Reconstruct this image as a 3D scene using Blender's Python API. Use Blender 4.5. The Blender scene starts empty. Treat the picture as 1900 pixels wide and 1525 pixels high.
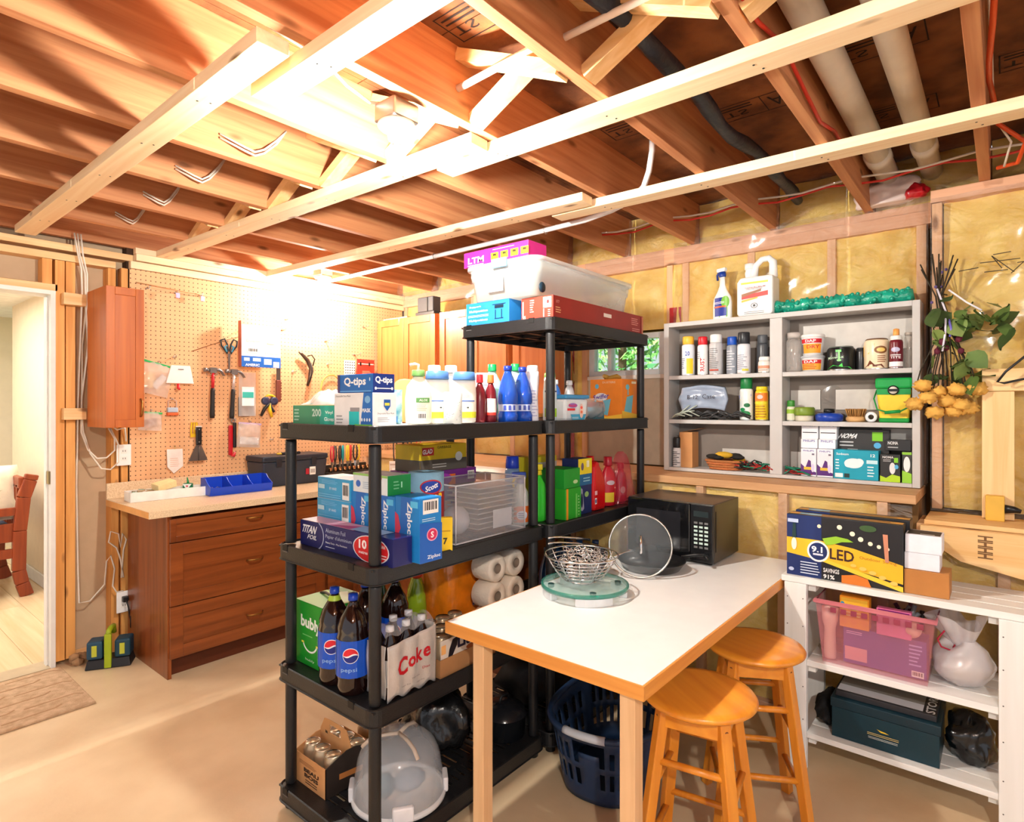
import bpy, bmesh, math, random
from mathutils import Vector, Matrix, noise
random.seed(7)
R = math.radians
C = bpy.context.scene.collection
SC = bpy.context.scene

# ---------------------------------------------------------------- camera, world, lights, exposure
cam = bpy.data.cameras.new('camera'); co = bpy.data.objects.new('camera', cam); C.objects.link(co)
cam.sensor_fit = 'HORIZONTAL'; cam.sensor_width = 36.0
cam.lens = 36.0 * 1102.0 / 1900.0
cam.shift_y = -9.5 / 1900.0
cam.clip_start = 0.03
co.location = (0, 0, 1.45)
co.rotation_euler = (R(90), 0, math.atan2(0.638, 0.770) - R(90))
SC.camera = co
SC.view_settings.view_transform = 'Standard'
SC.view_settings.look = 'None'
SC.view_settings.gamma = 1.0
SC.view_settings.use_curve_mapping = False
SC.view_settings.exposure = 0.5

wd = bpy.data.worlds.new('world'); SC.world = wd; wd.use_nodes = True
wd.node_tree.nodes['Background'].inputs[0].default_value = (0.92, 0.94, 1.0, 1)
wd.node_tree.nodes['Background'].inputs[1].default_value = 0.68

def lamp(name, kind, loc, power, col, size=0.1, rot=None, size_y=None):
    l = bpy.data.lights.new(name, kind); o = bpy.data.objects.new(name, l); C.objects.link(o)
    o.location = loc; l.energy = power; l.color = col
    if kind == 'AREA':
        l.size = size
        if size_y: l.shape = 'RECTANGLE'; l.size_y = size_y
    elif kind == 'SUN': l.angle = size
    else: l.shadow_soft_size = size
    if rot: o.rotation_euler = rot
    return o
BULB_NEAR, BULB_FAR, BULB_FILL = 1650, 850, 2300   # radiance of the bare bulbs (their glass emits); third is an unseen added fill
BULB_COL = (255, 250, 240)
lamp('hall_fill_light', 'AREA', (0.1, 5.6, 2.33), 55, (1.0, 0.96, 0.88), 1.6, (0, 0, 0), 2.2)  # added area light without a fixture, brightens the room beyond the door
lamp('sun', 'SUN', (8, 2, 8), 6.0, (1.0, 0.97, 0.9), 0.02, (0, R(-28), 0))

# ---------------------------------------------------------------- materials
def lin(c):
    return tuple(((x / 255.0) / 12.92 if x <= 10 else (((x / 255.0) + 0.055) / 1.055) ** 2.4) for x in c[:3])
_M = {}
def M(rgb, rough=0.5, metal=0.0, alpha=1.0, trans=0.0, var=0.06, bump=0.0, bscale=60.0, ior=1.45, coat=0.0, scale=14.0, rgb2=None):
    key = (tuple(rgb), rough, metal, alpha, trans, var, bump, bscale, ior, coat, scale, rgb2)
    if key in _M: return _M[key]
    m = bpy.data.materials.new('mat_%d' % len(_M)); m.use_nodes = True
    nt = m.node_tree; N = nt.nodes; L = nt.links
    b = N['Principled BSDF']
    tc = N.new('ShaderNodeTexCoord')
    nz = N.new('ShaderNodeTexNoise'); nz.inputs['Scale'].default_value = scale; nz.inputs['Detail'].default_value = 3
    L.new(tc.outputs['Object'], nz.inputs['Vector'])
    cr = N.new('ShaderNodeValToRGB')
    c = lin(rgb)
    if rgb2: c0, c1 = lin(rgb2), c
    else: c0 = tuple(x * (1 - var) for x in c); c1 = tuple(min(1, x * (1 + var)) for x in c)
    cr.color_ramp.elements[0].color = (*c0, 1); cr.color_ramp.elements[0].position = 0.35
    cr.color_ramp.elements[1].color = (*c1, 1); cr.color_ramp.elements[1].position = 0.65
    L.new(nz.outputs['Fac'], cr.inputs['Fac']); L.new(cr.outputs['Color'], b.inputs['Base Color'])
    b.inputs['Roughness'].default_value = rough; b.inputs['Metallic'].default_value = metal
    b.inputs['Alpha'].default_value = alpha; b.inputs['Transmission Weight'].default_value = trans
    b.inputs['IOR'].default_value = ior; b.inputs['Coat Weight'].default_value = coat
    if bump:
        n2 = N.new('ShaderNodeTexNoise'); n2.inputs['Scale'].default_value = bscale; n2.inputs['Detail'].default_value = 4
        L.new(tc.outputs['Object'], n2.inputs['Vector'])
        bp = N.new('ShaderNodeBump'); bp.inputs['Strength'].default_value = bump; bp.inputs['Distance'].default_value = 0.01
        L.new(n2.outputs['Fac'], bp.inputs['Height']); L.new(bp.outputs['Normal'], b.inputs['Normal'])
    _M[key] = m
    return m
def E(rgb, strength):
    k = ('E', tuple(rgb), strength)
    if k in _M: return _M[k]
    m = M(rgb, 0.4).copy(); b = m.node_tree.nodes['Principled BSDF']
    b.inputs['Emission Color'].default_value = (*lin(rgb), 1); b.inputs['Emission Strength'].default_value = strength
    _M[k] = m; return m
def W(c1, c2, axis='X', rough=0.55, knots=True, gscale=1.0, coat=0.0, kcol=(110, 62, 25)):
    key = ('W', c1, c2, axis, rough, knots, gscale, coat)
    if key in _M: return _M[key]
    m = bpy.data.materials.new('wood_%d' % len(_M)); m.use_nodes = True
    nt = m.node_tree; N = nt.nodes; L = nt.links; b = N['Principled BSDF']
    tc = N.new('ShaderNodeTexCoord'); oi = N.new('ShaderNodeObjectInfo')
    add = N.new('ShaderNodeVectorMath'); add.operation = 'ADD'
    mul = N.new('ShaderNodeVectorMath'); mul.operation = 'SCALE'; mul.inputs[3].default_value = 17.0
    cmb = N.new('ShaderNodeCombineXYZ')
    for i in range(3): L.new(oi.outputs['Random'], cmb.inputs[i])
    L.new(cmb.outputs[0], mul.inputs[0]); L.new(tc.outputs['Object'], add.inputs[0]); L.new(mul.outputs[0], add.inputs[1])
    mp = N.new('ShaderNodeMapping'); s = [34 * gscale] * 3; s['XYZ'.index(axis)] = 1.6 * gscale; mp.inputs['Scale'].default_value = s
    L.new(add.outputs[0], mp.inputs['Vector'])
    nz = N.new('ShaderNodeTexNoise'); nz.inputs['Scale'].default_value = 1.0; nz.inputs['Detail'].default_value = 5; nz.inputs['Distortion'].default_value = 0.6
    L.new(mp.outputs[0], nz.inputs['Vector'])
    cr = N.new('ShaderNodeValToRGB'); cr.color_ramp.elements[0].position = 0.3; cr.color_ramp.elements[1].position = 0.7
    cr.color_ramp.elements[0].color = (*lin(c2), 1); cr.color_ramp.elements[1].color = (*lin(c1), 1)
    L.new(nz.outputs['Fac'], cr.inputs['Fac'])
    out = cr.outputs['Color']
    if knots:
        mk = N.new('ShaderNodeMapping'); s = [9.0] * 3; s['XYZ'.index(axis)] = 3.2; mk.inputs['Scale'].default_value = s
        L.new(add.outputs[0], mk.inputs['Vector'])
        vo = N.new('ShaderNodeTexVoronoi'); vo.inputs['Scale'].default_value = 1.0; L.new(mk.outputs[0], vo.inputs['Vector'])
        r2 = N.new('ShaderNodeValToRGB'); r2.color_ramp.elements[0].position = 0.06; r2.color_ramp.elements[1].position = 0.15
        r2.color_ramp.elements[0].color = (0.85, 0.85, 0.85, 1); r2.color_ramp.elements[1].color = (0, 0, 0, 1)
        L.new(vo.outputs['Distance'], r2.inputs['Fac'])
        mx = N.new('ShaderNodeMixRGB'); mx.inputs['Color2'].default_value = (*lin(kcol), 1)
        L.new(r2.outputs['Color'], mx.inputs['Fac']); L.new(out, mx.inputs['Color1']); out = mx.outputs['Color']
    L.new(out, b.inputs['Base Color'])
    b.inputs['Roughness'].default_value = rough; b.inputs['Coat Weight'].default_value = coat
    bp = N.new('ShaderNodeBump'); bp.inputs['Strength'].default_value = 0.15; bp.inputs['Distance'].default_value = 0.004
    L.new(nz.outputs['Fac'], bp.inputs['Height']); L.new(bp.outputs['Normal'], b.inputs['Normal'])
    _M[key] = m
    return m

# ---------------------------------------------------------------- mesh builder
class MB:
    def __init__(s): s.v = []; s.f = []; s.mi = []; s.sm = []; s.mats = []; s.T = Matrix.Identity(4)
    def at(s, loc=(0, 0, 0), rot=(0, 0, 0)):
        s.T = Matrix.Translation(loc) @ Matrix.Rotation(rot[2], 4, 'Z') @ Matrix.Rotation(rot[1], 4, 'Y') @ Matrix.Rotation(rot[0], 4, 'X'); return s
    def add(s, vs, fs, m, smooth=False):
        if m not in s.mats: s.mats.append(m)
        k = s.mats.index(m); n = len(s.v)
        s.v += [tuple(s.T @ Vector(p)) for p in vs]
        for f in fs: s.f.append([n + i for i in f]); s.mi.append(k); s.sm.append(smooth)
        return s
    def box(s, x0, x1, y0, y1, z0, z1, m):
        return s.add([(x0, y0, z0), (x1, y0, z0), (x1, y1, z0), (x0, y1, z0), (x0, y0, z1), (x1, y0, z1), (x1, y1, z1), (x0, y1, z1)],
              [(0, 3, 2, 1), (4, 5, 6, 7), (0, 1, 5, 4), (1, 2, 6, 5), (2, 3, 7, 6), (3, 0, 4, 7)], m)
    def taper(s, b, t, z0, z1, m):   # b,t = (x0,x1,y0,y1)
        return s.add([(b[0], b[2], z0), (b[1], b[2], z0), (b[1], b[3], z0), (b[0], b[3], z0), (t[0], t[2], z1), (t[1], t[2], z1), (t[1], t[3], z1), (t[0], t[3], z1)],
              [(0, 3, 2, 1), (4, 5, 6, 7), (0, 1, 5, 4), (1, 2, 6, 5), (2, 3, 7, 6), (3, 0, 4, 7)], m)
    def lathe(s, prof, m, x=0, y=0, n=20, sx=1, sy=1, close=True):
        vs = []; fs = []
        for r, z in prof:
            for i in range(n):
                a = 2 * math.pi * i / n; vs.append((x + r * sx * math.cos(a), y + r * sy * math.sin(a), z))
        for j in range(len(prof) - 1):
            for i in range(n):
                k = (i + 1) % n; fs.append((j * n + i, j * n + k, (j + 1) * n + k, (j + 1) * n + i))
        if close:
            if prof[0][0] > 1e-4: fs.append(tuple(range(n - 1, -1, -1)))
            if prof[-1][0] > 1e-4: q = (len(prof) - 1) * n; fs.append(tuple(q + i for i in range(n)))
        return s.add(vs, fs, m, True)
    def tube(s, pts, r, m, n=8, cyc=False):
        P = [Vector(p) for p in pts]; vs = []; fs = []; up = Vector((0, 0, 1)); last = None
        K = len(P)
        for j, p in enumerate(P):
            if cyc: d = P[(j + 1) % K] - P[(j - 1) % K]
            else: d = (P[min(j + 1, K - 1)] - P[max(j - 1, 0)])
            if d.length < 1e-7: d = Vector((0, 0, 1))
            d.normalize()
            if last is None:
                a = d.cross(up)
                if a.length < 0.1: a = d.cross(Vector((1, 0, 0)))
            else: a = last - d * last.dot(d)
            if a.length < 1e-5: a = d.orthogonal()
            a.normalize(); last = a; b = d.cross(a)
            rr = r[j] if isinstance(r, (list, tuple)) else r
            for i in range(n):
                t = 2 * math.pi * i / n; vs.append(tuple(p + a * rr * math.cos(t) + b * rr * math.sin(t)))
        for j in range(K if cyc else K - 1):
            for i in range(n):
                k = (i + 1) % n; j2 = (j + 1) % K
                fs.append((j * n + i, j * n + k, j2 * n + k, j2 * n + i))
        if not cyc: fs.append(tuple(range(n - 1, -1, -1))); fs.append(tuple((K - 1) * n + i for i in range(n)))
        return s.add(vs, fs, m, True)
    def bar(s, p, q, w, t, m, up=(0, 0, 1)):     # rectangular bar from p to q, width w (sideways), thickness t (towards up)
        p = Vector(p); q = Vector(q); d = (q - p).normalized(); a = d.cross(Vector(up)).normalized(); b = a.cross(d)
        vs = []
        for c in (p, q):
            for i, j in ((-1, -1), (1, -1), (1, 1), (-1, 1)): vs.append(tuple(c + a * w / 2 * i + b * t / 2 * j))
        return s.add(vs, [(0, 3, 2, 1), (4, 5, 6, 7), (0, 1, 5, 4), (1, 2, 6, 5), (2, 3, 7, 6), (3, 0, 4, 7)], m)
    def prism(s, pts, z0, z1, m, axis='z', smooth=False):  # polygon extruded; axis y: pts=(x,z); x: pts=(y,z)
        n = len(pts)
        def P(a, b, c): return (a, b, c) if axis == 'z' else ((a, c, b) if axis == 'y' else (c, a, b))
        vs = [P(a, b, z0) for a, b in pts] + [P(a, b, z1) for a, b in pts]
        fs = [tuple(range(n - 1, -1, -1)), tuple(range(n, 2 * n))] + [(i, (i + 1) % n, n + (i + 1) % n, n + i) for i in range(n)]
        return s.add(vs, fs, m, smooth)
    def grid(s, fn, nu, nv, m, smooth=True, both=False):
        vs = [tuple(fn(i / nu, j / nv)) for j in range(nv + 1) for i in range(nu + 1)]
        fs = [(j * (nu + 1) + i, j * (nu + 1) + i + 1, (j + 1) * (nu + 1) + i + 1, (j + 1) * (nu + 1) + i) for j in range(nv) for i in range(nu)]
        return s.add(vs, fs, m, smooth)
    def ball(s, c, r, m, n=12, sc=(1, 1, 1)):
        k = n // 2; prof = []
        vs = []; fs = []
        for j in range(k + 1):
            t = math.pi * j / k - math.pi / 2
            for i in range(n):
                a = 2 * math.pi * i / n; vs.append((c[0] + r * sc[0] * math.cos(t) * math.cos(a), c[1] + r * sc[1] * math.cos(t) * math.sin(a), c[2] + r * sc[2] * math.sin(t)))
        for j in range(k):
            for i in range(n):
                q = (i + 1) % n; fs.append((j * n + i, j * n + q, (j + 1) * n + q, (j + 1) * n + i))
        return s.add(vs, fs, m, True)
    def build(s, name, parent=None, bevel=0, solid=0, sub=0, weld=False):
        me = bpy.data.meshes.new(name); me.from_pydata(s.v, [], s.f)
        for m in s.mats: me.materials.append(m)
        me.polygons.foreach_set('material_index', s.mi); me.polygons.foreach_set('use_smooth', s.sm)
        bm = bmesh.new(); bm.from_mesh(me)
        if weld: bmesh.ops.remove_doubles(bm, verts=bm.verts, dist=1e-5)
        bmesh.ops.recalc_face_normals(bm, faces=bm.faces); bm.to_mesh(me); bm.free()
        me.update()
        o = bpy.data.objects.new(name, me); C.objects.link(o)
        if parent: o.parent = parent
        if solid: q = o.modifiers.new('solid', 'SOLIDIFY'); q.thickness = solid; q.offset = 0
        if bevel: q = o.modifiers.new('bevel', 'BEVEL'); q.width = bevel; q.segments = 2; q.limit_method = 'ANGLE'; q.angle_limit = R(40)
        if sub: q = o.modifiers.new('sub', 'SUBSURF'); q.levels = sub; q.render_levels = sub
        return o
def thing(name, label, cat, loc=(0, 0, 0), rz=0, group=None, rot=None):
    o = bpy.data.objects.new(name, None); C.objects.link(o); o.empty_display_size = 0.05
    o.location = loc; o.rotation_euler = rot if rot else (0, 0, R(rz)); o['label'] = label; o['category'] = cat
    if group: o['group'] = group
    return o
def tag(o, label, cat, loc=None, rz=None, group=None, rot=None, kind=None):
    o['label'] = label; o['category'] = cat
    if loc is not None: o.location = loc
    if rz is not None: o.rotation_euler = (0, 0, R(rz))
    if rot is not None: o.rotation_euler = rot
    if group: o['group'] = group
    if kind: o['kind'] = kind
    return o
def struct(mb, name, parent=None, **k):
    o = mb.build(name, parent, **k)
    if parent is None: o['kind'] = 'structure'
    return o
def sroot(name):
    o = bpy.data.objects.new(name, None); C.objects.link(o); o['kind'] = 'structure'; return o
def share(o, loc, rot=(0, 0, 0), parent=None):
    c = o.copy(); C.objects.link(c); c.location = loc; c.rotation_euler = rot; c.parent = parent if parent else o.parent; return c
def copy_thing(o, label, loc, rz, group=None):
    c = o.copy(); C.objects.link(c); c.location = loc; c.rotation_euler = (0, 0, R(rz)); c['label'] = label
    if group: c['group'] = group
    for ch in list(o.children):
        d = ch.copy(); C.objects.link(d); d.parent = c
        for g in list(ch.children):
            e = g.copy(); C.objects.link(e); e.parent = d
    return c

# ---------------------------------------------------------------- printing (lettering and flat print on boxes and bottles)
_T = {}
def glyphs(body, bold=0.0):
    k = (body, bold)
    if k in _T: return _T[k]
    cu = bpy.data.curves.new('lettering', 'FONT'); cu.body = body; cu.size = 1; cu.resolution_u = 2; cu.offset = bold
    ob = bpy.data.objects.new('lettering', cu)
    me = bpy.data.meshes.new_from_object(ob)
    vs = [(v.co.x, v.co.y) for v in me.vertices]; fs = [tuple(p.vertices) for p in me.polygons]
    bpy.data.objects.remove(ob); bpy.data.curves.remove(cu); bpy.data.meshes.remove(me)
    x0 = min(v[0] for v in vs); x1 = max(v[0] for v in vs); y0 = min(v[1] for v in vs); y1 = max(v[1] for v in vs)
    vs = [((x - x0) / (x1 - x0) - .5, (y - y0) / (y1 - y0) - .5) for x, y in vs]
    _T[k] = (vs, fs); return _T[k]
def art2d(el):
    """2-D shapes in face fractions: returns verts, faces, colour"""
    k = el[0]
    if k == 'r':
        _, cx, cy, w, h, col = el; n = 8 if w > .12 else 2
        vs = [(cx - w / 2 + w * i / n, cy - h / 2) for i in range(n + 1)] + [(cx - w / 2 + w * i / n, cy + h / 2) for i in range(n + 1)]
        fs = [(i, i + 1, n + 2 + i, n + 1 + i) for i in range(n)]
    elif k == 'e':
        _, cx, cy, w, h, col = el; n = 12; vs = []
        for i in range(n + 1):
            t = -math.cos(math.pi * i / n); q = math.sqrt(max(0, 1 - t * t)); vs += [(cx + w / 2 * t, cy - h / 2 * q), (cx + w / 2 * t, cy + h / 2 * q)]
        fs = [(2 * i, 2 * i + 2, 2 * i + 3, 2 * i + 1) for i in range(n)]
    elif k == 'p':
        _, pts, col = el; vs = list(pts); fs = [tuple(range(len(pts)))]
    elif k == 't':
        _, body, cx, cy, w, h, col = el[:7]; ang = el[7] if len(el) > 7 else 0; bold = el[8] if len(el) > 8 else 0.0; sh = el[9] if len(el) > 9 else 0
        g, fs = glyphs(body, bold)
        if ang == 90: vs = [(cx + y * w, cy - x * h) for x, y in g]
        elif ang == -90: vs = [(cx - y * w, cy + x * h) for x, y in g]
        else: vs = [(cx + (x + sh * y) * w, cy + y * h + x * w * math.tan(R(ang))) for x, y in g]
    elif k == 'h':      # half disc with a wavy inner edge (+1 upper, -1 lower)
        _, cx, cy, w, h, sg, col = el; n = 14; vs = []
        for i in range(n + 1):
            t = -math.cos(math.pi * i / n); q = math.sqrt(max(0, 1 - t * t)); a = sg * q; b = sg * .12 * q + .2 * math.sin(t * 2.6) * q
            lo, hi = (b, a) if sg > 0 else (a, b); vs += [(cx + w / 2 * t, cy + h / 2 * lo), (cx + w / 2 * t, cy + h / 2 * max(lo, hi))]
        fs = [(2 * i, 2 * i + 2, 2 * i + 3, 2 * i + 1) for i in range(n)]
    elif k == 'c':      # arc stroke: centre, radii, angles, thickness
        _, cx, cy, rx, ry, a0, a1, th, col = el; n = 14; vs = []
        for i in range(n + 1):
            a = R(a0 + (a1 - a0) * i / n); vs += [(cx + (rx - th * rx) * math.cos(a), cy + (ry - th * ry) * math.sin(a)), (cx + rx * math.cos(a), cy + ry * math.sin(a))]
        fs = [(2 * i, 2 * i + 2, 2 * i + 3, 2 * i + 1) for i in range(n)]
    return vs, fs, col
def expand(els):
    out = []
    for e in els:
        if e[0] == 'bar':      # barcode: white patch with strokes
            _, cx, cy, w, h = e; out.append(('r', cx, cy, w, h, (245, 243, 238)))
            x = cx - w * .4; rr = random.Random(3)
            while x < cx + w * .38:
                t = w * rr.choice((.03, .05, .08)); out.append(('r', x, cy + h * .06, t, h * .6, (30, 30, 34))); x += t + w * rr.choice((.04, .06))
        elif e[0] == 'lines':  # lines of small print
            _, cx, cy, w, h, n, col = e; rr = random.Random(n)
            for i in range(n):
                ww = w * rr.uniform(.6, 1); out.append(('r', cx - (w - ww) / 2, cy + h / 2 - h * (i + .5) / n, ww, h / n * .38, col))
        else: out.append(e)
    return out
def print_box(arts, w, d, h, parent, z0=0.0):
    mb = MB()
    for face, els in arts.items():
        for i, e in enumerate(expand(els)):
            vs, fs, col = art2d(e); o = 0.0005 + 0.00018 * i
            if face == 'F': P = [((u - .5) * w, -d / 2 - o, z0 + v * h) for u, v in vs]
            elif face == 'L': P = [(-w / 2 - o, (.5 - u) * d, z0 + v * h) for u, v in vs]
            elif face == 'R': P = [(w / 2 + o, (u - .5) * d, z0 + v * h) for u, v in vs]
            else: P = [((u - .5) * w, (v - .5) * d, z0 + h + o) for u, v in vs]
            mb.add(P, fs, M(col, 0.45, var=0.02))
    if mb.v: return mb.build('printed_panel', parent)
def print_round(els, r, z0, z1, parent, sy=1.0, span=None, rf=None):
    mb = MB(); span = span if span else 2 * r
    for i, e in enumerate(expand(els)):
        vs, fs, col = art2d(e); P = []
        for u, v in vs:
            a = (u - .5) * span / r; rr = (rf(v) if rf else r) + 0.0012 + 0.0003 * i
            P.append((rr * math.sin(a), -rr * math.cos(a) * sy, z0 + (z1 - z0) * v))
        mb.add(P, fs, M(col, 0.4, var=0.02))
    if mb.v: return mb.build('printed_label', parent)
def carton(name, label, x, y, z, w, d, h, col, rz=0, art=None, cat='box', group=None, rough=0.45, seam=True, top=None, bev=0.0015, tilt=None):
    t = thing(name, label, cat, (x, y, z + 0.0005), rz, group)
    if tilt: t.rotation_euler = (R(tilt[0]), R(tilt[1]), R(rz))
    mb = MB(); m = M(col, rough, var=0.05); mt = M(top, rough, var=0.04) if top else m
    mb.box(-w / 2, w / 2, -d / 2, d / 2, 0, h - .0008, m)
    mb.build('carton_body', t, bevel=bev)
    f = MB(); f.box(-w / 2 + .001, w / 2 - .001, -d / 2 + .001, -.0006, h - .0016, h, mt); f.box(-w / 2 + .001, w / 2 - .001, .0006, d / 2 - .001, h - .0016, h, mt)
    f.build('lid_flap', t)
    if art: print_box(art, w, d, h, t)
    return t
def bottle(name, label, x, y, z, prof, mat, cap, capmat, rz=0, band=None, art=None, sx=1, sy=1, cat='bottle', group=None, n=20, span=None, extra=None, liquid=None, bodyname='bottle_body'):
    """prof, cap = lathe profiles; band = (z0,z1,r,mat) label sleeve"""
    t = thing(name, label, cat, (x, y, z + .0005), rz, group)
    mb = MB(); mb.lathe(prof, mat, n=n, sx=sx, sy=sy); mb.build(bodyname, t)
    if cap: mb = MB(); mb.lathe(cap, capmat, n=16); mb.build('cap', t)
    if liquid: mb = MB(); mb.lathe([(max(0.001, r - .002), zz) for r, zz in prof if zz <= liquid[0]] , liquid[1], n=n, sx=sx, sy=sy); mb.build('contents', t)
    if band:
        z0, z1, r, bm_ = band; mb = MB(); mb.lathe([(r, z0), (r, z1)], bm_, n=n * 2, sx=sx, sy=sy, close=False); mb.build('label_sleeve', t)
        if art: print_round(art, r * sx, z0, z1, t, sy / sx if sx else 1, span)
    if extra: extra(t)
    return t
# ---------------------------------------------------------------- shared materials
FIR = ((244, 205, 152), (226, 176, 114))
def fir(ax): return W(FIR[0], FIR[1], ax, 0.6)
def strapw(ax): return W((250, 226, 188), (238, 204, 158), ax, 0.6)
JO = W((208, 146, 98), (178, 110, 68), 'X', 0.7)
STUD = W((236, 174, 98), (212, 142, 66), 'Z', 0.6)
PINKW = W((234, 188, 146), (216, 164, 116), 'Z', 0.6); PINKY = W((232, 180, 144), (212, 154, 116), 'Y', 0.6)
YEL = M((246, 214, 122), 0.9, var=0.12, bump=0.6, bscale=30, scale=9, rgb2=(228, 186, 88))
WHITEP = M((240, 240, 238), 0.45, var=0.02)
WHITEM = M((236, 234, 228), 0.6, var=0.03)
BLACKP = M((30, 30, 32), 0.4, var=0.08, bump=0.12, bscale=220)
STEEL = M((190, 190, 192), 0.28, 1.0)
CORD = M((225, 215, 200), 0.5)
BLK = M((22, 22, 24), 0.35)
BLKS = M((14, 14, 16), 0.12, coat=0.5)
JT = 2.635; JB = 2.40
# film material: clear polyethylene over insulation
def film_mat():
    m = bpy.data.materials.new('poly_film'); m.use_nodes = True; nt = m.node_tree; N = nt.nodes; L = nt.links
    for n in list(N): N.remove(n)
    out = N.new('ShaderNodeOutputMaterial'); mix = N.new('ShaderNodeMixShader'); tr = N.new('ShaderNodeBsdfTransparent'); gl = N.new('ShaderNodeBsdfPrincipled')
    gl.inputs['Base Color'].default_value = (0.9, 0.88, 0.82, 1); gl.inputs['Roughness'].default_value = 0.2; gl.inputs['Specular IOR Level'].default_value = 1.0; gl.inputs['Coat Weight'].default_value = 1.0; gl.inputs['Coat Roughness'].default_value = 0.12
    tc = N.new('ShaderNodeTexCoord'); mp = N.new('ShaderNodeMapping'); mp.inputs['Scale'].default_value = (1, 2.6, 4.2); mp.inputs['Rotation'].default_value = (0.5, 0, 0)
    nz = N.new('ShaderNodeTexNoise'); nz.inputs['Scale'].default_value = 2.2; nz.inputs['Detail'].default_value = 5; nz.inputs['Distortion'].default_value = 1.6
    bp = N.new('ShaderNodeBump'); bp.inputs['Strength'].default_value = 1.0; bp.inputs['Distance'].default_value = 0.3
    L.new(tc.outputs['Object'], mp.inputs[0]); L.new(mp.outputs[0], nz.inputs['Vector']); sb = N.new('ShaderNodeMath'); sb.operation = 'SUBTRACT'; sb.inputs[1].default_value = .5; ab = N.new('ShaderNodeMath'); ab.operation = 'ABSOLUTE'; pw = N.new('ShaderNodeMath'); pw.operation = 'POWER'; pw.inputs[1].default_value = .7
    L.new(nz.outputs['Fac'], sb.inputs[0]); L.new(sb.outputs[0], ab.inputs[0]); L.new(ab.outputs[0], pw.inputs[0]); L.new(pw.outputs[0], bp.inputs['Height']); L.new(bp.outputs['Normal'], gl.inputs['Normal'])
    mix.inputs[0].default_value = 0.2
    L.new(tr.outputs[0], mix.inputs[1]); L.new(gl.outputs[0], mix.inputs[2]); L.new(mix.outputs[0], out.inputs['Surface'])
    return m
FILM = film_mat()
def clear(col=(230, 235, 238), a=0.25, rough=0.08): return M(col, rough, alpha=a, var=0.02, coat=0.3)
GLASS = M((235, 250, 245), 0.02, trans=1.0, ior=1.45, var=0.0)

# ---------------------------------------------------------------- floor
fm = M((228, 203, 166), 0.34, var=0.05, bump=0.08, bscale=40, scale=3, rgb2=(212, 184, 146))
struct(MB().box(-3.0, 3.5, -3.0, 4.17, -0.1, 0, fm), 'floor')
lam = W((236, 214, 178), (220, 190, 148), 'Y', 0.25, False, 0.6)
fr = sroot('floor_hall')
mb = MB(); mb.box(-3, 3.4, 4.17, 8.2, -0.1, -0.004, lam); mb.build('subfloor', fr)
for i in range(14):
    for j in range(3):
        x0 = -1.15 + i * .2; y0 = 4.175 + j * 1.3 - (i % 2) * .5
        MB().box(x0 + .001, x0 + .199, max(4.175, y0) + .001, min(8.1, y0 + 1.298), -.004, .004, lam).build('floor_board', fr, bevel=.001)

# ---------------------------------------------------------------- ceiling: subfloor panels, joists, cross bridging
ce = sroot('ceiling')
osb = M((150, 92, 50), 0.8, var=0.2, bump=0.3, bscale=50, scale=6, rgb2=(96, 54, 28))
for i in range(3):
    for j in range(6):
        x0 = -3 + i * 2.16; y0 = -3.0 + j * 1.2
        MB().box(x0 + .002, x0 + 2.158, y0 + .002, y0 + 1.198, JT, JT + .02, osb).build('subfloor_panel', ce)
JY = [.063 + .447 * k for k in range(-6, 9)]
j0 = MB().box(-3.0, 3.46, -.019, .019, JB, JT, JO).build('joist', ce, bevel=.0015); j0.location = (0, JY[0], 0)
for y in JY[1:]: share(j0, (0, y, 0))
share(j0, (0, 4.075, 0))
BR = fir('X')
for bx in (1.44,):
    for k, y in enumerate(JY[1:-1]):
        y2 = y + .447
        if y < -.9: continue
        MB().bar((bx - .03, y + .02, JB + .012), (bx - .03, y2 - .02, JT - .03), .06, .038, W(FIR[0], FIR[1], 'Y', .6)).build('bridging', ce)
        MB().bar((bx + .035, y + .02, JT - .03), (bx + .035, y2 - .02, JB + .012), .06, .038, W(FIR[0], FIR[1], 'Y', .6)).build('bridging', ce)
# ink stamps on the panels
st = MB(); INK = M((38, 22, 16), .8)
def stamp(x, y, w, h, els):
    for e in expand(els):
        vs, fs, c = art2d(e); st.add([(x + v * h, y + (.5 - u) * w, JT - .0015) for u, v in vs], fs, INK)
K = (38, 22, 16)
for (x, y) in ((1.25, 1.22), (2.2, 1.2), (1.55, .8), (2.35, .76), (2.2, .32), (2.75, .33), (2.0, -.15), (2.6, -.12), (1.75, .3)):
    stamp(x, y, .3, .14, [('r', .5, .98, .9, .03, K), ('r', .5, .02, .9, .03, K), ('r', .06, .5, .015, .96, K), ('r', .94, .5, .015, .96, K), ('r', .62, .5, .012, .96, K), ('t', 'A', .78, .5, .18, .6, K), ('t', 'TS', .25, .62, .3, .3, K), ('lines', .3, .25, .4, .3, 2, K)])
st.build('ink_stamp', ce)
# rim insulation between joist ends
for i, y in enumerate(JY[4:] ):
    def fn(u, v, y=y, i=i): 
        return (3.40 - .05 * math.sin(math.pi * u) * math.sin(math.pi * v) - .02 * noise.noise((u * 3 + i, v * 3, 1)), y + .022 + u * .403, JB - .02 + v * .25)
    MB().grid(fn, 10, 8, YEL).build('rim_insulation', ce)
    def fn(u, v, y=y, i=i): 
        return (3.34 - .03 * math.sin(math.pi * u) + .02 * noise.noise((u * 4 + i, v * 4, 5)) - (1 - v) * .05 + .03, y + .022 + u * .403, JB - .02 + v * .24)
    MB().grid(fn, 14, 10, FILM).build('rim_film', ce)

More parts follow.
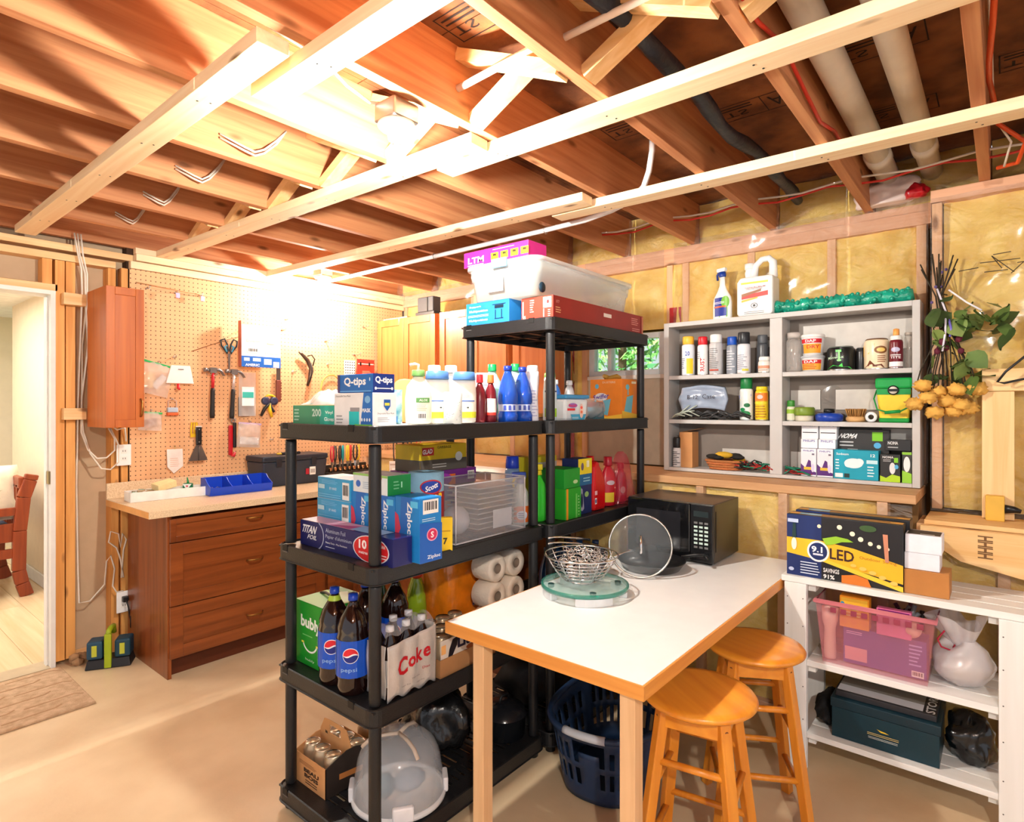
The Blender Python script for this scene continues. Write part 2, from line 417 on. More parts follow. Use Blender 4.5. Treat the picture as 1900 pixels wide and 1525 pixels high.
# ---------------------------------------------------------------- straps nailed under the joists
def strap(p, q, label, w=.089, nails=True):
    v = Vector(q) - Vector(p); L_ = v.length; a = math.atan2(v.y, v.x)
    t = thing('ceiling_strap', label, 'lumber', (*p, JB - .0005), math.degrees(a), 'lumber straps nailed under the joists')
    MB().box(0, L_, -w / 2, w / 2, -.038, 0, strapw('X')).build('board', t, bevel=.002)
    n = MB()
    for y in JY:
        if abs(math.sin(a)) > .1:
            s = (y - p[1]) / math.sin(a)
            if .02 < s < L_ - .02:
                for e in (-.02, .012): n.at((s + e * .5, e, -.038)).lathe([(.0035, -.0008), (.0035, .001)], BLK, n=6)
    n.at(); n.build('nail_head', t)
strap((.779, 1.437), (.779, 4.00), 'wide pale board under the joists, far left, ending above the small wall cabinet')
strap((.905, -1.6), (.90, 1.708), 'pale board under the joists running to the top edge left of the glaring bulb')
strap((1.537, 1.423), (1.455, 4.00), 'pale board under the joists just behind the glaring bulb')
strap((1.68, -1.6), (1.63, 1.693), 'pale board under the joists starting right of the bulb and crossing the two white pipes')
strap((2.27, 1.442), (2.16, 4.00), 'narrow looking pale board under the joists, next to the white conduit on its left half')
strap((2.50, -1.6), (2.37, 1.68), 'pale board under the joists nearest the gray wall shelf')
# gray end blocks seen on the two strap ends
# ---------------------------------------------------------------- wall behind pegboard and door wall (y = 4.05)
wl = sroot('wall_left')
gyp = M((196, 170, 138), .8, var=.03); dk = M((70, 44, 24), .8)
mb = MB(); mb.box(.93, 1.29, 4.135, 4.16, 0, 2.60, gyp); mb.box(-.3, .93, 4.135, 4.16, 2.14, 2.60, gyp); mb.box(-3, -.3, 4.135, 4.16, 0, 2.6, gyp); mb.build('drywall', wl)
MB().box(1.27, 3.5, 4.06, 4.16, 0, 2.6, dk).build('stud_backing', wl)
def stud(x0, x1, z0, z1, y0=4.045, y1=4.134, m=STUD, n='stud'): return MB().box(x0, x1, y0, y1, z0, z1, m).build(n, wl, bevel=.0015)
stud(.918, .962, 0.03, 2.26); stud(.968, 1.012, 0.03, 2.26, 4.05); stud(1.185, 1.225, 0, 1.33); stud(1.235, 1.270, 0, 2.27, 4.035, 4.10)
stud(1.17, 1.21, 2.1, 2.26); stud(.86, .905, 2.12, 2.26)
PL = fir('X')
stud(-.6, 1.21, 2.262, 2.30, m=PL, n='top_plate'); stud(-.6, .93, 2.085, 2.123, m=PL, n='door_header'); stud(1.012, 1.19, 0.0, .04, m=PL, n='bottom_plate')
stud(-.6, 1.30, 2.32, 2.358, m=PL, n='top_plate')
for z, x1 in ((2.045, 1.05), (1.405, 1.05)): MB().box(.945, x1, 3.99, 4.044, z - .032, z + .032, PL).build('cabinet_cleat', wl, bevel=.001)
# doorway
dj = sroot('door_1')
MB().box(.895, .918, 4.03, 4.17, 0, 2.085, WHITEM).build('door_jamb', dj, bevel=.002)
MB().box(-.04, -.017, 4.03, 4.17, 0, 2.085, WHITEM).build('door_jamb', dj, bevel=.002)
MB().box(-.02, .895, 4.03, 4.17, 2.062, 2.085, WHITEM).build('door_head', dj, bevel=.002)
MB().box(.884, .895, 4.08, 4.12, 0, 2.05, WHITEM).build('door_stop', dj)
MB().box(.886, .8945, 4.035, 4.075, 1.02, 1.09, M((170, 150, 110), .3, 1)).build('strike_plate', dj)
MB().box(-.017, .895, 4.03, 4.17, 0.0005, .012, M((190, 170, 140), .5)).build('threshold', dj)
# hall beyond the door
hw = M((238, 220, 190), .7, var=.02)
hr = sroot('wall_hall')
mb = MB(); mb.box(1.27, 1.37, 4.17, 7.0, 0, 2.5, hw); mb.build('wall_panel', hr)
MB().box(-3, 1.27, 7.9, 8.0, 0, .9, hw).build('wall_panel', hr); MB().box(-3, -.6, 7.9, 8.0, .9, 2.36, hw).build('wall_panel', hr); MB().box(.75, 3.4, 7.9, 8.0, 0, 2.36, hw).build('wall_panel', hr); MB().box(-.6, .75, 7.9, 8.0, 2.05, 2.36, hw).build('wall_panel', hr)
struct(MB().box(-3, 3.4, 4.17, 8.2, 2.36, 2.40, M((250, 246, 238), .7)), 'ceiling_hall')
struct(MB().box(1.255, 1.269, 4.18, 6.99, 0.004, .10, WHITEM), 'baseboard_hall', bevel=.003)
w2 = sroot('window_2')
for b in ((-.6, -.55, .9, 2.05), (.7, .75, .9, 2.05), (-.55, .7, .9, .95), (-.55, .7, 2.0, 2.05), (.05, .09, .95, 2.0)): MB().box(b[0], b[1], 7.9, 7.96, b[2], b[3], WHITEP).build('window_frame', w2)
MB().box(-.55, .7, 7.93, 7.936, .95, 2.0, GLASS).build('pane', w2)
for i, x in enumerate((-.62, .62)):
    def fn(u, v, x=x): return (x + u * .28, 7.80 + .025 * math.sin(u * 25), .2 + v * 1.85)
    tag(MB().grid(fn, 30, 3, M((214, 222, 150), .8)).build('curtain', solid=.003), ('pale green curtain at the hall window, left panel' if i == 0 else 'pale green curtain at the hall window seen past the doorway'), 'curtain')
# crib
CR = W((150, 66, 30), (122, 46, 20), 'Z', .35, False)
t = thing('wooden_crib', 'reddish brown wooden crib in the next room seen through the doorway', 'crib', (0, 5.75, 0.004))
def post(x, y):
    P = [(x, y, 0), (x - .03, y, .1), (x - .05, y, .2), (x - .045, y, .5), (x - .02, y, .75), (x + .02, y, .88), (x + .03, y, .92)]
    mb = MB()
    for a, b in zip(P, P[1:]): mb.bar(a, b, .05, .085, CR, up=(1, 0, 0))
    mb.build('corner_post', t, bevel=.008)
post(1.13, 0); post(1.13, .72); 
MB().box(-.3, 1.09, -.015, .015, .30, .37, CR).build('bottom_rail', t, bevel=.004)
MB().box(-.3, 1.09, -.015, .015, .62, .68, CR).build('top_rail', t, bevel=.004)
MB().box(-.3, 1.09, .0, .02, .42, .56, CR).build('mattress_rail', t, bevel=.004)
for i in range(7): MB().box(-.2 + i * .18, -.15 + i * .18, -.012, .012, .37, .62, CR).build('slat', t)
MB().bar((1.10, 0, .86), (1.10, .72, .86), .04, .09, CR).build('end_rail', t, bevel=.01)
for i in range(8): MB().box(1.08, 1.1, .06 + i * .08, .10 + i * .08, .4, .84, CR).build('slat', t)
MB().box(-.3, 1.06, .03, .70, .44, .54, M((60, 66, 90), .8)).build('mattress', t, bevel=.02)
def pil(u, v):
    a = (u - .5) * .38; b = (v - .5) * .38; 
    return (a, 0, b)
mb = MB(); CH = M((236, 226, 206), .85, bump=.2)
def pf(sg):
    def f(u, v):
        k = (1 - (2 * u - 1) ** 4) * (1 - (2 * v - 1) ** 4); return ((u - .5) * .42, sg * .065 * k ** .6, (v - .5) * .42)
    return f
mb.grid(pf(1), 12, 12, CH); mb.grid(pf(-1), 12, 12, CH); k_ = M((200, 186, 160), .85)
for a in range(6):
    mb.tube([(.02 * math.cos(a * 1.05), -.067, .02 * math.sin(a * 1.05)), (.15 * math.cos(a * 1.05 + .3), -.05, .15 * math.sin(a * 1.05 + .3))], .004, k_, 5)
o = mb.build('throw_pillow'); tag(o, 'cream patterned square pillow leaning in the brown crib', 'pillow', (.93, 5.92, .78), rot=(R(-12), 0, R(15)))
# ---------------------------------------------------------------- pegboard
def peg_mat():
    m = bpy.data.materials.new('pegboard'); m.use_nodes = True; nt = m.node_tree; N = nt.nodes; L = nt.links; b = N['Principled BSDF']
    tc = N.new('ShaderNodeTexCoord'); sx = N.new('ShaderNodeSeparateXYZ'); L.new(tc.outputs['Object'], sx.inputs[0])
    def mt(op, a, bv=None):
        n = N.new('ShaderNodeMath'); n.operation = op
        for i, q in enumerate((a, bv)):
            if q is None: continue
            if isinstance(q, (int, float)): n.inputs[i].default_value = q
            else: L.new(q, n.inputs[i])
        return n.outputs[0]
    g = []
    for ax in ('X', 'Z'):
        f = mt('FRACT', mt('MULTIPLY', sx.outputs[ax], 1 / .0275)); f = mt('SUBTRACT', f, .5); g.append(mt('MULTIPLY', f, f))
    d = mt('SQRT', mt('ADD', g[0], g[1])); hole = mt('LESS_THAN', d, .125)
    nz = N.new('ShaderNodeTexNoise'); nz.inputs['Scale'].default_value = 5; L.new(tc.outputs['Object'], nz.inputs['Vector'])
    cr = N.new('ShaderNodeValToRGB'); cr.color_ramp.elements[0].color = (*lin((222, 170, 122)), 1); cr.color_ramp.elements[1].color = (*lin((236, 186, 138)), 1); L.new(nz.outputs['Fac'], cr.inputs['Fac'])
    mx = N.new('ShaderNodeMixRGB'); mx.inputs['Color2'].default_value = (*lin((95, 55, 28)), 1); L.new(hole, mx.inputs['Fac']); L.new(cr.outputs['Color'], mx.inputs['Color1'])
    L.new(mx.outputs['Color'], b.inputs['Base Color']); b.inputs['Roughness'].default_value = .6
    bp = N.new('ShaderNodeBump'); bp.inputs['Strength'].default_value = .6; bp.inputs['Distance'].default_value = .003; bp.invert = True
    L.new(hole, bp.inputs['Height']); L.new(bp.outputs['Normal'], b.inputs['Normal'])
    return m
PEG = peg_mat()
t = thing('pegboard', 'tan pegboard full of small holes behind the hanging tools', 'pegboard', (0, 0, 0))
MB().box(1.275, 2.22, 4.022, 4.030, .93, 2.27, PEG).build('hardboard_sheet', t)
MB().box(2.223, 3.36, 4.022, 4.030, .93, 2.27, PEG).build('hardboard_sheet', t)
t = wl
for z0, z1, x0, x1, y0 in ((2.272, 2.315, 1.275, 3.37, 4.005), (2.32, 2.36, 1.30, 3.37, 3.99), (2.362, 2.398, 1.30, 3.37, 4.0)):
    MB().box(x0, x1, y0, 4.044, z0, z1, strapw('X')).build('ledger_board', wl, bevel=.002)
# ---------------------------------------------------------------- insulated wall on the right (x = 3.38)
wr = sroot('wall_right')
sh = M((120, 88, 50), .9)
mb = MB()
for b in ((-2.5, 1.60, .9, 2.62), (2.16, 4.16, .9, 2.62), (1.60, 2.16, .9, 1.62), (1.60, 2.16, 1.92, 2.62)): mb.box(3.47, 3.5, b[0], b[1], b[2], b[3], sh)
mb.build('sheathing', wr)
UY = [4.0, 3.6, 3.2, 2.8, 2.4, 2.17, 1.56, 1.46, 1.08, .68, .30]
for y in UY: MB().box(3.38, 3.469, y - .019, y + .019, 1.08, 2.36, PINKW).build('stud', wr)
MB().box(3.37, 3.469, .26, 4.02, 2.362, 2.398, PINKY).build('top_plate', wr); MB().box(3.365, 3.469, .26, 4.02, 2.30, 2.36, PINKY).build('top_plate', wr)
for a, b in zip(UY, UY[1:]):
    if a == 2.17: continue
    y0 = b + .02; w_ = a - b - .04
    if w_ < .05: continue
    def fn(u, v): return (3.398 - .035 * (math.sin(math.pi * u) * math.sin(math.pi * v)) ** .35 - .02 * noise.noise((u * 3 + y0 * 5, v * 7, 2)), y0 - .012 + u * (w_ + .024), 1.085 + v * 1.22)
    MB().grid(fn, 8, 22, YEL).build('insulation_batt', wr)
def wrinkle(x, y0, y1, z0, z1, seed, amp=.018, nu=56, nv=56):
    def fn(u, v):
        y = y0 + u * (y1 - y0); z = z0 + v * (z1 - z0)
        k = noise.noise((y * 3.1 + z * 2, z * 4.3, seed)) + .5 * noise.noise((y * 9 + z * 5, z * 8, seed + 4)); return (x + amp * k, y, z)
    return MB().grid(fn, nu, nv, FILM)
wrinkle(3.345, .27, 1.52, 1.08, 2.42, 3).build('vapour_film', wr); wrinkle(3.345, 2.2, 4.0, 1.08, 2.42, 9).build('vapour_film', wr)
# sill panel and window well
mb = MB(); wp = M((190, 178, 158), .7); mb.box(3.40, 3.43, 1.58, 2.15, 1.085, 1.62, wp); mb.build('sill_panel', wr)
MB().box(3.385, 3.47, 1.58, 2.15, 1.62, 1.645, WHITEM).build('window_sill', wr, bevel=.002)
def fn(u, v): return (3.41 - .035 * (math.sin(math.pi * u) * math.sin(math.pi * v)) ** .5 - .02 * noise.noise((u * 3, v * 4, 2)), 1.585 + u * .56, 1.925 + v * .38)
MB().grid(fn, 10, 8, YEL).build('insulation_batt', wr); wrinkle(3.36, 1.585, 2.15, 1.92, 2.40, 13, .012, 20, 16).build('vapour_film', wr)
# step in the wall: nearer section to the right
for y in (.245, -.16, -.56, -.96): MB().box(3.20, 3.28, y - .035, y + .0, 1.0, 2.34, PINKW).build('stud', wr)
MB().box(3.20, 3.28, -2.5, .25, 2.345, 2.398, PINKY).build('top_plate', wr)
for y0 in (-.155, -.555, -.955):
    def fn(u, v): return (3.25 - .03 * (math.sin(math.pi * u) * math.sin(math.pi * v)) ** .5 - .02 * noise.noise((u * 3 + y0 * 5, v * 7, 2)), y0 + u * .36, 1.0 + v * 1.35)
    MB().grid(fn, 8, 22, YEL).build('insulation_batt', wr)
MB().box(3.29, 3.46, -2.5, .25, .9, 2.4, sh).build('sheathing', wr)
wrinkle(3.185, -1.5, .25, .99, 2.36, 17, .022).build('vapour_film', wr)
# black print on the film
mb = MB(); fk = M((70, 58, 34), .7)
for (y, z, s) in ((.035, 2.03, 1), ):
    for p, q in (((.12, -.01), (.05, -.003)), ((-.08, 0), (-.2, .01)), ((-.07, -.045), (.005, .05)), ((.005, .05), (-.03, -.02)), ((.03, -.03), (-.05, -.03)), ((.03, .02), (.03, -.03)), ((-.05, .02), (-.05, -.03)), ((-.09, .02), (.045, .02)), ((-.06, .06), (.0, .055)), ((-.1, .0), (-.06, -.05))):
        mb.bar((3.155, y + p[0] * .95, z + p[1] * .8), (3.155, y + q[0] * .95, z + q[1] * .8), .002, .0035, fk)
mb.build('film_print', wr)
# red sheathing tape beside the window
RT = M((172, 26, 34), .3, var=.25, bump=.4, coat=.4)
def fn(u, v): return (3.365 + .006 * noise.noise((u * 4, v * 9, 1)), 1.555 + u * -.075, 1.09 + v * .95)
MB().grid(fn, 5, 30, RT).build('red_tape', wr)
def fn(u, v): return (3.365 + .006 * noise.noise((u * 4, v * 9, 1)), 2.30 + u * -.06, 1.09 + v * .75)
MB().grid(fn, 5, 30, RT).build('red_tape', wr)
# window
w1 = sroot('window_1')
for b in ((1.60, 1.645, 1.645, 1.91), (2.11, 2.155, 1.645, 1.91), (1.645, 2.11, 1.645, 1.68), (1.645, 2.11, 1.875, 1.91), (1.98, 2.01, 1.68, 1.875)): MB().box(3.41, 3.468, b[0], b[1], b[2], b[3], M((225, 238, 245), .4)).build('window_frame', w1, bevel=.003)
MB().box(3.44, 3.446, 1.645, 2.11, 1.68, 1.875, GLASS).build('pane', w1)
# garden outside: sunlit ground and shrubs
gd = M((150, 190, 110), .9, var=.3, scale=3)
struct(MB().box(3.6, 14, -4, 9, 1.1, 1.2, gd), 'garden_ground')
for i, (x, y, s, lb) in enumerate(((6.9, 4.4, .9, 'left'), (5.3, 2.95, .75, 'middle'), (5.0, 1.3, .6, 'right'))):
    mb = MB(); rr = random.Random(i); lm = [M((120, 190, 90), .6), M((180, 220, 130), .6), M((70, 150, 90), .6)]
    for k in range(900):
        v = Vector((rr.gauss(0, 1), rr.gauss(0, 1), rr.gauss(0, 1))).normalized() * s * rr.uniform(.75, 1)
        a = Vector((rr.uniform(-1, 1), rr.uniform(-1, 1), rr.uniform(-1, 1))).normalized(); b = a.orthogonal().normalized(); l = .07
        c = Vector((x, y, 1.9)) + v
        if c.z < 1.22: continue
        mb.add([tuple(c - a * l), tuple(c + b * l * .45), tuple(c + a * l), tuple(c - b * l * .45)], [(0, 1, 2, 3)], lm[k % 3])
    mb.box(x - .03, x + .03, y - .03, y + .03, 1.2, 2.2, M((90, 70, 50), .8))
    tag(mb.build('garden_shrub'), 'leafy green shrub outside the small window, %s one of the row' % lb, 'shrub')
# low foundation wall with a ledge
wb = sroot('wall_lower')
mb = MB(); mb.box(3.04, 3.37, -.0 + .28, 4.04, 0, 1.04, sh); mb.box(3.04, 3.19, -2.5, .27, 0, .93, sh); mb.build('foundation', wb)
LW = W((218, 172, 124), (196, 144, 96), 'Y', .6)
MB().box(2.95, 3.37, .28, 4.0, 1.042, 1.08, LW).build('ledge_board', wb, bevel=.002)
MB().box(2.95, 3.18, -2.5, .278, .93, .968, LW).build('ledge_board', wb, bevel=.002)
for y in (4.0, 3.6, 3.2, 2.8, 2.4, 2.0, 1.6, 1.2, .8, .4, .0, -.4, -.8): MB().box(2.955, 3.039, y - .019, y + .019, .04, 1.04 if y > .3 else .929, PINKW).build('stud', wb)
MB().box(2.952, 3.04, -2.5, 4.0, .001, .039, PINKY).build('bottom_plate', wb)
yy = [4.0, 3.6, 3.2, 2.8, 2.4, 2.0, 1.6, 1.2, .8, .4, .0, -.4, -.8]
for a, b in zip(yy, yy[1:]):
    y0 = b + .02; zt = 1.04 if b > .3 else .925
    def fn(u, v): return (2.99 - .03 * (math.sin(math.pi * u) * math.sin(math.pi * v)) ** .5 - .015 * noise.noise((u * 3 + y0 * 5, v * 7, 2)), y0 + u * .36, .04 + v * (zt - .04))
    MB().grid(fn, 8, 16, YEL).build('insulation_batt', wb)
wrinkle(2.925, .29, 4.0, .02, 1.04, 23, .012, 90, 30).build('vapour_film', wb)
wrinkle(2.925, -1.5, .29, .02, .93, 31, .014, 50, 30).build('vapour_film', wb)
# planks on the right
def plank(pts, x0, x1, label, name='wall_plank'):
    mb = MB(); mb.prism(pts, x0, x1, W((240, 200, 140), (226, 174, 108), 'Y', .6), axis='x'); o = mb.build(name, bevel=.002); return o
t = thing('ledge_plank', 'wide knotty plank with black stamps fixed along the ledge at the right edge', 'lumber', (0, 0, 0))
MB().prism([(.26, .971), (.26, .93), (.13, .845), (-.6, .70), (-.6, .90), (-.2, .971)], 2.885, 2.922, W((242, 204, 146), (228, 178, 112), 'Y', .6), axis='x').build('plank_face', t, bevel=.002)
MB().box(2.92, 3.17, -1.2, .25, .972, .99, W((240, 200, 140), (224, 170, 104), 'Y', .6)).build('plank_top', t, bevel=.002)
mb = MB()
for i in range(4): 
    g, fs = glyphs('H', .02); mb.add([(2.8835, .055 - .045 * y , .945 - i * .022 + x * .02) for x, y in g], fs, M((120, 84, 50), .8))
mb.build('ink_stamp', t)
t = thing('wall_frame', 'knotty pine board frame on the insulated wall at the right edge', 'frame', (0, 0, 0))
KP = W((248, 216, 160), (236, 190, 128), 'Z', .6); KPY = W((248, 216, 160), (236, 190, 128), 'Y', .6)
MB().box(3.10, 3.135, -.75, .070, 1.51, 1.60, KPY).build('top_board', t, bevel=.002)
MB().box(3.10, 3.135, -.032, .070, .992, 1.508, KP).build('side_board', t, bevel=.002)
t = thing('junction_box', 'yellow electrical box with a black cable clamp on the pine board frame', 'electrical box', (3.098, .028, 1.04))
MB().box(-.045, 0, -.03, .03, -.05, .05, M((226, 180, 70), .5)).build('box_body', t, bevel=.004)
MB().tube([(-.03, -.03, 0), (-.03, -.06, 0), (-.03, -.08, -.005)], [.018, .013, .008], BLK, 10).build('cable_clamp', t)
tag(MB().tube([(3.10, -.30, 1.80), (3.05, -.16, 1.72), (3.04, -.08, 1.66), (3.04, -.005, 1.585), (3.045, .02, 1.545), (3.05, .0, 1.54), (3.06, -.06, 1.555), (3.08, -.2, 1.60), (3.10, -.4, 1.63)], .0045, BLK).build('black_cable'), 'thin black cable looping over the pine frame at the right edge', 'cable')
tag(MB().tube([(3.09, -.13, .995), (3.08, -.11, 1.02), (3.08, -.075, 1.035), (3.08, -.07, 1.0), (3.08, -.08, .994)], .006, BLK).build('power_lead'), 'short black cord standing beside the yellow electrical box', 'cable')
# ---------------------------------------------------------------- pipes and cables in the ceiling
PV = M((222, 214, 200), .45, var=.04)
for x0, x1, y, r, z, lb in ((-.5, 3.34, .42, .046, 2.53, 'left one of the two thick white pipes between the joists'), (-.5, 3.34, .255, .042, 2.53, 'right one of the two thick white pipes between the joists')):
    t = thing('drain_pipe', lb, 'pipe', (0, 0, 0), group='white drain pipes')
    MB().tube([(x0, y, z), (1.0, y, z), (2.0, y, z + .006), (x1, y, z)], r, PV, 20).build('pipe', t)
    MB().tube([(2.95, y, z), (3.03, y, z)], r + .006, PV, 20).build('coupling', t)
pts = [(-.2 + i * .12, .80 + .012 * math.sin(i * .7), 2.50 - .012 * math.sin(i * 1.3)) for i in range(30)]
tag(MB().tube(pts, [.026 + .004 * math.sin(i * 2.1) for i in range(30)], M((34, 42, 56), .5, bump=.4, bscale=40), 12).build('flexible_duct'), 'dark blue-black flexible tube running between the ceiling joists', 'pipe')
tag(MB().tube([(1.36 + .01 * i, .995 - .2 * i, 2.47 + .01 * i) for i in range(8)], .0105, M((238, 220, 205), .35), 10).build('water_tube'), 'thin pinkish white tube with an open end near the top edge of the picture', 'pipe')
tag(MB().tube([(1.394, 1.40, 2.495), (1.378, 1.0, 2.50)], .0115, M((248, 244, 238), .3), 10).build('water_tube'), 'short bright white tube crossing the joist bay above the bulb', 'pipe')
t = thing('conduit', 'long white plastic conduit under the joists curving up into the ceiling', 'pipe', (0, 0, 0))
MB().tube([(2.55, 3.98, 2.384), (2.55, 3.0, 2.384), (2.545, 1.9, 2.384), (2.53, 1.62, 2.382), (2.50, 1.45, 2.388), (2.46, 1.32, 2.40), (2.42, 1.24, 2.43), (2.39, 1.20, 2.48), (2.38, 1.18, 2.56), (2.38, 1.18, 2.63)], .013, M((236, 236, 240), .35), 12).build('pipe', t)
for y in (1.88, 2.74, 3.62): MB().tube([(2.55 + .017 * math.cos(a * .6), y, 2.384 + .017 * math.sin(a * .6)) for a in range(11)], .003, STEEL, 6).build('pipe_clip', t)
RC = M((196, 40, 24), .45)
def cable(pts, r, m, nm, lb): return tag(MB().tube(pts, r, m, 7).build(nm), lb, 'cable')
cable([(3.05, 1.95 - i * .11, 2.452 + .012 * math.sin(i * 1.7)) for i in range(20)], .005, RC, 'red_cable', 'red cable strung through the joists just above the insulated wall')
cable([(3.045, 1.95 - i * .11, 2.468 + .01 * math.sin(i * 1.5 + 1)) for i in range(20)], .005, CORD, 'white_cable', 'white cable strung beside the red one above the insulated wall')
cable([(.9 + i * .22, .48, 2.46 + .03 * math.sin(i * 1.9) - .02) for i in range(9)], .006, RC, 'red_cable', 'red cable stapled along the side of the joist left of the white pipes')
cable([(1.4 + i * .2, .025 - .012 * math.sin(i), 2.47 + .03 * math.sin(i * 1.3)) for i in range(8)] + [(2.85, -.06, 2.41), (2.95, -.04, 2.37), (3.0, .02, 2.38)], .008, M((206, 74, 24), .45), 'orange_cable', 'orange cable running along the joist at the upper right corner')
cable([(1.4 + i * .2, .03, 2.53 + .02 * math.sin(i * 1.6)) for i in range(8)] + [(2.85, -.02, 2.42), (2.93, .0, 2.36)], .004, CORD, 'white_cable', 'thin white cable beside the orange one at the upper right corner')
def joistcable(y, x, s, lb):
    t = thing('wire_pair', lb, 'cable', (x, y - .022, 2.43), group='white wire pairs stapled on the joist sides')
    for dz in (0, .014):
        MB().tube([(-.16 * s, -.003, .03 + dz), (-.05 * s, -.03, .0 + dz), (0, -.035, -.008 + dz), (.06 * s, -.02, .02 + dz), (.14 * s, -.003, .08 + dz), (.2 * s, 0, .15)], .0042, CORD, 6).build('wire', t)
for k, (x, s) in {8: (1.15, .45), 7: (1.14, .5), 6: (1.13, .6), 5: (1.14, .75)}.items():
    joistcable(JY[k + 6] if k + 6 < len(JY) else 3.64, x, s, 'pair of white wires looping on a joist, ' + {8: 'farthest, near the pegboard', 7: 'second one from the pegboard', 6: 'third one from the pegboard', 5: 'nearest and largest'}[k])
# ---------------------------------------------------------------- bulbs
def bulb_holder(x, y, z, label, power):
    t = thing('ceiling_lamp', label, 'lamp', (x, y, z))
    MB().box(-.05, .05, -.05, .05, -.0, .061, STEEL).build('junction_box', t, bevel=.006)
    MB().lathe([(.002, 0), (.058, -.001), (.060, -.008), (.052, -.016), (.030, -.022), (.026, -.048), (.024, -.052), (.002, -.052)], M((245, 240, 235), .25), n=32).build('porcelain_base', t)
    MB().lathe([(.0135, -.05), (.0135, -.075)], STEEL, n=16).build('screw_collar', t)
    MB().lathe([(.013, -.07), (.022, -.09), (.030, -.115), (.030, -.135), (.022, -.156), (.001, -.165)], E(BULB_COL, power), n=24).build('glass_bulb', t)
    return t
bulb_holder(1.21, 1.475, 2.338, 'white porcelain lamp holder with a glaring bulb under the near joist', BULB_NEAR)
MB().box(2.36, 2.48, 3.66, 4.05, 2.44, 2.478, fir('Y')).build('lamp_block', ce, bevel=.002)
bulb_holder(2.42, 3.77, 2.378, 'glaring bare bulb close to the top of the pegboard', BULB_FAR)
bulb_holder(-.55, -.75, 2.338, 'added unseen fill bulb behind the camera', BULB_FILL)  # unseen bulb added behind the camera as fill light
cable([(1.21, 1.50, 2.41), (1.15, 1.53, 2.40), (1.08, 1.55, 2.43), (1.0, 1.56, 2.48), (.8, 1.56, 2.5)], .005, M((246, 240, 232), .4), 'white_cable', 'white cable entering the lamp holder box beside the glaring bulb')
# second holder needs a box fixing board; bulbs hang off joists
# wall cables by the door
cable([(1.03, 4.02, 2.42), (1.035, 4.0, 2.30), (1.06, 4.02, 2.20), (1.065, 4.04, 2.05), (1.05, 4.07, 1.8), (1.045, 4.06, 1.4), (1.05, 4.05, 1.3), (1.07, 4.0, 1.18), (1.12, 3.99, 1.09), (1.17, 4.0, 1.08), (1.21, 4.0, 1.12), (1.21, 4.0, 1.22), (1.17, 4.0, 1.32)], .0045, CORD, 'white_cable', 'white cable looping widest below the small wall cabinet')
cable([(1.015, 4.02, 2.42), (1.02, 4.0, 2.30), (1.05, 4.02, 2.20), (1.06, 4.045, 2.0), (1.075, 4.06, 1.8), (1.045, 4.06, 1.5), (1.04, 4.05, 1.3), (1.06, 4.0, 1.2), (1.10, 3.99, 1.15), (1.15, 4.0, 1.15), (1.19, 4.0, 1.19), (1.19, 4.0, 1.26), (1.16, 4.0, 1.32)], .0045, CORD, 'white_cable', 'white cable making the inner loop below the small wall cabinet')
cable([(1.0, 4.02, 2.42), (1.008, 4.0, 2.32), (1.03, 4.01, 2.22), (1.04, 4.035, 2.1), (1.03, 4.06, 1.6), (1.02, 4.06, 1.0), (1.025, 4.05, .5), (1.03, 4.05, .33), (1.08, 4.04, .33), (1.14, 4.0, .42), (1.15, 4.0, .55), (1.17, 4.0, .58), (1.19, 4.0, .5), (1.18, 4.0, .4), (1.2, 4.0, .36), (1.235, 4.0, .36)], .0045, CORD, 'white_cable', 'long white cable running down the door studs to the low outlet')
cable([(1.235, 4.0, .44), (1.22, 4.0, .55), (1.20, 4.0, .62), (1.16, 4.0, .66), (1.17, 4.0, .72), (1.21, 4.0, .70), (1.22, 4.0, .62), (1.23, 4.0, .70), (1.25, 4.0, .66), (1.235, 4.0, .6), (1.225, 4.0, .44)], .0045, CORD, 'white_cable', 'white cable knotted above the low outlet')
cable([(1.18, 4.0, 1.33), (1.2, 3.99, 1.31), (1.24, 3.99, 1.32), (1.25, 4.0, 1.24)], .0045, CORD, 'white_cable', 'short white cable entering the outlet above the counter')
def outlet(z, label, plug=False):
    t = thing('wall_outlet', label, 'outlet', (1.238, 4.005, z))
    MB().box(-.038, .038, -.006, 0, -.062, .062, WHITEP).build('cover_plate', t, bevel=.003)
    MB().box(-.028, .028, 0, .03, -.05, .05, M((60, 90, 150), .5)).build('outlet_box', t)
    m = MB(); d = M((80, 80, 80), .4)
    for s in (-1, 1):
        m.box(-.016, .016, -.0075, -.006, s * .022 - .014, s * .022 + .014, WHITEM)
        for q in (-.006, .006): m.box(q - .0015, q + .0015, -.0085, -.0074, s * .022 - .003, s * .022 + .007, d)
    m.build('socket', t)
outlet(1.16, 'white outlet plate on the stud right below the small wall cabinet')
outlet(.295, 'white outlet plate low on the stud with a black plug in it')
t = thing('power_plug', 'black plug with its cord bundled beside the charger', 'plug', (1.238, 3.985, .315))
MB().box(-.014, .014, -.02, .008, -.016, .016, BLK).build('plug_body', t, bevel=.004)
MB().tube([(0, -.02, 0), (.01, -.03, -.05), (.02, -.02, -.12), (.03, -.02, -.2), (.02, -.03, -.26), (.0, -.05, -.30), (-.05, -.1, -.308), (-.12, -.16, -.308)], .004, BLK).build('cord', t)
MB().tube([(.02, -.03, -.06), (.045, -.04, -.1), (.05, -.04, -.17), (.035, -.04, -.2), (.02, -.04, -.16), (.02, -.04, -.1), (.04, -.05, -.08), (.045, -.05, -.18)], .007, BLK).build('cord_bundle', t)
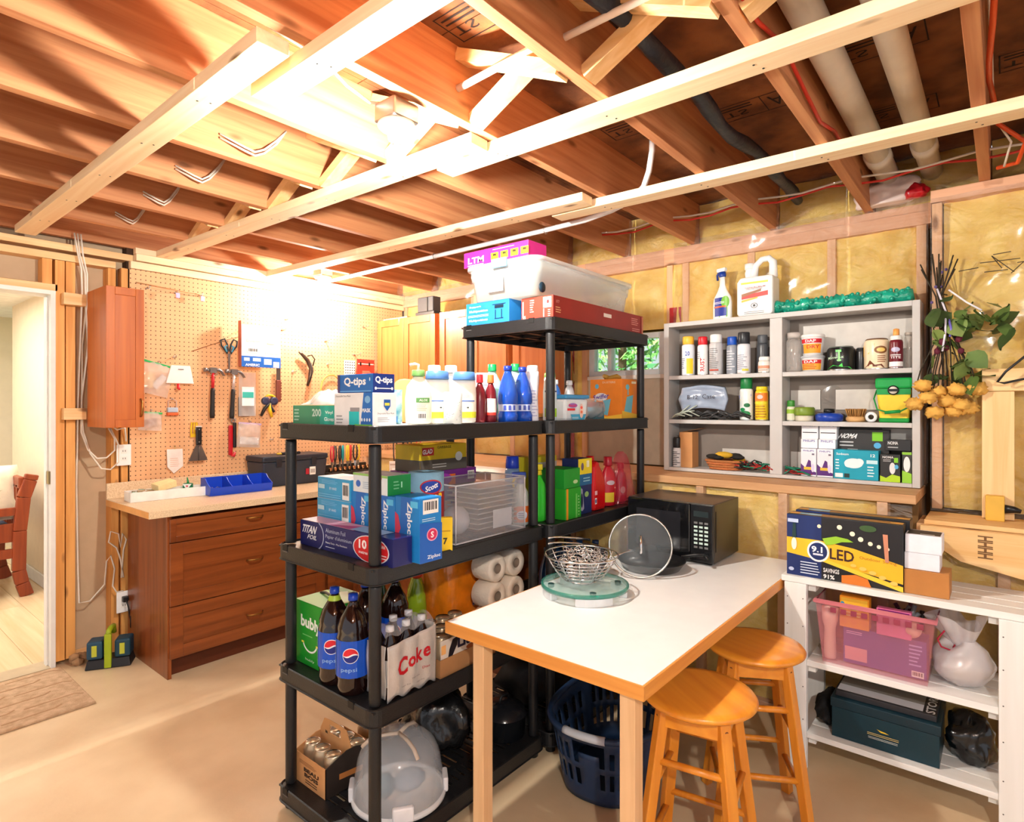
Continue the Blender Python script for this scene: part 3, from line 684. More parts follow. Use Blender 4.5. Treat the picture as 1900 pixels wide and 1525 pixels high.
# battery charger on the floor
t = thing('battery_charger', 'teal and lime dual battery charger on the floor by the door studs', 'charger', (1.13, 3.86, 0.0005), -30)
TE = M((18, 62, 82), .45); LI = M((160, 180, 30), .45); DK = M((30, 30, 34), .5)
MB().taper((-.11, .11, -.06, .06), (-.10, .10, -.05, .05), 0, .05, DK).build('charger_base', t, bevel=.006)
for s in (-1, 1):
    MB().box(s * .066 - .038, s * .066 + .038, -.05, .045, .052, .15, TE if s > 0 else M((30, 70, 95), .45)).build('battery_pack', t, bevel=.01)
    MB().box(s * .066 - .012, s * .066 + .012, -.053, -.0495, .07, .13, M((190, 195, 60), .5)).build('battery_label', t)
MB().box(-.017, .017, -.064, -.045, .004, .19, LI).build('front_band', t, bevel=.004)
MB().tube([(0, -.05, .17), (0, -.04, .2), (0, .0, .205), (0, .05, .2), (0, .06, .16)], .014, LI).build('carry_handle', t)
# small stones/old mortar by the door
mb = MB(); rr = random.Random(4)
for i in range(14): mb.ball((rr.uniform(.99, 1.10), rr.uniform(3.98, 4.04), rr.uniform(.01, .05)), rr.uniform(.012, .03), M((170, 130, 92), .9, bump=.5), 6, (1.2, .8, .8))
tag(mb.build('rubble'), 'small heap of broken plaster at the foot of the door studs', 'debris', kind='stuff')
# rug
RG = M((214, 180, 146), .95, var=.12, bump=.8, bscale=160, scale=30, rgb2=(190, 156, 122))
t = thing('floor_rug', 'beige textured rug with broken line pattern in front of the doorway', 'rug', (.40, 3.72, 0.0005))
MB().box(-.9, .535, -.315, .30, 0, .012, RG).build('rug_pile', t, bevel=.004)
mb = MB(); rl = M((176, 138, 102), .95)
for j in range(6):
    y = -.25 + j * .1
    for i in range(6):
        x = -.85 + i * .26 + (.1 if j % 2 else 0)
        if x + .22 < .53:
            mb.bar((x, y, .0125), (x + .2, y + .008, .0125), .007, .002, rl); mb.bar((x + .2, y + .008, .0125), (x + .23, y - .02 if (i + j) % 2 else y + .03, .0125), .007, .002, rl)
mb.build('pattern_line', t)
# ================================================================ furniture
MAHO = W((148, 78, 34), (110, 52, 18), 'X', .35, False, .7, .2); MAHOZ = W((154, 80, 34), (114, 54, 18), 'Z', .35, False, .7, .2)
HONEY = W((222, 134, 72), (202, 106, 48), 'Z', .35, False, .6, .2)
BRASS = M((168, 120, 60), .35, .9)
def shaker(parent, name, y, x0, x1, z0, z1, mat, matp, handle=None, plane='y', st=.055):
    """panel door or drawer front; plane 'y': front face at y, facing -y. plane 'x': faces -x (x0,x1 are y values)"""
    f = MB(); p = MB()
    def bx(mb, a0, a1, d0, d1, c0, c1, m):
        if plane == 'y': mb.box(a0, a1, d0, d1, c0, c1, m)
        else: mb.box(d0, d1, a0, a1, c0, c1, m)
    for b in ((x0, x0 + st, z0, z1), (x1 - st, x1, z0, z1), (x0 + st, x1 - st, z0, z0 + st), (x0 + st, x1 - st, z1 - st, z1)): bx(f, b[0], b[1], y, y + .019, b[2], b[3], mat)
    o = f.build(name, parent, bevel=.002)
    bx(p, x0 + st, x1 - st, y + .008, y + .016, z0 + st, z1 - st, matp); p.build('door_panel' if name == 'door' else 'drawer_panel', o)
    if handle:
        hx, hz, vert = handle; L_ = .048
        pts = []
        for i in range(9):
            t = i / 8 * 2 - 1; q = y - .026 * (1 - t * t) ** .5 - .001
            a = (hx, hz + t * L_) if vert else (hx + t * L_, hz)
            pts.append((a[0], q, a[1]) if plane == 'y' else (q, a[0], a[1]))
        MB().tube(pts, .0055, BRASS, 8).build('handle', o)
    return o
# base cabinet with three drawers
t = thing('drawer_cabinet', 'reddish brown base cabinet with three wide drawers under the left end of the counter', 'cabinet', (0, 0, 0.0005))
MB().box(1.255, 1.275, 3.405, 3.99, 0, .868, MAHOZ).build('side_panel', t)
MB().box(2.18, 2.2, 3.405, 3.99, 0, .868, MAHOZ).build('side_panel', t)
MB().box(1.275, 2.18, 3.47, 3.985, .10, .868, MAHO).build('carcass', t)
MB().box(1.275, 2.18, 3.455, 3.469, 0, .10, M((92, 40, 16), .5)).build('toe_kick', t)
for z0, z1, hz in ((.725, .85, .80), (.387, .72, .555), (.108, .382, .235)): shaker(t, 'drawer', 3.385, 1.262, 2.19, z0, z1, MAHO, MAHO, (1.72, hz, False), st=.065 if z1 - z0 > .2 else .03)
t = thing('base_cabinet', 'brown base cabinet filling the corner behind the black shelving', 'cabinet', (0, 0, 0.0005))
MB().box(2.215, 2.91, 3.42, 3.99, .0, .868, MAHO).build('carcass', t)
shaker(t, 'door', 3.40, 2.22, 2.56, .10, .85, MAHO, MAHO, (2.5, .7, True)); shaker(t, 'door', 3.40, 2.565, 2.92, .10, .85, MAHO, MAHO)
t = thing('base_cabinet', 'brown base cabinet along the low wall behind the tall black shelving', 'cabinet', (0, 0, 0.0005))
MB().box(2.42, 2.91, 2.06, 3.395, .0, .868, MAHO).build('carcass', t)
for a, b in ((2.07, 2.72), (2.73, 3.38)): shaker(t, 'door', 2.40, a, b, .10, .85, MAHO, MAHO, plane='x')
# countertop
LAMI = M((232, 208, 172), .35, var=.1, scale=180, rgb2=(206, 178, 142))
t = thing('countertop', 'speckled beige laminate countertop with a raised back edge', 'counter', (0, 0, 0))
MB().prism([(1.15, 3.355), (2.36, 3.355), (2.36, 2.05), (2.912, 2.05), (2.912, 4.015), (1.15, 4.015)], .8695, .908, LAMI).build('worktop', t, bevel=.003)
MB().box(1.15, 2.912, 3.997, 4.015, .9082, 1.0, LAMI).build('backsplash', t, bevel=.003)
MB().box(1.149, 1.1515, 3.36, 4.01, .872, .905, M((224, 160, 90), .5)).build('edge_strip', t)
# uppers
t = None
for i, (a, b, split, lb) in enumerate(((3.30, 4.0, 3.665, 'honey brown wall cabinet touching the pegboard'), (2.60, 3.255, 2.925, 'honey brown wall cabinet in the middle, above the blue capped lotions'), (2.24, 2.545, None, 'honey brown wall cabinet nearest the small window'))):
    t = thing('wall_cabinet', lb, 'cabinet', (0, 0, 0), group='honey brown wall cabinets')
    MB().box(3.096, 3.335, a, b, 1.40, 2.15, HONEY).build('carcass', t, bevel=.002)
    if split:
        shaker(t, 'door', 3.075, a + .002, split - .003, 1.402, 2.148, HONEY, HONEY, plane='x'); shaker(t, 'door', 3.075, split, b - .002, 1.402, 2.148, HONEY, HONEY, plane='x')
    else: shaker(t, 'door', 3.075, a + .002, b - .002, 1.402, 2.148, HONEY, HONEY, plane='x')
    MB().box(3.336, 3.375, a + .02, b - .02, 1.42, 2.13, dk).build('mounting_rail', t)
# small wall cabinet left
SW = W((198, 106, 36), (172, 84, 24), 'Z', .45, False, .7, .1)
t = thing('wall_cabinet', 'narrow reddish brown wall cabinet hung on the studs left of the pegboard', 'cabinet', (0, 0, 0))
MB().box(1.052, 1.232, 3.685, 3.985, 1.332, 2.092, SW).build('carcass', t, bevel=.002)
shaker(t, 'door', 3.665, 1.051, 1.233, 1.333, 2.091, SW, SW, (1.215, 1.44, True), st=.042)
# ---------------------------------------------------------------- black resin shelving
def tier(t, x0, x1, y0, y1, z):
    mb = MB(); r = .035; L = .055
    def ring(o):
        P = []
        for cx, cy, a0 in ((x1 - r, y1 - r, 0), (x0 + r, y1 - r, 90), (x0 + r, y0 + r, 180), (x1 - r, y0 + r, 270)):
            for k in range(5):
                a = R(a0 + k * 22.5); P.append((cx + (r - o) * math.cos(a), cy + (r - o) * math.sin(a)))
        return P
    prof = [(0.004, 0), (0, -.003), (0, -L + .004), (-.004, -L + .002), (-.004, -L), (.008, -L), (.008, -.004)]   # (inset, z)
    rings = [ring(o) for o, _ in prof]; n = len(rings[0]); vs = []; fs = []
    for (o, dz), rg in zip(prof, rings): vs += [(x, y, z + dz) for x, y in rg]
    for j in range(len(prof)):
        j2 = (j + 1) % len(prof)
        for i in range(n): fs.append((j * n + i, j * n + (i + 1) % n, j2 * n + (i + 1) % n, j2 * n + i))
    mb.add(vs, fs, BLACKP)
    mb.build('shelf_rim', t)
    d = MB(); zd = z - .006
    d.box(x0 + .006, x1 - .006, y0 + .006, y0 + .07, zd - .006, zd, BLACKP); d.box(x0 + .006, x1 - .006, y1 - .07, y1 - .006, zd - .006, zd, BLACKP)
    d.box(x0 + .006, x0 + .07, y0 + .07, y1 - .07, zd - .006, zd, BLACKP); d.box(x1 - .07, x1 - .006, y0 + .07, y1 - .07, zd - .006, zd, BLACKP)
    k = int((x1 - x0 - .14) / .036); s = (x1 - x0 - .14) / k
    for i in range(k): d.box(x0 + .07 + s * (i + .2), x0 + .07 + s * (i + .8), y0 + .07, y1 - .07, zd - .006, zd - .0008, BLACKP)
    for q in (1, 2, 3): yy = y0 + (y1 - y0) * q / 4; d.box(x0 + .05, x1 - .05, yy - .012, yy + .012, zd - .03, zd - .0012, BLACKP)
    for q in range(1, 6): xx = x0 + (x1 - x0) * q / 6; d.box(xx - .004, xx + .004, y0 + .01, y1 - .01, zd - .035, zd - .007, BLACKP)
    o = d.build('shelf_grid', t); o['kind'] = 'stuff'
    # notches in the rim (darker recess clips)
    nt = M((12, 12, 13), .6)
    for yy in (y0 + .11, y1 - .06): MB().box(x0 - .0015, x0 + .006, yy - .014, yy + .014, z - .020, z + .0015, nt).build('rim_notch', t)
    MB().box(x0 - .002, x0, yy - .016, yy + .016, z - .024, z - .021, M((90, 90, 92), .4)).build('rim_notch', t)
def shelving(x0, x1, y0, y1, zs, label):
    t = thing('shelving_unit', label, 'shelf', (0, 0, 0))
    for z in zs: tier(t, x0, x1, y0, y1, z)
    P = MB(); P.lathe([(.0185, 0), (.0195, .005), (.0195, .362), (.0185, .373)], BLACKP, n=20); first = None
    for x in (x0 + .036, x1 - .036):
        for y in (y0 + .036, y1 - .036):
            for z in zs[:-1]:
                if first is None: first = P.build('post', t); first.location = (x, y, z)
                else: share(first, (x, y, z), parent=t)
            MB().lathe([(.016, .0008), (.02, .004), (.02, .03), (.024, .034)], BLACKP, x, y, n=14).build('foot', t)
    return t
TZ = [.09, .523, .956, 1.389]
shelving(1.11, 1.985, 1.465, 2.025, TZ, 'black plastic four tier shelving unit in the foreground, holding drinks and boxes')
shelving(1.992, 2.87, 1.435, 1.97, TZ + [1.822], 'tall black plastic five tier shelving unit by the small window')
D1, D2, D3, D4, D0 = 1.3835, .9505, .5175, .0845, 1.8165
# ---------------------------------------------------------------- table
TW = M((240, 240, 240), .22, var=.015)
TE_ = W((232, 160, 76), (214, 136, 56), 'Y', .4, False)
t = thing('work_table', 'white topped table with wooden edge standing against the black shelving', 'table', (0, 0, .0005))
MB().box(1.372, 2.9, .707, 1.408, .704, .7395, M((205, 190, 165), .6)).build('core_board', t)
MB().box(1.370, 2.902, .705, 1.410, .7396, .742, TW).build('table_top', t, bevel=.0006)
for b in ((1.364, 1.3715, .699, 1.416), (2.9005, 2.908, .699, 1.416)): MB().box(b[0], b[1], b[2], b[3], .703, .7405, TE_).build('edge_banding', t)
for b in ((.699, .7065), (1.4085, 1.416)): MB().box(1.3716, 2.9, b[0], b[1], .703, .7405, W((232, 160, 76), (214, 136, 56), 'X', .4, False)).build('edge_banding', t)
LG = W((236, 196, 150), (222, 176, 126), 'Z', .45, False)
for x, y in ((1.385, .735), (1.385, 1.265), (2.80, .735), (2.80, 1.30)): MB().box(x, x + .045, y, y + .045, 0, .7035, LG).build('leg', t, bevel=.002)
# ---------------------------------------------------------------- stools
SO = W((236, 156, 50), (218, 132, 34), 'X', .3, False, .8, .3); SOZ = W((232, 150, 46), (212, 126, 30), 'Z', .3, False, .8, .3)
def stool(x, y, a0, label):
    t = thing('bar_stool', label, 'stool', (x, y, .0005), a0, 'round wooden stools under the table')
    MB().lathe([(.001, .572), (.12, .574), (.155, .58), (.165, .588), (.166, .594), (.16, .602), (.14, .604), (.001, .598)], SO, n=48).build('seat', t)
    for k in range(4):
        a = R(k * 90); c, s = math.cos(a), math.sin(a); a2 = R(k * 90 + 90)
        MB().bar((.205 * c, .205 * s, 0), (.118 * c, .118 * s, .572), .034, .030, SOZ, up=(c, s, 0)).build('leg', t, bevel=.004)
        for z in ((.20, .42) if k % 2 else (.15, .34)):
            q = .205 - .087 * z / .572; MB().tube([(q * c, q * s, z), (q * math.cos(a2), q * math.sin(a2), z)], .0105, SOZ, 10).build('rung', t)
        q0 = .124; MB().bar((q0 * c, q0 * s, .545), (q0 * math.cos(a2), q0 * math.sin(a2), .545), .018, .05, SO).build('seat_rail', t)
        MB().lathe([(.006, .0), (.006, .002)], M((120, 66, 24), .5), n=10).at()
        MB().at((.134 * c, .134 * s, .545), (0, R(90), a)).lathe([(.007, 0), (.0065, .003)], M((130, 74, 28), .5), n=10).build('screw_plug', t)
    return t
stool(1.715, .70, 235, 'round wooden stool nearest the front corner of the white table')
stool(2.185, .685, 254, 'round wooden stool further back, beside the white slatted shelf')
# ---------------------------------------------------------------- white slatted shelf
WS = W((246, 246, 244), (232, 232, 228), 'Y', .5, False, .5); WSZ = W((246, 246, 244), (234, 234, 230), 'Z', .5, False, .5)
t = thing('slatted_shelf', 'white painted wooden shelf with slatted boards at the right side', 'shelf', (0, 0, .0005))
for y0, y1 in ((.606, .688), (-.068, .014)):
    for x0 in (2.565, 2.87): MB().box(x0, x0 + .03, y0, y1, 0, .738, WSZ).build('post', t, bevel=.002)
    m = MB()
    for z in (.09, .2, .33, .45, .57, .68):
        for dy in (.012, .07): m.at((2.5645, y0 + dy, z), (0, R(-90), 0)).lathe([(.0025, 0), (.0022, .0006)], M((90, 85, 80), .5), n=6)
    q = m.build('nail_head', t); q['kind'] = 'stuff'
for z0, z1, ya, yb in ((.739, .763, -.075, .70), (.416, .440, .0145, .6055), (.130, .152, .0145, .6055)):
    for i in range(4):
        MB().box(2.567 + i * .085, 2.567 + i * .085 + .079, ya, yb, z0, z1, WS).build('slat', t, bevel=.002)
    for y in (.0145, .578): MB().box(2.596, 2.868, y, y + .027, z0 - .03, z0 - .0005, WS).build('cleat', t)
# ---------------------------------------------------------------- gray wall shelf
GS = M((196, 194, 192), .5, var=.02); GB = M((128, 118, 110), .6, var=.04); GL = M((206, 202, 196), .5)
t = thing('wall_shelf', 'gray wall shelf with six compartments full of cans and boxes', 'shelf', (0, 0, .001))
X0, X1 = 3.19, 3.335
MB().box(X1, X1 + .006, .29, 1.505, 1.06, 1.92, GB).build('back_panel', t)
for y0, y1, in ((1.478, 1.508), (.287, .317)): MB().box(X0, X1 - .0005, y0, y1, 1.082, 1.922, GS).build('side_panel', t, bevel=.0015)
MB().box(X0, X1 - .0005, .866, .926, 1.1005, 1.897, GS).build('divider', t, bevel=.0015)
for z0, z1 in ((1.8975, 1.922), (1.082, 1.100)): MB().box(X0, X1 - .0005, .3175, 1.4775, z0, z1, GS).build('shelf_board', t, bevel=.0015)
for z in (1.620, 1.372):
    MB().box(X0 + .002, X1 - .001, .9265, 1.4775, z - .022, z, GS).build('shelf_board', t, bevel=.0015); MB().box(X0 + .002, X1 - .001, .3175, .8655, z - .022, z, GS).build('shelf_board', t, bevel=.0015)
for (y0, y1, z0, z1) in ((.93, 1.35, 1.765, 1.80), (.325, .80, 1.72, 1.86), (.325, .65, 1.43, 1.53), (.72, .86, 1.43, 1.53), (.93, 1.22, 1.12, 1.21), (.70, .86, 1.12, 1.21), (.32, .45, 1.27, 1.34)):
    MB().box(X1 - .008, X1 - .0008, y0, y1, z0, z1, GL).build('back_cleat', t)
S1, S2, S3, ST = 1.6215, 1.3735, 1.1015, 1.9235
# ================================================================ things on the gray wall shelf (fronts face -x)
def can(name, label, y, z, r, h, col, capcol, x=3.245, art=None, caph=.045, group=None, dome=False, metal=0.0, cat='can', capname='cap', rough=.3):
    t = thing(name, label, cat, (x, y, z), -90, group)
    b = MB(); hb = h - caph
    b.lathe([(r * .96, 0), (r, .004), (r, hb - .012), (r * .93, hb - .004), (r * .8, hb)], M(col, rough, metal), n=28); b.build('can_body', t)
    c = MB(); c.lathe([(r * .86, hb + .0004), (r * .88, hb + .002), (r * .88, h - .006), (r * .8, h), (.001, h)], M(capcol, .35), n=28); c.build(capname, t)
    MB().lathe([(r * 1.01, .0015), (r * 1.01, .005)], STEEL, n=28, close=False).build('bottom_rim', t)
    if art: print_round(art, r, .006, hb - .014, t, span=r * 2.6)
    return t
g1 = 'spray cans on the top row of the gray shelf'
can('spray_can', 'white and yellow spray can with a yellow cap, far left on the gray shelf', 1.385, S1, .036, .222, (225, 232, 240), (244, 190, 60), art=[('r', .75, .3, .4, .55, (240, 206, 40)), ('t', '20', .6, .75, .25, .16, (30, 70, 170), 0, .02), ('lines', .3, .4, .35, .4, 6, (120, 130, 150))], group=g1)
can('spray_can', 'red capped slim white spray can on the gray shelf', 1.30, S1, .029, .215, (235, 235, 235), (208, 24, 40), art=[('t', 'RUST', .6, .35, .3, .5, (200, 30, 40), -90, .02), ('lines', .35, .7, .4, .3, 4, (150, 150, 160))], group=g1)
can('spray_can', 'silver gray spray can with a white cap on the gray shelf', 1.225, S1, .036, .222, (196, 196, 198), (238, 238, 236), art=[('lines', .5, .5, .6, .8, 12, (120, 120, 122)), ('r', .5, .12, .5, .06, (180, 70, 50))], group=g1)
can('spray_can', 'blue capped silver spray can on the gray shelf', 1.144, S1, .029, .205, (150, 156, 166), (28, 84, 190), x=3.265, art=[('lines', .5, .5, .6, .8, 8, (220, 220, 225))], group=g1)
can('spray_can', 'white spray can with a tall black cap on the gray shelf', 1.074, S1, .034, .222, (226, 228, 234), (36, 40, 46), caph=.062, art=[('lines', .5, .4, .6, .6, 8, (150, 150, 165)), ('r', .7, .1, .35, .08, (210, 200, 60))], group=g1)
can('spray_can', 'dark gray spray can half hidden next to the shelf divider', .99, S1, .029, .205, (74, 78, 84), (84, 88, 94), x=3.285, group=g1)
t = can('small_jar', 'short white jar with a white lid beside the shelf divider', .962, S1, .031, .084, (236, 230, 222), (244, 242, 238), x=3.225, caph=.02, art=[('r', .5, .55, .9, .35, (216, 150, 120)), ('lines', .5, .2, .6, .2, 2, (170, 120, 100))], cat='jar', capname='lid')
t = bottle('glass_jar', 'tall clear glass jar of dark screws on the gray shelf', 3.25, .825, S1, [(.036, 0), (.038, .005), (.038, .15), (.03, .172)], clear((220, 214, 208), .35), [(.031, .173), (.032, .2), (.001, .2)], M((200, 192, 186), .4), cat='jar', liquid=(.11, M((92, 66, 52), .6, bump=1, bscale=140)))
def tub(name, label, x, y, z, r0, r1, h, col, lid, art=None, rz=-90, cat='tub'):
    t = thing(name, label, cat, (x, y, z), rz)
    MB().lathe([(r0, 0), (r1, h * .88)], M(col, .4), n=28).build('tub_body', t)
    MB().lathe([(r1 * 1.05, h * .86), (r1 * 1.06, h * .97), (r1 * .98, h), (.001, h)], M(lid, .4), n=28).build('lid', t)
    if art: print_round(art, r1, h * .05, h * .84, t, span=r1 * 2.4, rf=lambda v: r0 + (r1 - r0) * (v * .9 + .06))
    return t
tub('filler_tub', 'round white tub with a red and orange label, lower of the stacked pair', 3.25, .737, S1, .046, .052, .078, (226, 226, 226), (196, 200, 206), [('r', .5, .7, .85, .3, (214, 40, 40)), ('r', .5, .3, .85, .5, (240, 170, 50)), ('lines', .5, .3, .7, .4, 3, (200, 70, 40)), ('t', 'DAP', .5, .7, .5, .2, (250, 240, 240), 0, .02)])
tub('filler_tub', 'round white tub with a red and orange label, upper of the stacked pair', 3.25, .737, S1 + .0785, .045, .052, .105, (236, 236, 236), (248, 246, 244), [('r', .5, .8, .9, .25, (206, 28, 40)), ('r', .55, .35, .75, .55, (244, 160, 40)), ('t', 'DRY', .6, .45, .5, .2, (206, 40, 30), 0, .02), ('t', 'DAP', .5, .8, .4, .16, (250, 240, 240), 0, .02), ('r', .12, .35, .1, .55, (120, 120, 130))])
t = can('paint_tin', 'black tin with green flame print beside the two stacked white tubs', .614, S1, .06, .118, (26, 28, 28), (150, 156, 150), x=3.262, caph=.004, art=[('r', .5, .93, .16, .12, (110, 210, 110)), ('t', 'Minwax', .4, .6, .5, .14, (190, 220, 190), 8, .01), ('p', [(.1, 0), (.9, 0), (.8, .12), (.62, .1), (.6, .3), (.5, .15), (.35, .22), (.2, .08)], (70, 200, 80)), ('e', .52, .45, .12, .12, (150, 230, 140)), ('r', .52, .72, .05, .5, (160, 240, 150))], cat='tin', capname='lid')
can('paint_tin', 'dark gray tin standing just behind the green flame tin', .535, S1, .022, .11, (60, 60, 62), (50, 50, 52), x=3.30, caph=.01, cat='tin', capname='lid')
t = can('stain_tin', 'white and brown tin with a yellow corner on the gray shelf', .464, S1, .052, .145, (246, 226, 190), (130, 90, 60), x=3.262, caph=.005, art=[('p', [(.0, .9), (0, .45), (.3, .55), (.5, .95)], (248, 196, 60)), ('e', .68, .7, .4, .3, (140, 92, 50)), ('e', .68, .7, .26, .16, (250, 214, 120)), ('p', [(.1, 0), (.5, .05), (.8, 0), (.7, .15), (.5, .12), (.35, .3), (.25, .1)], (110, 52, 26)), ('lines', .75, .35, .35, .3, 4, (160, 100, 60))], cat='tin', capname='lid')
t = can('glue_bottle', 'dark red bottle with an orange nozzle near the right end of the gray shelf', .381, S1, .027, .15, (110, 18, 34), (236, 236, 232), x=3.222, caph=.02, art=[('r', .5, .12, 1, .2, (240, 240, 240)), ('e', .5, .72, .5, .2, (190, 190, 220)), ('t', 'TITE', .5, .4, .6, .1, (250, 240, 240), 0, .02), ('r', .5, .5, .6, .04, (220, 220, 220))], cat='bottle')
MB().lathe([(.011, .15), (.013, .155), (.012, .18), (.004, .183), (.001, .183)], M((232, 160, 80), .5), n=16).build('nozzle', t)
bottle('glass_jar', 'clear jar with wire inside at the right end of the top row', 3.262, .336, S1, [(.016, 0), (.018, .005), (.018, .14), (.015, .15)], clear((222, 214, 204), .35), [(.016, .151), (.017, .165), (.001, .165)], M((170, 160, 150), .4), cat='jar', liquid=(.03, M((60, 50, 44), .6)))
# middle row
t = thing('folded_plastic', 'gray plastic sheet bag labelled B12 Case on the gray shelf', 'bag', (3.25, 1.275, S2), -90)
def fn(u, v): 
    k = math.sin(math.pi * min(1, max(0, v))) ** .5
    return ((u - .5) * .27 * (1 - .25 * abs(v - .5)), -.06 + .02 * noise.noise((u * 3, v * 3, 7)) * k, .05 + .125 * v + .015 * math.sin(u * 3.1))
MB().grid(fn, 16, 10, M((150, 164, 186), .25, coat=.3)).build('bag_front', t, solid=.02)
mb = MB(); rr = random.Random(5)
for i in range(24):
    x = rr.uniform(-.15, .13); mb.tube([(x, rr.uniform(-.07, -.03), rr.uniform(.004, .03)), (x + .06, -.06, rr.uniform(.01, .05)), (x + .12, rr.uniform(-.06, 0), rr.uniform(.003, .03))], .005, M((56, 56, 58), .25), 5)
mb.build('sheet_folds', t)
mb = MB(); 
for body, cx, cz, w, h in (('B-12', -.05, .125, .06, .022), ('Case', .04, .128, .07, .024)):
    g, fs = glyphs(body); mb.add([(cx + x * w, -.089, cz + y * h) for x, y in g], fs, M((40, 44, 60), .6))
mb.build('handwriting', t)
mb = MB()
for i in range(7): mb.tube([(-.16, -.05, .01), (-.13 + i * .012, -.07, .03 + i * .003), (-.08 + i * .014, -.065, .02 + (i % 3) * .03)], .0035, M((180, 190, 178), .3), 5)
o = mb.build('cord_hank'); tag(o, 'thin pale green cord hank at the left end of the middle row', 'cord', (3.235, 1.293, S2), -90)
can('spray_can', 'white spray can with green cap and swirls in the middle row', 1.061, S2, .034, .228, (236, 240, 238), (18, 122, 60), art=[('p', [(.1, .72), (.9, .82), (.9, .9), (.1, .86)], (40, 80, 190)), ('p', [(.2, .66), (.9, .74), (.9, .78), (.2, .7)], (240, 220, 60)), ('e', .65, .5, .35, .15, (20, 110, 60)), ('e', .5, .2, .7, .2, (30, 130, 70)), ('e', .4, .35, .3, .12, (20, 140, 80))], caph=.06)
can('wipes_tube', 'orange and yellow canister beside the green capped spray can', .982, S2, .032, .178, (238, 206, 40), (228, 206, 30), x=3.245, caph=.02, art=[('r', .5, .85, 1, .3, (232, 130, 40)), ('e', .5, .85, .35, .16, (236, 200, 190)), ('r', .5, .62, .9, .05, (240, 230, 60)), ('lines', .5, .3, .8, .5, 5, (190, 130, 30))], cat='canister')
can('small_bottle', 'small white bottle with a green cap beside the divider', .838, S2, .021, .105, (226, 224, 200), (60, 140, 50), caph=.032, art=[('r', .5, .8, 1, .4, (150, 190, 60))], cat='bottle')
t = thing('round_case', 'round case with an olive green lid on the middle row', 'case', (3.245, .775, S2), -90)
MB().lathe([(.040, 0), (.042, .006), (.042, .028), (.001, .028)], M((214, 206, 186), .5), n=28).build('case_bottom', t); MB().lathe([(.046, .0285), (.048, .036), (.048, .062), (.043, .07), (.001, .071)], M((120, 146, 46), .4), n=28).build('lid', t)
t = thing('wax_tin', 'low round blue tin with a black knob on the middle row', 'tin', (3.252, .664, S2), -90)
MB().lathe([(.052, 0), (.06, .006), (.062, .03), (.05, .04), (.001, .042)], M((26, 66, 170), .3), n=32).build('tin_body', t); MB().lathe([(.022, .0425), (.025, .046), (.025, .062), (.001, .063)], BLK, n=20).build('knob', t)
t = thing('scrub_brush', 'round wooden scrub brush lying bristles up on the middle row', 'brush', (3.25, .549, S2), -90)
MB().lathe([(.035, 0), (.041, .008), (.041, .02), (.035, .026), (.001, .026)], W((226, 180, 120), (206, 156, 96), 'X', .5, False), n=28).build('brush_head', t)
mb = MB()
for i in range(70):
    a = i * 2.4; q = .034 * math.sqrt(i / 70); x, y = q * math.cos(a), q * math.sin(a); mb.tube([(x, y, .026), (x * 1.35, y * 1.35, .062)], .0032, M((176, 128, 70), .8), 4)
mb.build('bristles', t)
t = thing('tape_roll', 'small white roll standing on edge beside the green pail', 'roll', (3.225, .480, S2 + .0245), rot=(0, R(90), 0))
MB().lathe([(.012, -.012), (.024, -.012), (.024, .012), (.012, .012), (.012, -.012)], M((232, 236, 240), .4), n=28, close=False).build('roll_body', t)
MB().lathe([(.0118, -.011), (.0118, .011)], M((130, 150, 160), .5), n=16, close=False).build('core', t)
t = thing('garden_pail', 'green and yellow plastic pail with a handle at the right end of the middle row', 'pail', (3.257, .389, S2), -90)
MB().taper((-.055, .055, -.05, .05), (-.068, .068, -.06, .06), 0, .155, M((244, 212, 60), .4)).build('pail_body', t, bevel=.008)
MB().taper((-.058, .058, -.053, .053), (-.059, .059, -.054, .054), 0.0, .022, M((20, 150, 60), .35)).build('base_band', t, bevel=.006)
MB().box(-.073, .073, -.065, .065, .155, .205, M((14, 158, 72), .35)).build('lid', t, bevel=.01)
mb = MB(); GR = M((14, 150, 70), .35)
mb.box(-.066, .066, -.0605, -.0585, .128, .155, GR); mb.build('green_band', t)
mb = MB()
for e, o in (((.0, .155, .022, BLK), 0), ): mb.at((0, -.0655, .148), (R(90), 0, 0)).lathe([(.022, 0), (.022, .0012), (.001, .0012)], BLK, n=24); mb.at((0, -.067, .148), (R(90), 0, 0)).lathe([(.017, 0), (.017, .001), (.001, .001)], M((226, 220, 210), .4), n=24)
mb.at(); mb.box(-.02, .02, -.0692, -.0682, .142, .154, BLK); mb.build('round_emblem', t)
MB().tube([(-.074, 0, .15), (-.078, -.05, .11), (-.06, -.085, .06), (-.02, -.09, .048), (.03, -.09, .052), (.06, -.085, .07), (.078, -.05, .12), (.074, 0, .15)], .0035, GR, 7).build('bail_handle', t)
MB().tube([(-.03, -.091, .046), (.03, -.091, .052)], .008, GR, 10).build('handle_grip', t)
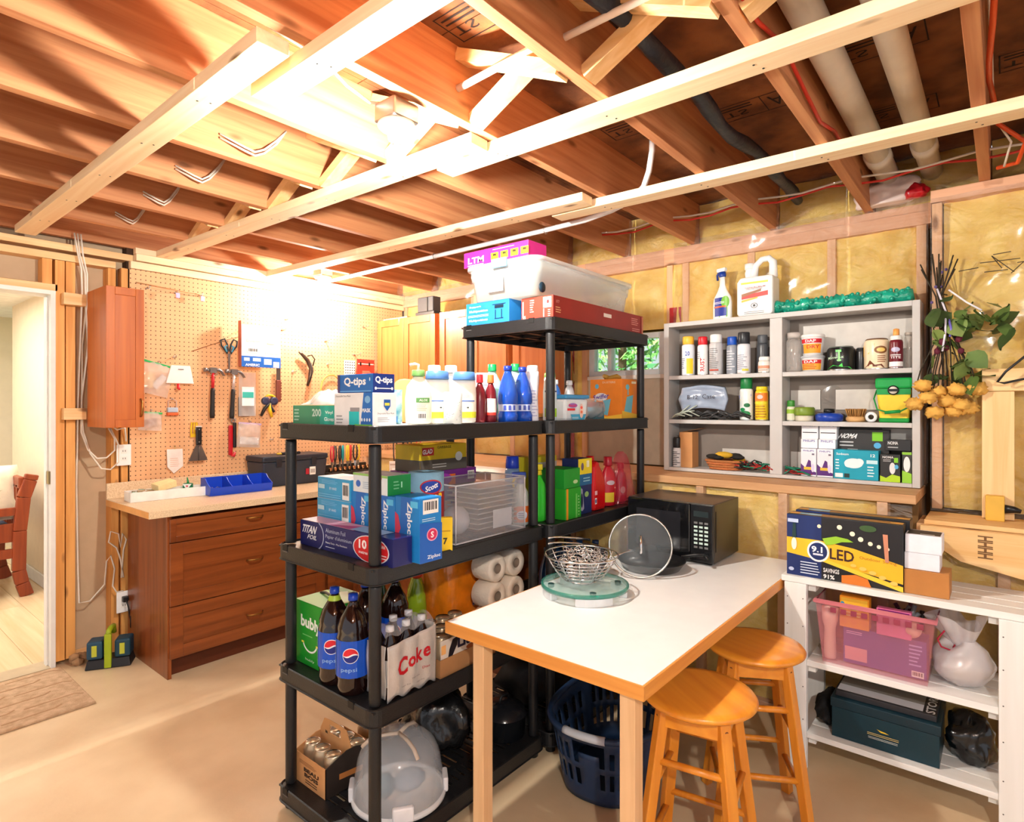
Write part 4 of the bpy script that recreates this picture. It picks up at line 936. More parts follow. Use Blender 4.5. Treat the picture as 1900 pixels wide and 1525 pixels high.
# bottom row
can('spray_can', 'slim white spray can with black cap at the lower left corner of the shelf', 1.441, S3, .024, .17, (222, 222, 224), (22, 22, 24), x=3.222, caph=.06, art=[('lines', .5, .5, .8, .9, 8, (60, 60, 66))])
t = thing('cardboard_carton', 'tall open brown cardboard box leaning in the lower left compartment', 'box', (3.262, 1.365, S3), -90)
KR = M((206, 150, 96), .8, var=.05)
mb = MB(); mb.box(-.06, .015, -.045, .045, 0, .2, KR); mb.build('carton_body', t, bevel=.002)
MB().bar((-.06, .03, .2), (.05, .04, .222), .08, .002, M((150, 104, 64), .8)).build('flap', t)
t = thing('woven_basket', 'shallow round woven basket on the lower row of the gray shelf', 'basket', (3.255, 1.175, S3), -90)
for i in range(4): MB().tube([((.085 + .008 * i) * math.cos(a * .4), (.052 + .002 * i) * math.sin(a * .4), .008 + .013 * i) for a in range(16)], .0075, M((190 - 14 * (i % 2), 110, 60), .6, bump=.6, bscale=160), 7, True).build('coil', t)
MB().lathe([(.001, .002), (.08, .003)], M((150, 90, 50), .7), n=24, sx=1, sy=.65, close=False).build('basket_base', t)
mb = MB(); rr = random.Random(2)
for i in range(9): mb.ball((rr.uniform(-.07, .07), rr.uniform(-.03, .02), rr.uniform(.05, .085)), rr.uniform(.022, .034), [M((30, 28, 24), .8, bump=.4), M((214, 168, 40), .8, bump=.4)][i % 3 == 0], 10, (1.5, .8, .55))
o = mb.build('work_gloves'); tag(o, 'crumpled black and yellow work gloves heaped in the woven basket', 'gloves', (3.25, 1.17, S3 + .005), -90)
mb = [MB() for _ in range(3)]; cc = [M((176, 34, 30), .45), M((20, 120, 92), .45), M((30, 28, 26), .45)]; rr = random.Random(8)
for i in range(36):
    y0 = rr.uniform(-.13, .02); P = [(rr.uniform(-.05, .03), y0 + j * rr.uniform(.018, .04) + rr.uniform(-.01, .01), rr.uniform(.006, .03) + .04 * math.exp(-((y0 + .05) / .06) ** 2) * rr.random()) for j in range(5)]
    mb[i % 3].tube(P, .0036, cc[i % 3], 5)
for k, n_ in enumerate(('red', 'green', 'black')): tag(mb[k].build('cord_tangle'), 'tangle of thin %s cords on the lower row beside the gloves' % n_, 'cord', (3.235, 1.0 if k < 2 else 1.04, S3), kind='stuff')
mb = MB(); rr = random.Random(3)
for i in range(12): mb.tube([(rr.uniform(-.05, .03), .045 - j * .03 - rr.uniform(0, .01), rr.uniform(.005, .05 - j * .01)) for j in range(5)], .0036, cc[i % 2], 5)
tag(mb.build('cord_tangle'), 'red and green cords spilling out right of the shelf divider', 'cord', (3.235, .815, S3), kind='stuff')
PU = (88, 40, 120)
for i, (y, z, lb, h) in enumerate(((.749, S3 + .138, 'left one of the lower pair', .045), (.669, S3 + .138, 'right one of the lower pair', .045), (.746, S3 + .1835, 'left one of the upper pair', .08), (.664, S3 + .1835, 'right one of the upper pair', .08))):
    carton('bulb_box', 'small white light bulb box, ' + lb + ' of the stack', 3.262, y, z, .076, .07, h, (238, 240, 246), -90, {'F': [('t', 'PHILIPS', .5, .85, .7, .12, (70, 80, 170), 0, .01), ('r', .5, .4, .85, .05, (30, 30, 40))]} if h > .05 else {'F': [('t', 'PHILIPS', .5, .8, .7, .25, (70, 80, 170), 0, .01)]}, group='small white light bulb boxes')
for i, y in enumerate((.748, .674)):
    carton('bulb_box', 'white and purple light bulb box at the bottom row, %s one' % ('left' if i == 0 else 'right'), 3.245, y, S3, .070, .07, .136, (240, 238, 246), -90, {'F': [('t', 'PHILIPS', .5, .92, .7, .06, (70, 80, 170), 0, .01), ('p', [(0, .05), (1, .05), (1, .15), (.7, .2), (.65, .55), (.5, .6), (.3, .3), (0, .45)], PU), ('r', .5, .28, .6, .1, (240, 190, 60)), ('e', .78, .3, .22, .3, (220, 210, 240)), ('r', .8, .8, .16, .06, (120, 110, 130))]}, group='white and purple light bulb boxes')
carton('bulb_box', 'teal light bulb multipack box with white cloud shape', 3.232, .54, S3, .185, .07, .138, (22, 158, 184), -90, {'F': [('e', .45, .55, .42, .34, (235, 246, 250)), ('e', .35, .5, .2, .2, (235, 246, 250)), ('e', .58, .6, .2, .24, (235, 246, 250)), ('t', 'Sunbeam', .2, .86, .28, .08, (240, 250, 250), 0, .01), ('t', '12', .88, .84, .1, .1, (240, 250, 250), 0, .02), ('r', .86, .62, .24, .12, (200, 236, 244)), ('r', .12, .12, .18, .14, (236, 240, 240)), ('r', .3, .12, .12, .14, (40, 60, 60)), ('lines', .1, .5, .12, .4, 4, (220, 244, 248)), ('lines', .86, .3, .2, .4, 4, (220, 244, 248))]})
carton('bulb_box', 'black light box behind the teal one', 3.298, .522, S3, .215, .058, .235, (52, 50, 50), -90, {'F': [('t', 'NOMA', .22, .86, .36, .1, (240, 240, 240), 0, .03, .2), ('lines', .18, .7, .28, .14, 2, (200, 200, 200)), ('r', .78, .86, .2, .18, (130, 206, 40)), ('e', .78, .68, .14, .12, (90, 180, 230)), ('r', .3, .58, .2, .03, (220, 220, 220))]})
nart = {'F': [('t', 'NOMA', .4, .9, .55, .08, (235, 235, 235), 0, .02), ('lines', .35, .78, .4, .1, 2, (190, 190, 190)), ('e', .62, .5, .3, .42, (225, 228, 230)), ('r', .8, .8, .2, .18, (130, 206, 40)), ('e', .82, .56, .2, .16, (90, 180, 230)), ('p', [(0, 0), (1, 0), (1, .22), (.6, .28), (.3, .14), (0, .22)], (180, 220, 40))]}
carton('bulb_box', 'black, green and white light box right of the teal one', 3.232, .402, S3, .078, .07, .125, (44, 44, 44), -90, nart, group='black light boxes on the lower row')
carton('bulb_box', 'white front light box with green corner at the lower right corner', 3.25, .338, S3, .036, .1, .14, (60, 62, 60), -90, {'F': [('e', .5, .6, .7, .5, (240, 240, 240)), ('p', [(0, 0), (1, 0), (1, .3), (0, .4)], (150, 210, 60)), ('r', .5, .95, 1, .08, (140, 200, 60))]}, group='black light boxes on the lower row')
carton('bulb_box', 'small black light box lying on top at the lower right corner', 3.262, .375, S3 + .1415, .10, .06, .05, (40, 40, 42), -90, {'F': [('t', 'NOMA', .3, .7, .4, .3, (230, 230, 230), 0, .02), ('r', .3, .3, .4, .1, (180, 180, 180))]}, group='black light boxes on the lower row')
# on top of the shelf
t = bottle('spray_bottle', 'white trigger spray bottle with blue and green label on the gray shelf top', 3.262, 1.196, ST, [(.055, 0), (.06, .006), (.06, .09), (.055, .12), (.03, .16), (.018, .19), (.016, .235)], WHITEP, [(.018, .236), (.02, .24), (.019, .262), (.001, .263)], M((24, 60, 150), .35), rz=-90, sx=1.0, sy=.5, art=None)
print_round([('r', .6, .5, .7, .9, (24, 50, 150)), ('e', .85, .72, .45, .55, (110, 180, 50)), ('lines', .5, .7, .6, .12, 2, (240, 240, 250)), ('r', .55, .5, .66, .07, (230, 90, 40)), ('p', [(.5, 0), (.95, 0), (.95, .5)], (110, 180, 50))], .06, .012, .125, t, .5, span=.12)
mb = MB(); mb.box(-.032, .024, -.012, .012, .264, .285, WHITEP); mb.build('trigger_head', t, bevel=.005)
MB().tube([(-.02, 0, .268), (-.035, 0, .25), (-.032, 0, .222)][::1], .006, M((24, 50, 130), .4)).build('trigger', t)
t.rotation_euler = (0, 0, R(70 - 180))
t = thing('jug', 'large white plastic jug with a handle and red label on the gray shelf top', 'jug', (3.262, 1.006, ST), -90)
mb = MB(); P = [(-.085, 0), (.085, 0), (.092, .02), (.092, .265), (.085, .30), (.06, .318), (.02, .315), (.0, .29), (-.03, .262), (-.035, .215), (-.08, .20), (-.092, .16), (-.092, .02)]
mb.prism([(a, b) for a, b in [(-.085, 0), (.085, 0), (.092, .015), (.092, .205), (-.075, .205), (-.092, .18), (-.092, .015)]], -.062, .062, WHITEP, axis='y'); mb.build('jug_body', t, bevel=.012)
MB().tube([(-.045, 0, .2), (-.048, 0, .235), (-.04, 0, .262)], .020, WHITEP, 16).build('spout', t); MB().lathe([(.026, .255), (.026, .285), (.001, .287)], WHITEP, x=-.042, n=24).build('cap', t)
MB().tube([(-.02, 0, .21), (-.012, 0, .27), (.02, 0, .30), (.055, 0, .302), (.076, 0, .28), (.078, 0, .2)], [.02, .017, .016, .017, .02, .022], WHITEP, 12).build('handle', t)
print_box({'F': [('r', .5, .86, .8, .05, (240, 220, 60)), ('t', 'CONCROBIUM', .52, .74, .6, .04, (160, 40, 50), 0, .01), ('p', [(.12, .5), (.7, .62), (.7, .68), (.12, .58)], (150, 96, 60)), ('p', [(.12, .44), (.9, .5), (.9, .62), (.5, .58), (.12, .5)], (210, 50, 40)), ('p', [(.12, .36), (.6, .44), (.6, .48), (.12, .42)], (240, 180, 50)), ('e', .5, .26, .2, .14, (40, 40, 40)), ('e', .5, .26, .16, .11, (240, 240, 240)), ('r', .5, .26, .07, .06, (50, 50, 50)), ('lines', .5, .08, .6, .08, 2, (120, 120, 120)), ('lines', .5, .7, .5, .06, 2, (150, 120, 120))]}, .172, .1245, .2, t)
TEAL = M((20, 158, 132), .25, coat=.4, bump=.5, bscale=50, var=.2)
mb = MB(); rr = random.Random(9); mb.tube([(3.262, .93 - i * .0255, ST + .036 + .005 * math.sin(i * 1.1)) for i in range(25)], [.03 + .007 * math.sin(i * 2.3) for i in range(25)], TEAL, 14)
for i in range(90):
    mb.ball((3.262 + .03 * math.cos(i * 1.9), .93 - i * .0068, ST + .037 + .028 * math.sin(i * 1.9)), .0115, TEAL, 6)
tag(mb.build('netting_bundle'), 'long bundle of shiny teal netting on the right half of the gray shelf top', 'netting')
# ---------------------------------------------------------------- dried bouquet
t = thing('dried_bouquet', 'dried yellow roses with green leaves hung upside down beside the gray shelf', 'bouquet', (3.13, .19, 1.80))
GRN = M((74, 96, 44), .6, var=.25); GRD = M((44, 60, 34), .7); ST_ = M((52, 44, 30), .8); ROSE = M((228, 176, 84), .8, var=.12)
rr = random.Random(12)
for i in range(14):
    a = rr.uniform(0, 6.28); b = (rr.uniform(-.04, .02), rr.uniform(-.035, .035)); c = (rr.uniform(-.05, .0), rr.uniform(-.09, .09))
    MB().tube([(b[0] * 2, b[1] * 3.2 + .05, .29 + rr.uniform(-.08, .01)), (b[0] * .5, b[1] * .5 + .03, .12), (b[0], b[1] + .01, 0), (c[0], c[1], -.2), (c[0], c[1] * 1.2, -.28)], .0028, ST_, 5).build('stem', t)
lf = MB(); L_ = .034
def leafv(n): 
    vs = []; fs = []
    for i in range(n + 1):
        q = i / n; w = math.sin(math.pi * q ** .8) * .42; z = .12 * math.sin(math.pi * q); vs += [(-w, q, z * .3), (0, q, z - .08), (w, q, z * .3)]
    for i in range(n):
        for k in (0, 1): fs.append((3 * i + k, 3 * i + k + 1, 3 * i + k + 4, 3 * i + k + 3))
    return vs, fs
lv, lfc = leafv(5)
def leaf(c, s, rot, m, parent=t):
    mb = MB(); mb.T = Matrix.Translation(c) @ Matrix.Rotation(rot[2], 4, 'Z') @ Matrix.Rotation(rot[1], 4, 'Y') @ Matrix.Rotation(rot[0], 4, 'X') @ Matrix.Scale(s, 4)
    mb.add(lv, lfc, m, True); mb.build('leaf', parent)
for i in range(46):
    y = rr.gauss(-.05, .085); z = rr.gauss(-.0, .065) if i < 30 else rr.uniform(-.26, -.12)
    if i >= 30: y = rr.uniform(-.10, .08)
    if i < 14: y = rr.uniform(-.22, -.02); z = .0 + rr.uniform(-.04, .06)
    y = min(y, .045)
    leaf((rr.uniform(-.07, .0), y, z), rr.uniform(.05, .105), (R(rr.uniform(120, 300)), R(rr.uniform(-50, 50)), R(rr.uniform(-60, 60) + 90 * (i % 2))), M([(86, 112, 50), (62, 84, 40), (118, 138, 72)][i % 3], .6, var=.2))
for i in range(11):
    cx, cy, cz = rr.uniform(-.07, -.01), -.10 + .02 * i + rr.uniform(-.008, .008), -.30 + .05 * math.cos(i * 2.2) + (.04 if i > 8 else 0) - .02
    mb = MB()
    def rf_(u, v):
        a_ = u * 2 * math.pi; t_ = (v - .5) * math.pi; p = Vector((math.cos(t_) * math.cos(a_), math.cos(t_) * math.sin(a_), math.sin(t_))); s_ = .031 * (1 + .35 * abs(noise.noise(p * 3 + Vector((i, 0, 0)))) * 2 - .2)
        return (cx + p.x * s_, cy + p.y * s_ * 1.1, cz - .01 + p.z * s_ * .85)
    mb.grid(rf_, 24, 14, ROSE)
    for k in range(0):
        a = k * 2.4; q = .006 + .0028 * k
        def fn(u, v, a=a, q=q): 
            th = a + (u - .5) * 1.9; rr_ = q + .007 * v; return (cx + rr_ * math.cos(th), cy + rr_ * math.sin(th), cz + .012 - .038 * (1 - v * .8) + .008 * math.sin(math.pi * u))
        mb.grid(fn, 5, 3, ROSE)
    mb.build('rose', t)
mb = MB(); mb.tube([(-.02, .03, .15), (-.03, .0, .05), (-.045, -.0, -.04), (-.05, .01, -.12)], .004, M((230, 226, 240), .2), 6); mb.tube([(-.02, -.01, .14), (-.03, -.07, .08), (-.04, -.12, .04)], .004, M((244, 240, 244), .2), 6)
mb.tube([(-.03, -.01, .02), (-.045, -.02, -.03), (-.04, -.015, -.06)], .005, M((120, 110, 200), .3), 6); mb.build('ribbon', t)
mb = MB(); 
for i in range(5): mb.ball((rr.uniform(-.04, .0), rr.uniform(-.03, .05), rr.uniform(.05, .25)), .007, M((90, 74, 130), .5), 6)
for i in range(8): mb.ball((rr.uniform(-.05, -.02), rr.uniform(-.06, .03), rr.uniform(-.13, -.06)), .014, M((90, 20, 44), .7), 6)
mb.build('dried_buds', t)['kind'] = 'stuff'
MB().tube([(.05, .0, .13), (-.01, .02, .13)], .003, BLK, 6).build('hook', t)
# ================================================================ on the white slatted shelf
ledart = {'F': [('r', .16, .5, .32, 1, (24, 44, 100)), ('p', [(0, .36), (.3, .3), (.42, .28), (1, .12), (1, .40), (.6, .56), (.3, .62), (0, .62)], (240, 188, 40)), ('p', [(.3, .3), (1, -.0), (1, .08), (.36, .33)], (250, 206, 60)),
   ('e', .29, .44, .20, .34, (240, 240, 240)), ('e', .29, .44, .165, .28, (24, 44, 100)), ('t', '9.1', .28, .47, .10, .10, (250, 250, 250), 0, .03), ('r', .29, .39, .09, .03, (220, 225, 240)), ('t', 'LED', .50, .43, .21, .17, (60, 30, 30), -3, .02), ('t', 'Outdoor String', .8, .42, .3, .06, (190, 120, 30), -4),
   ('e', .30, .85, .035, .06, (255, 236, 200)), ('e', .48, .87, .045, .075, (255, 240, 214)), ('e', .59, .79, .045, .075, (255, 240, 214)), ('e', .66, .72, .045, .075, (255, 240, 214)), ('e', .74, .67, .04, .065, (255, 240, 214)), ('e', .81, .64, .035, .06, (255, 240, 214)), ('e', .88, .62, .03, .05, (255, 240, 214)),
   ('p', [(.33, .66), (.45, .72), (.55, .70), (.6, .66), (.5, .64), (.42, .58), (.36, .56)], (150, 200, 50)), ('p', [(.84, .84), (.88, .84), (.89, .42), (.86, .42)], (206, 140, 110)), ('e', .72, .9, .14, .1, (60, 90, 50)),
   ('e', .07, .52, .05, .2, (250, 240, 220)), ('p', [(.05, .62), (.09, .62), (.085, .86), (.06, .86)], (30, 60, 60)), ('r', .06, .9, .1, .06, (190, 205, 235)), ('lines', .22, .15, .18, .22, 5, (200, 210, 230)), ('e', .045, .1, .05, .06, (190, 200, 230)),
   ('t', 'SAVINGS', .41, .16, .14, .07, (235, 235, 235), 0, .02), ('t', '91%', .39, .06, .1, .07, (235, 235, 235), 0, .03), ('p', [(.5, 0), (.75, .0), (.72, .12), (.62, .16), (.5, .12)], (214, 120, 40)), ('e', .6, .30, .05, .05, (250, 200, 100)), ('e', .68, .27, .06, .06, (250, 200, 100)), ('e', .76, .23, .06, .06, (250, 200, 100)), ('e', .84, .18, .06, .06, (250, 200, 100)), ('e', .93, .12, .06, .06, (250, 200, 100))],
   'T': [('r', .5, .5, .98, .5, (206, 150, 60)), ('r', .2, .5, .2, .4, (120, 170, 190)), ('lines', .6, .5, .6, .3, 2, (70, 50, 30))]}
for i in range(2):
    carton('light_string_box', 'LED string light box on the white shelf, %s' % ('front one of the pair' if i == 0 else 'back one of the pair'), 2.635 + i * .088, .485 - .012 * i, .764, .40, .085, .245 + .006 * i, (30, 30, 34), -90, ledart, group='LED string light boxes')
carton('cardboard_box', 'plain brown cardboard box under the two white boxes', 2.66, .216, .764, .135, .12, .088, (186, 124, 62), -90)
carton('white_box', 'small white folding box, lower one of the stacked pair', 2.665, .230, .8528, .106, .11, .06, (232, 234, 244), -90, group='small white folding boxes')
carton('white_box', 'small white folding box, upper one of the stacked pair', 2.665, .226, .9137, .110, .11, .066, (234, 236, 246), -90, {'T': [('r', .5, .5, .9, .8, (60, 52, 46)), ('r', .6, .2, .4, .1, (220, 210, 200))]}, group='small white folding boxes')
# pink bin
t = thing('storage_bin', 'translucent pink plastic bin crammed with bottles and packs', 'bin', (2.715, .382, .441), -90)
PK = M((226, 140, 150), .25, alpha=.22, var=.04); PKS = M((222, 130, 140), .3, alpha=.85)
mb = MB()
def binwall(mb, w0, d0, w1, d1, h, m):
    vs = [(sx * (w0 + (w1 - w0) * k) / 2, sy * (d0 + (d1 - d0) * k) / 2, h * k) for k in (0, 1) for sx, sy in ((-1, -1), (1, -1), (1, 1), (-1, 1))]
    mb.add(vs, [(0, 1, 5, 4), (1, 2, 6, 5), (2, 3, 7, 6), (3, 0, 4, 7), (0, 3, 2, 1)], m)
binwall(mb, .34, .24, .385, .27, .24, PK); mb.build('bin_body', t, solid=.003)
MB().tube([(-.196, -.138, .24), (.196, -.138, .24), (.196, .138, .24), (-.196, .138, .24)], .009, PKS, 8, True).build('rim', t)
mb = MB()
for i in range(9): mb.box(-.14 + i * .035, -.14 + i * .035 + .02, -.1405, -.139, .205, .225, M((150, 60, 80), .5))
mb.build('vent_slot', t)
def inner(name, label, dx, dy, z, w, d, h, col, art=None, rz=-90): return carton(name, label, 2.715 + dy, .382 - dx, .443 + z, w, d, h, col, rz, art)
inner('blue_box', 'large blue-violet box lying inside the pink bin', .03, -.035, .003, .27, .10, .14, (86, 78, 150), {'F': [('r', .16, .28, .28, .36, (232, 160, 170)), ('lines', .14, .86, .2, .1, 2, (220, 190, 230)), ('lines', .88, .6, .16, .6, 6, (170, 170, 230)), ('bar', .9, .12, .14, .16)]})
inner('orange_packet', 'orange snack packet on top inside the pink bin', -.065, -.075, .1445, .10, .05, .12, (244, 156, 20), {'F': [('r', .5, .8, .9, .3, (250, 196, 60)), ('lines', .5, .5, .8, .3, 3, (250, 220, 120)), ('e', .1, .75, .14, .14, (40, 150, 200))]})
inner('pink_packet', 'bright pink flat packet inside the pink bin', .065, -.09, .1445, .11, .03, .10, (220, 110, 160), {'F': [('r', .5, .9, .9, .14, (120, 30, 110))]})
tag(MB().lathe([(.02, 0), (.022, .01), (.020, .12), (.028, .15), (.03, .20), (.001, .205)], M((240, 200, 186), .4), n=20).build('pump_bottle'), 'pale pink bottle standing at the left end of the pink bin', 'bottle', (2.635, .535, .4475))
tag(MB().at((0, 0, 0)).ball((0, 0, 0), .034, M((240, 190, 170), .5), 16).build('foam_ball'), 'peach coloured round ball inside the pink bin', 'ball', (2.64, .265, .625))
mb = MB(); rr = random.Random(6)
for i in range(14): mb.tube([(rr.uniform(-.03, .03), rr.uniform(-.05, .05), 0), (rr.uniform(-.03, .03), rr.uniform(-.05, .05), rr.uniform(.06, .11))], .008, M([(30, 30, 34), (80, 40, 60), (120, 124, 130)][i % 3], .3), 6)
tag(mb.build('dark_brushes'), 'dark combs and brushes sticking up inside the pink bin', 'brush', (2.74, .29, .588), kind='stuff')
# plastic bag on the middle shelf
PB = M((232, 228, 232), .25, alpha=.55, coat=.4, var=.05)
t = thing('plastic_bag', 'knotted white translucent plastic bag beside the pink bin', 'bag', (2.70, .115, .441))
def fn(u, v):
    a = u * 2 * math.pi; k = math.sin(math.pi * min(v, .999)) ** .4; rr_ = .092 * k * (1 + .12 * noise.noise((math.cos(a) * 2, math.sin(a) * 2, v * 5)))
    return (rr_ * math.cos(a) * 1.1, rr_ * math.sin(a), .001 + .165 * v + .02 * v * math.sin(a * 2))
MB().grid(fn, 36, 16, PB).build('bag_body', t)
def fn(u, v):
    a = u * 2 * math.pi; rr_ = .025 + .055 * v * (1 + .4 * math.sin(a * 5 + 1)); return (rr_ * math.cos(a), rr_ * math.sin(a) + .02 * v, .13 + .11 * v + .02 * math.sin(a * 3) * v)
MB().grid(fn, 40, 8, PB).build('bag_neck', t)
MB().tube([(-.06, .05, .20), (-.075, .07, .17), (-.06, .06, .14), (-.05, .03, .13), (-.02, .02, .15)], .003, M((180, 30, 60), .4)).build('tie', t)
mb = MB(); mb.ball((0, 0, .055), .05, M((222, 206, 190), .8), 12, (1.3, 1.2, .8)); mb.build('contents', t)
# bottom shelf
t = carton('storage_box', 'dark teal lidded box with gold emblem on the bottom white shelf', 2.725, .350, .1535, .345, .24, .115, (14, 50, 62), -90, {'F': [('lines', .5, .46, .3, .1, 2, (196, 176, 110)), ('lines', .5, .34, .28, .08, 2, (190, 196, 190)), ('p', [(.44, .66), (.48, .58), (.56, .58), (.52, .62), (.47, .64)], (224, 190, 50))]}, rough=.35)
MB().box(-.177, .177, -.124, .124, .117, .152, M((16, 46, 58), .35)).build('lid', t, bevel=.003)
carton('photo_album', 'flat gray and white box marked STORM on top of the teal box', 2.73, .350, .307, .325, .21, .022, (44, 44, 48), -90, {'T': [('r', .44, .62, .86, .55, (150, 146, 140)), ('r', .44, .2, .86, .28, (226, 228, 238)), ('t', 'STORM', .94, .5, .09, .9, (230, 230, 230), -90, .02)]})
mb = MB(); rr = random.Random(16)
def lump(cx, cy, cz, sx, sy, sz, m, seed, n=18):
    mb = MB()
    def fn(u, v):
        a = u * 2 * math.pi; t_ = (v - .5) * math.pi; p = Vector((math.cos(t_) * math.cos(a), math.cos(t_) * math.sin(a), math.sin(t_)))
        k = 1 + .35 * noise.noise(p * 1.6 + Vector((seed, 0, 0))) + .12 * noise.noise(p * 5 + Vector((0, seed, 0)))
        z = max(0.001 - 0, cz + p.z * sz * k); return (cx + p.x * sx * k, cy + p.y * sy * k, z)
    return mb.grid(fn, n * 2, n, m)
BG = M((16, 16, 18), .25, var=.3, coat=.4, bump=.3, bscale=30)
tag(lump(0, 0, .075, .10, .075, .085, BG, 3).build('black_bag'), 'shiny black bag at the right end of the bottom white shelf', 'bag', (2.76, .095, .153))
tag(lump(0, 0, .05, .12, .05, .05, M((20, 20, 22), .8), 5).build('black_cloth'), 'black folded cloth left of the teal storage box', 'cloth', (2.76, .56, .153))
# ================================================================ on the white table
# glass scale
t = thing('kitchen_scale', 'round glass tray scale with silver feet standing under the wire bowl', 'scale', (1.895, 1.215, .7425))
GT = M((190, 230, 222), .03, alpha=.3, coat=.6, var=.02)
MB().lathe([(.001, .032), (.160, .032), (.163, .036), (.163, .040), (.160, .043), (.001, .043)], GT, n=64, close=False).build('glass_disc', t)
MB().lathe([(.156, .031), (.164, .031), (.165, .0375), (.164, .044), (.156, .044)], M((30, 130, 112), .05, alpha=.75, coat=.6), n=64, close=False).build('glass_edge', t)
for a0 in (200, 290, 20, 110):
    mb = MB(); P = []
    for i in range(9):
        a = R(a0 + i * 6.5); P.append((.158 * math.cos(a), .158 * math.sin(a)))
    for i in range(8, -1, -1):
        a = R(a0 + i * 6.5); P.append((.128 * math.cos(a), .128 * math.sin(a)))
    mb.prism(P, 0.0, .031, M((222, 226, 228), .35, .3)); mb.build('silver_foot', t, bevel=.003)
    a = R(a0 + 26); MB().lathe([(.012, .0315), (.012, .0445), (.001, .0445)], M((26, 60, 60), .3), x=.128 * math.cos(a), y=.128 * math.sin(a), n=18).build('rubber_pad', t)
# wire bowl
CHR = M((226, 226, 228), .15, 1.0)
t = thing('wire_bowl', 'chrome wire fruit bowl on the round glass scale', 'bowl', (1.895, 1.23, .7875))
def rb(z): return .045 + (.135 - .045) * (z / .10) ** .6
for z in (.012, .03, .045, .06, .074, .087): MB().tube([(rb(z) * math.cos(a * .2094), rb(z) * math.sin(a * .2094), z) for a in range(30)], .0016, CHR, 6, True).build('ring_wire', t)
MB().tube([(.138 * math.cos(a * .2094), .138 * math.sin(a * .2094), .103) for a in range(30)], .0032, CHR, 8, True).build('rim', t)
MB().tube([(.05 * math.cos(a * .2094), .05 * math.sin(a * .2094), .003) for a in range(30)], .0028, CHR, 8, True).build('foot_ring', t)
for k in range(12):
    a = k * math.pi / 6; MB().tube([(rb(z) * math.cos(a), rb(z) * math.sin(a), z) for z in (.003, .02, .04, .06, .08, .102)], .002, CHR, 6).build('rib_wire', t)
mb = MB(); rr = random.Random(21)
for i in range(150):
    a = rr.uniform(0, 6.28); z = rr.uniform(.02, .112); q = rr.uniform(.3, .72) * rb(min(z, .09)); c = Vector((q * math.cos(a), q * math.sin(a), z)); u = Vector((rr.uniform(-1, 1), rr.uniform(-1, 1), rr.uniform(-.6, .6))).normalized(); w = u.orthogonal().normalized() 
    mb.tube([tuple(c + u * .013 * math.cos(s * 1.05) + w * .009 * math.sin(s * 1.05)) for s in range(6)], .0017, CHR, 5, True)
tag(mb.build('metal_rings'), 'heap of shiny metal rings and links filling the wire bowl', 'rings', (1.895, 1.23, .79), kind='stuff')
# pot with glass lid, black
PB_ = M((16, 18, 24), .12, coat=.5)
t = thing('cooking_pot', 'glossy black pot with curved chrome handles behind the wire bowl', 'pot', (2.115, 1.342, .7425))
MB().lathe([(.06, 0), (.078, .006), (.083, .06), (.084, .098), (.080, .1), (.079, .01), (.001, .008)], PB_, n=40).build('pot_body', t)
MB().lathe([(.085, .1005), (.083, .106), (.05, .122), (.001, .128)], M((30, 34, 44), .08, alpha=.7, coat=.5), n=40, close=False).build('lid', t)
for dz in (0, .022): MB().tube([(.02, -.0, .122 + dz), (-.05, .03, .137 + dz), (-.12, .05, .15 + dz), (-.16, .06, .155 + dz), (-.19, .065, .155 + dz)], [.005, .0045, .004, .004, .004], CHR, 8).build('handle', t)
t = thing('frying_pan', 'black frying pan lying on the table in front of the microwave', 'pan', (2.385, 1.185, .7425))
MB().lathe([(.11, 0), (.12, .003), (.142, .034), (.146, .038), (.143, .04), (.118, .006), (.001, .005)], M((26, 26, 28), .3, coat=.3), n=48, close=False).build('pan_body', t)
MB().tube([(.13, -.08, .035), (.165, -.125, .045), (.17, -.17, .05), (.12, -.20, .05)], .008, BLK, 8).build('handle', t)
t = thing('glass_cover', 'round clear glass lid with steel rim leaning upright on the black pan', 'lid', (2.232, 1.160, .872), rot=(0, 0, 0))
t.rotation_euler = (Matrix.Rotation(R(30), 4, 'Z') @ Matrix.Rotation(R(-74), 4, 'Y')).to_euler()
LG_ = M((190, 200, 205), .05, alpha=.13, coat=.4, var=.01)
MB().lathe([(.127, 0), (.12, .012), (.09, .028), (.04, .038), (.001, .04)], LG_, n=56, close=False).build('glass_dome', t)
MB().tube([(.127 * math.cos(a * .1496), .127 * math.sin(a * .1496), 0) for a in range(42)], .0042, M((176, 172, 165), .3, 1.0), 8, True).build('rim', t)
MB().tube([(-.035, 0, .04), (-.03, 0, .062), (0, 0, .068), (.03, 0, .062), (.035, 0, .04)], .0055, CHR, 8).build('handle', t)
# microwave
t = thing('microwave', 'black microwave oven with keypad at the far end of the white table', 'microwave', (0, 0, .7425))
x0, x1, y0, y1 = 2.560, 2.885, .98, 1.40
MB().box(x0 + .012, x1, y0, y1, .012, .272, M((30, 28, 28), .3, coat=.2)).build('housing', t, bevel=.004)
MB().box(x0, x0 + .0115, y0 + .105, y1 - .002, .014, .270, BLKS).build('door', t, bevel=.006)
MB().box(x0 - .001, x0 - .0002, y0 + .15, y1 - .05, .055, .225, M((34, 34, 38), .1)).build('door_window', t)
MB().box(x0, x0 + .0115, y0 + .002, y0 + .103, .014, .270, M((24, 24, 26), .2)).build('control_panel', t, bevel=.003)
for r_ in range(7):
    for c in range(3): MB().box(x0 - .0012, x0 - .0001, y0 + .022 + c * .024, y0 + .038 + c * .024, .075 + r_ * .018, .084 + r_ * .018, M((200, 220, 210), .5) if 0 < r_ < 6 else M((110, 110, 110), .5)).build('key', t)
MB().box(x0 - .0012, x0 - .0001, y0 + .02, y0 + .088, .215, .24, M((40, 50, 52), .1)).build('display', t)
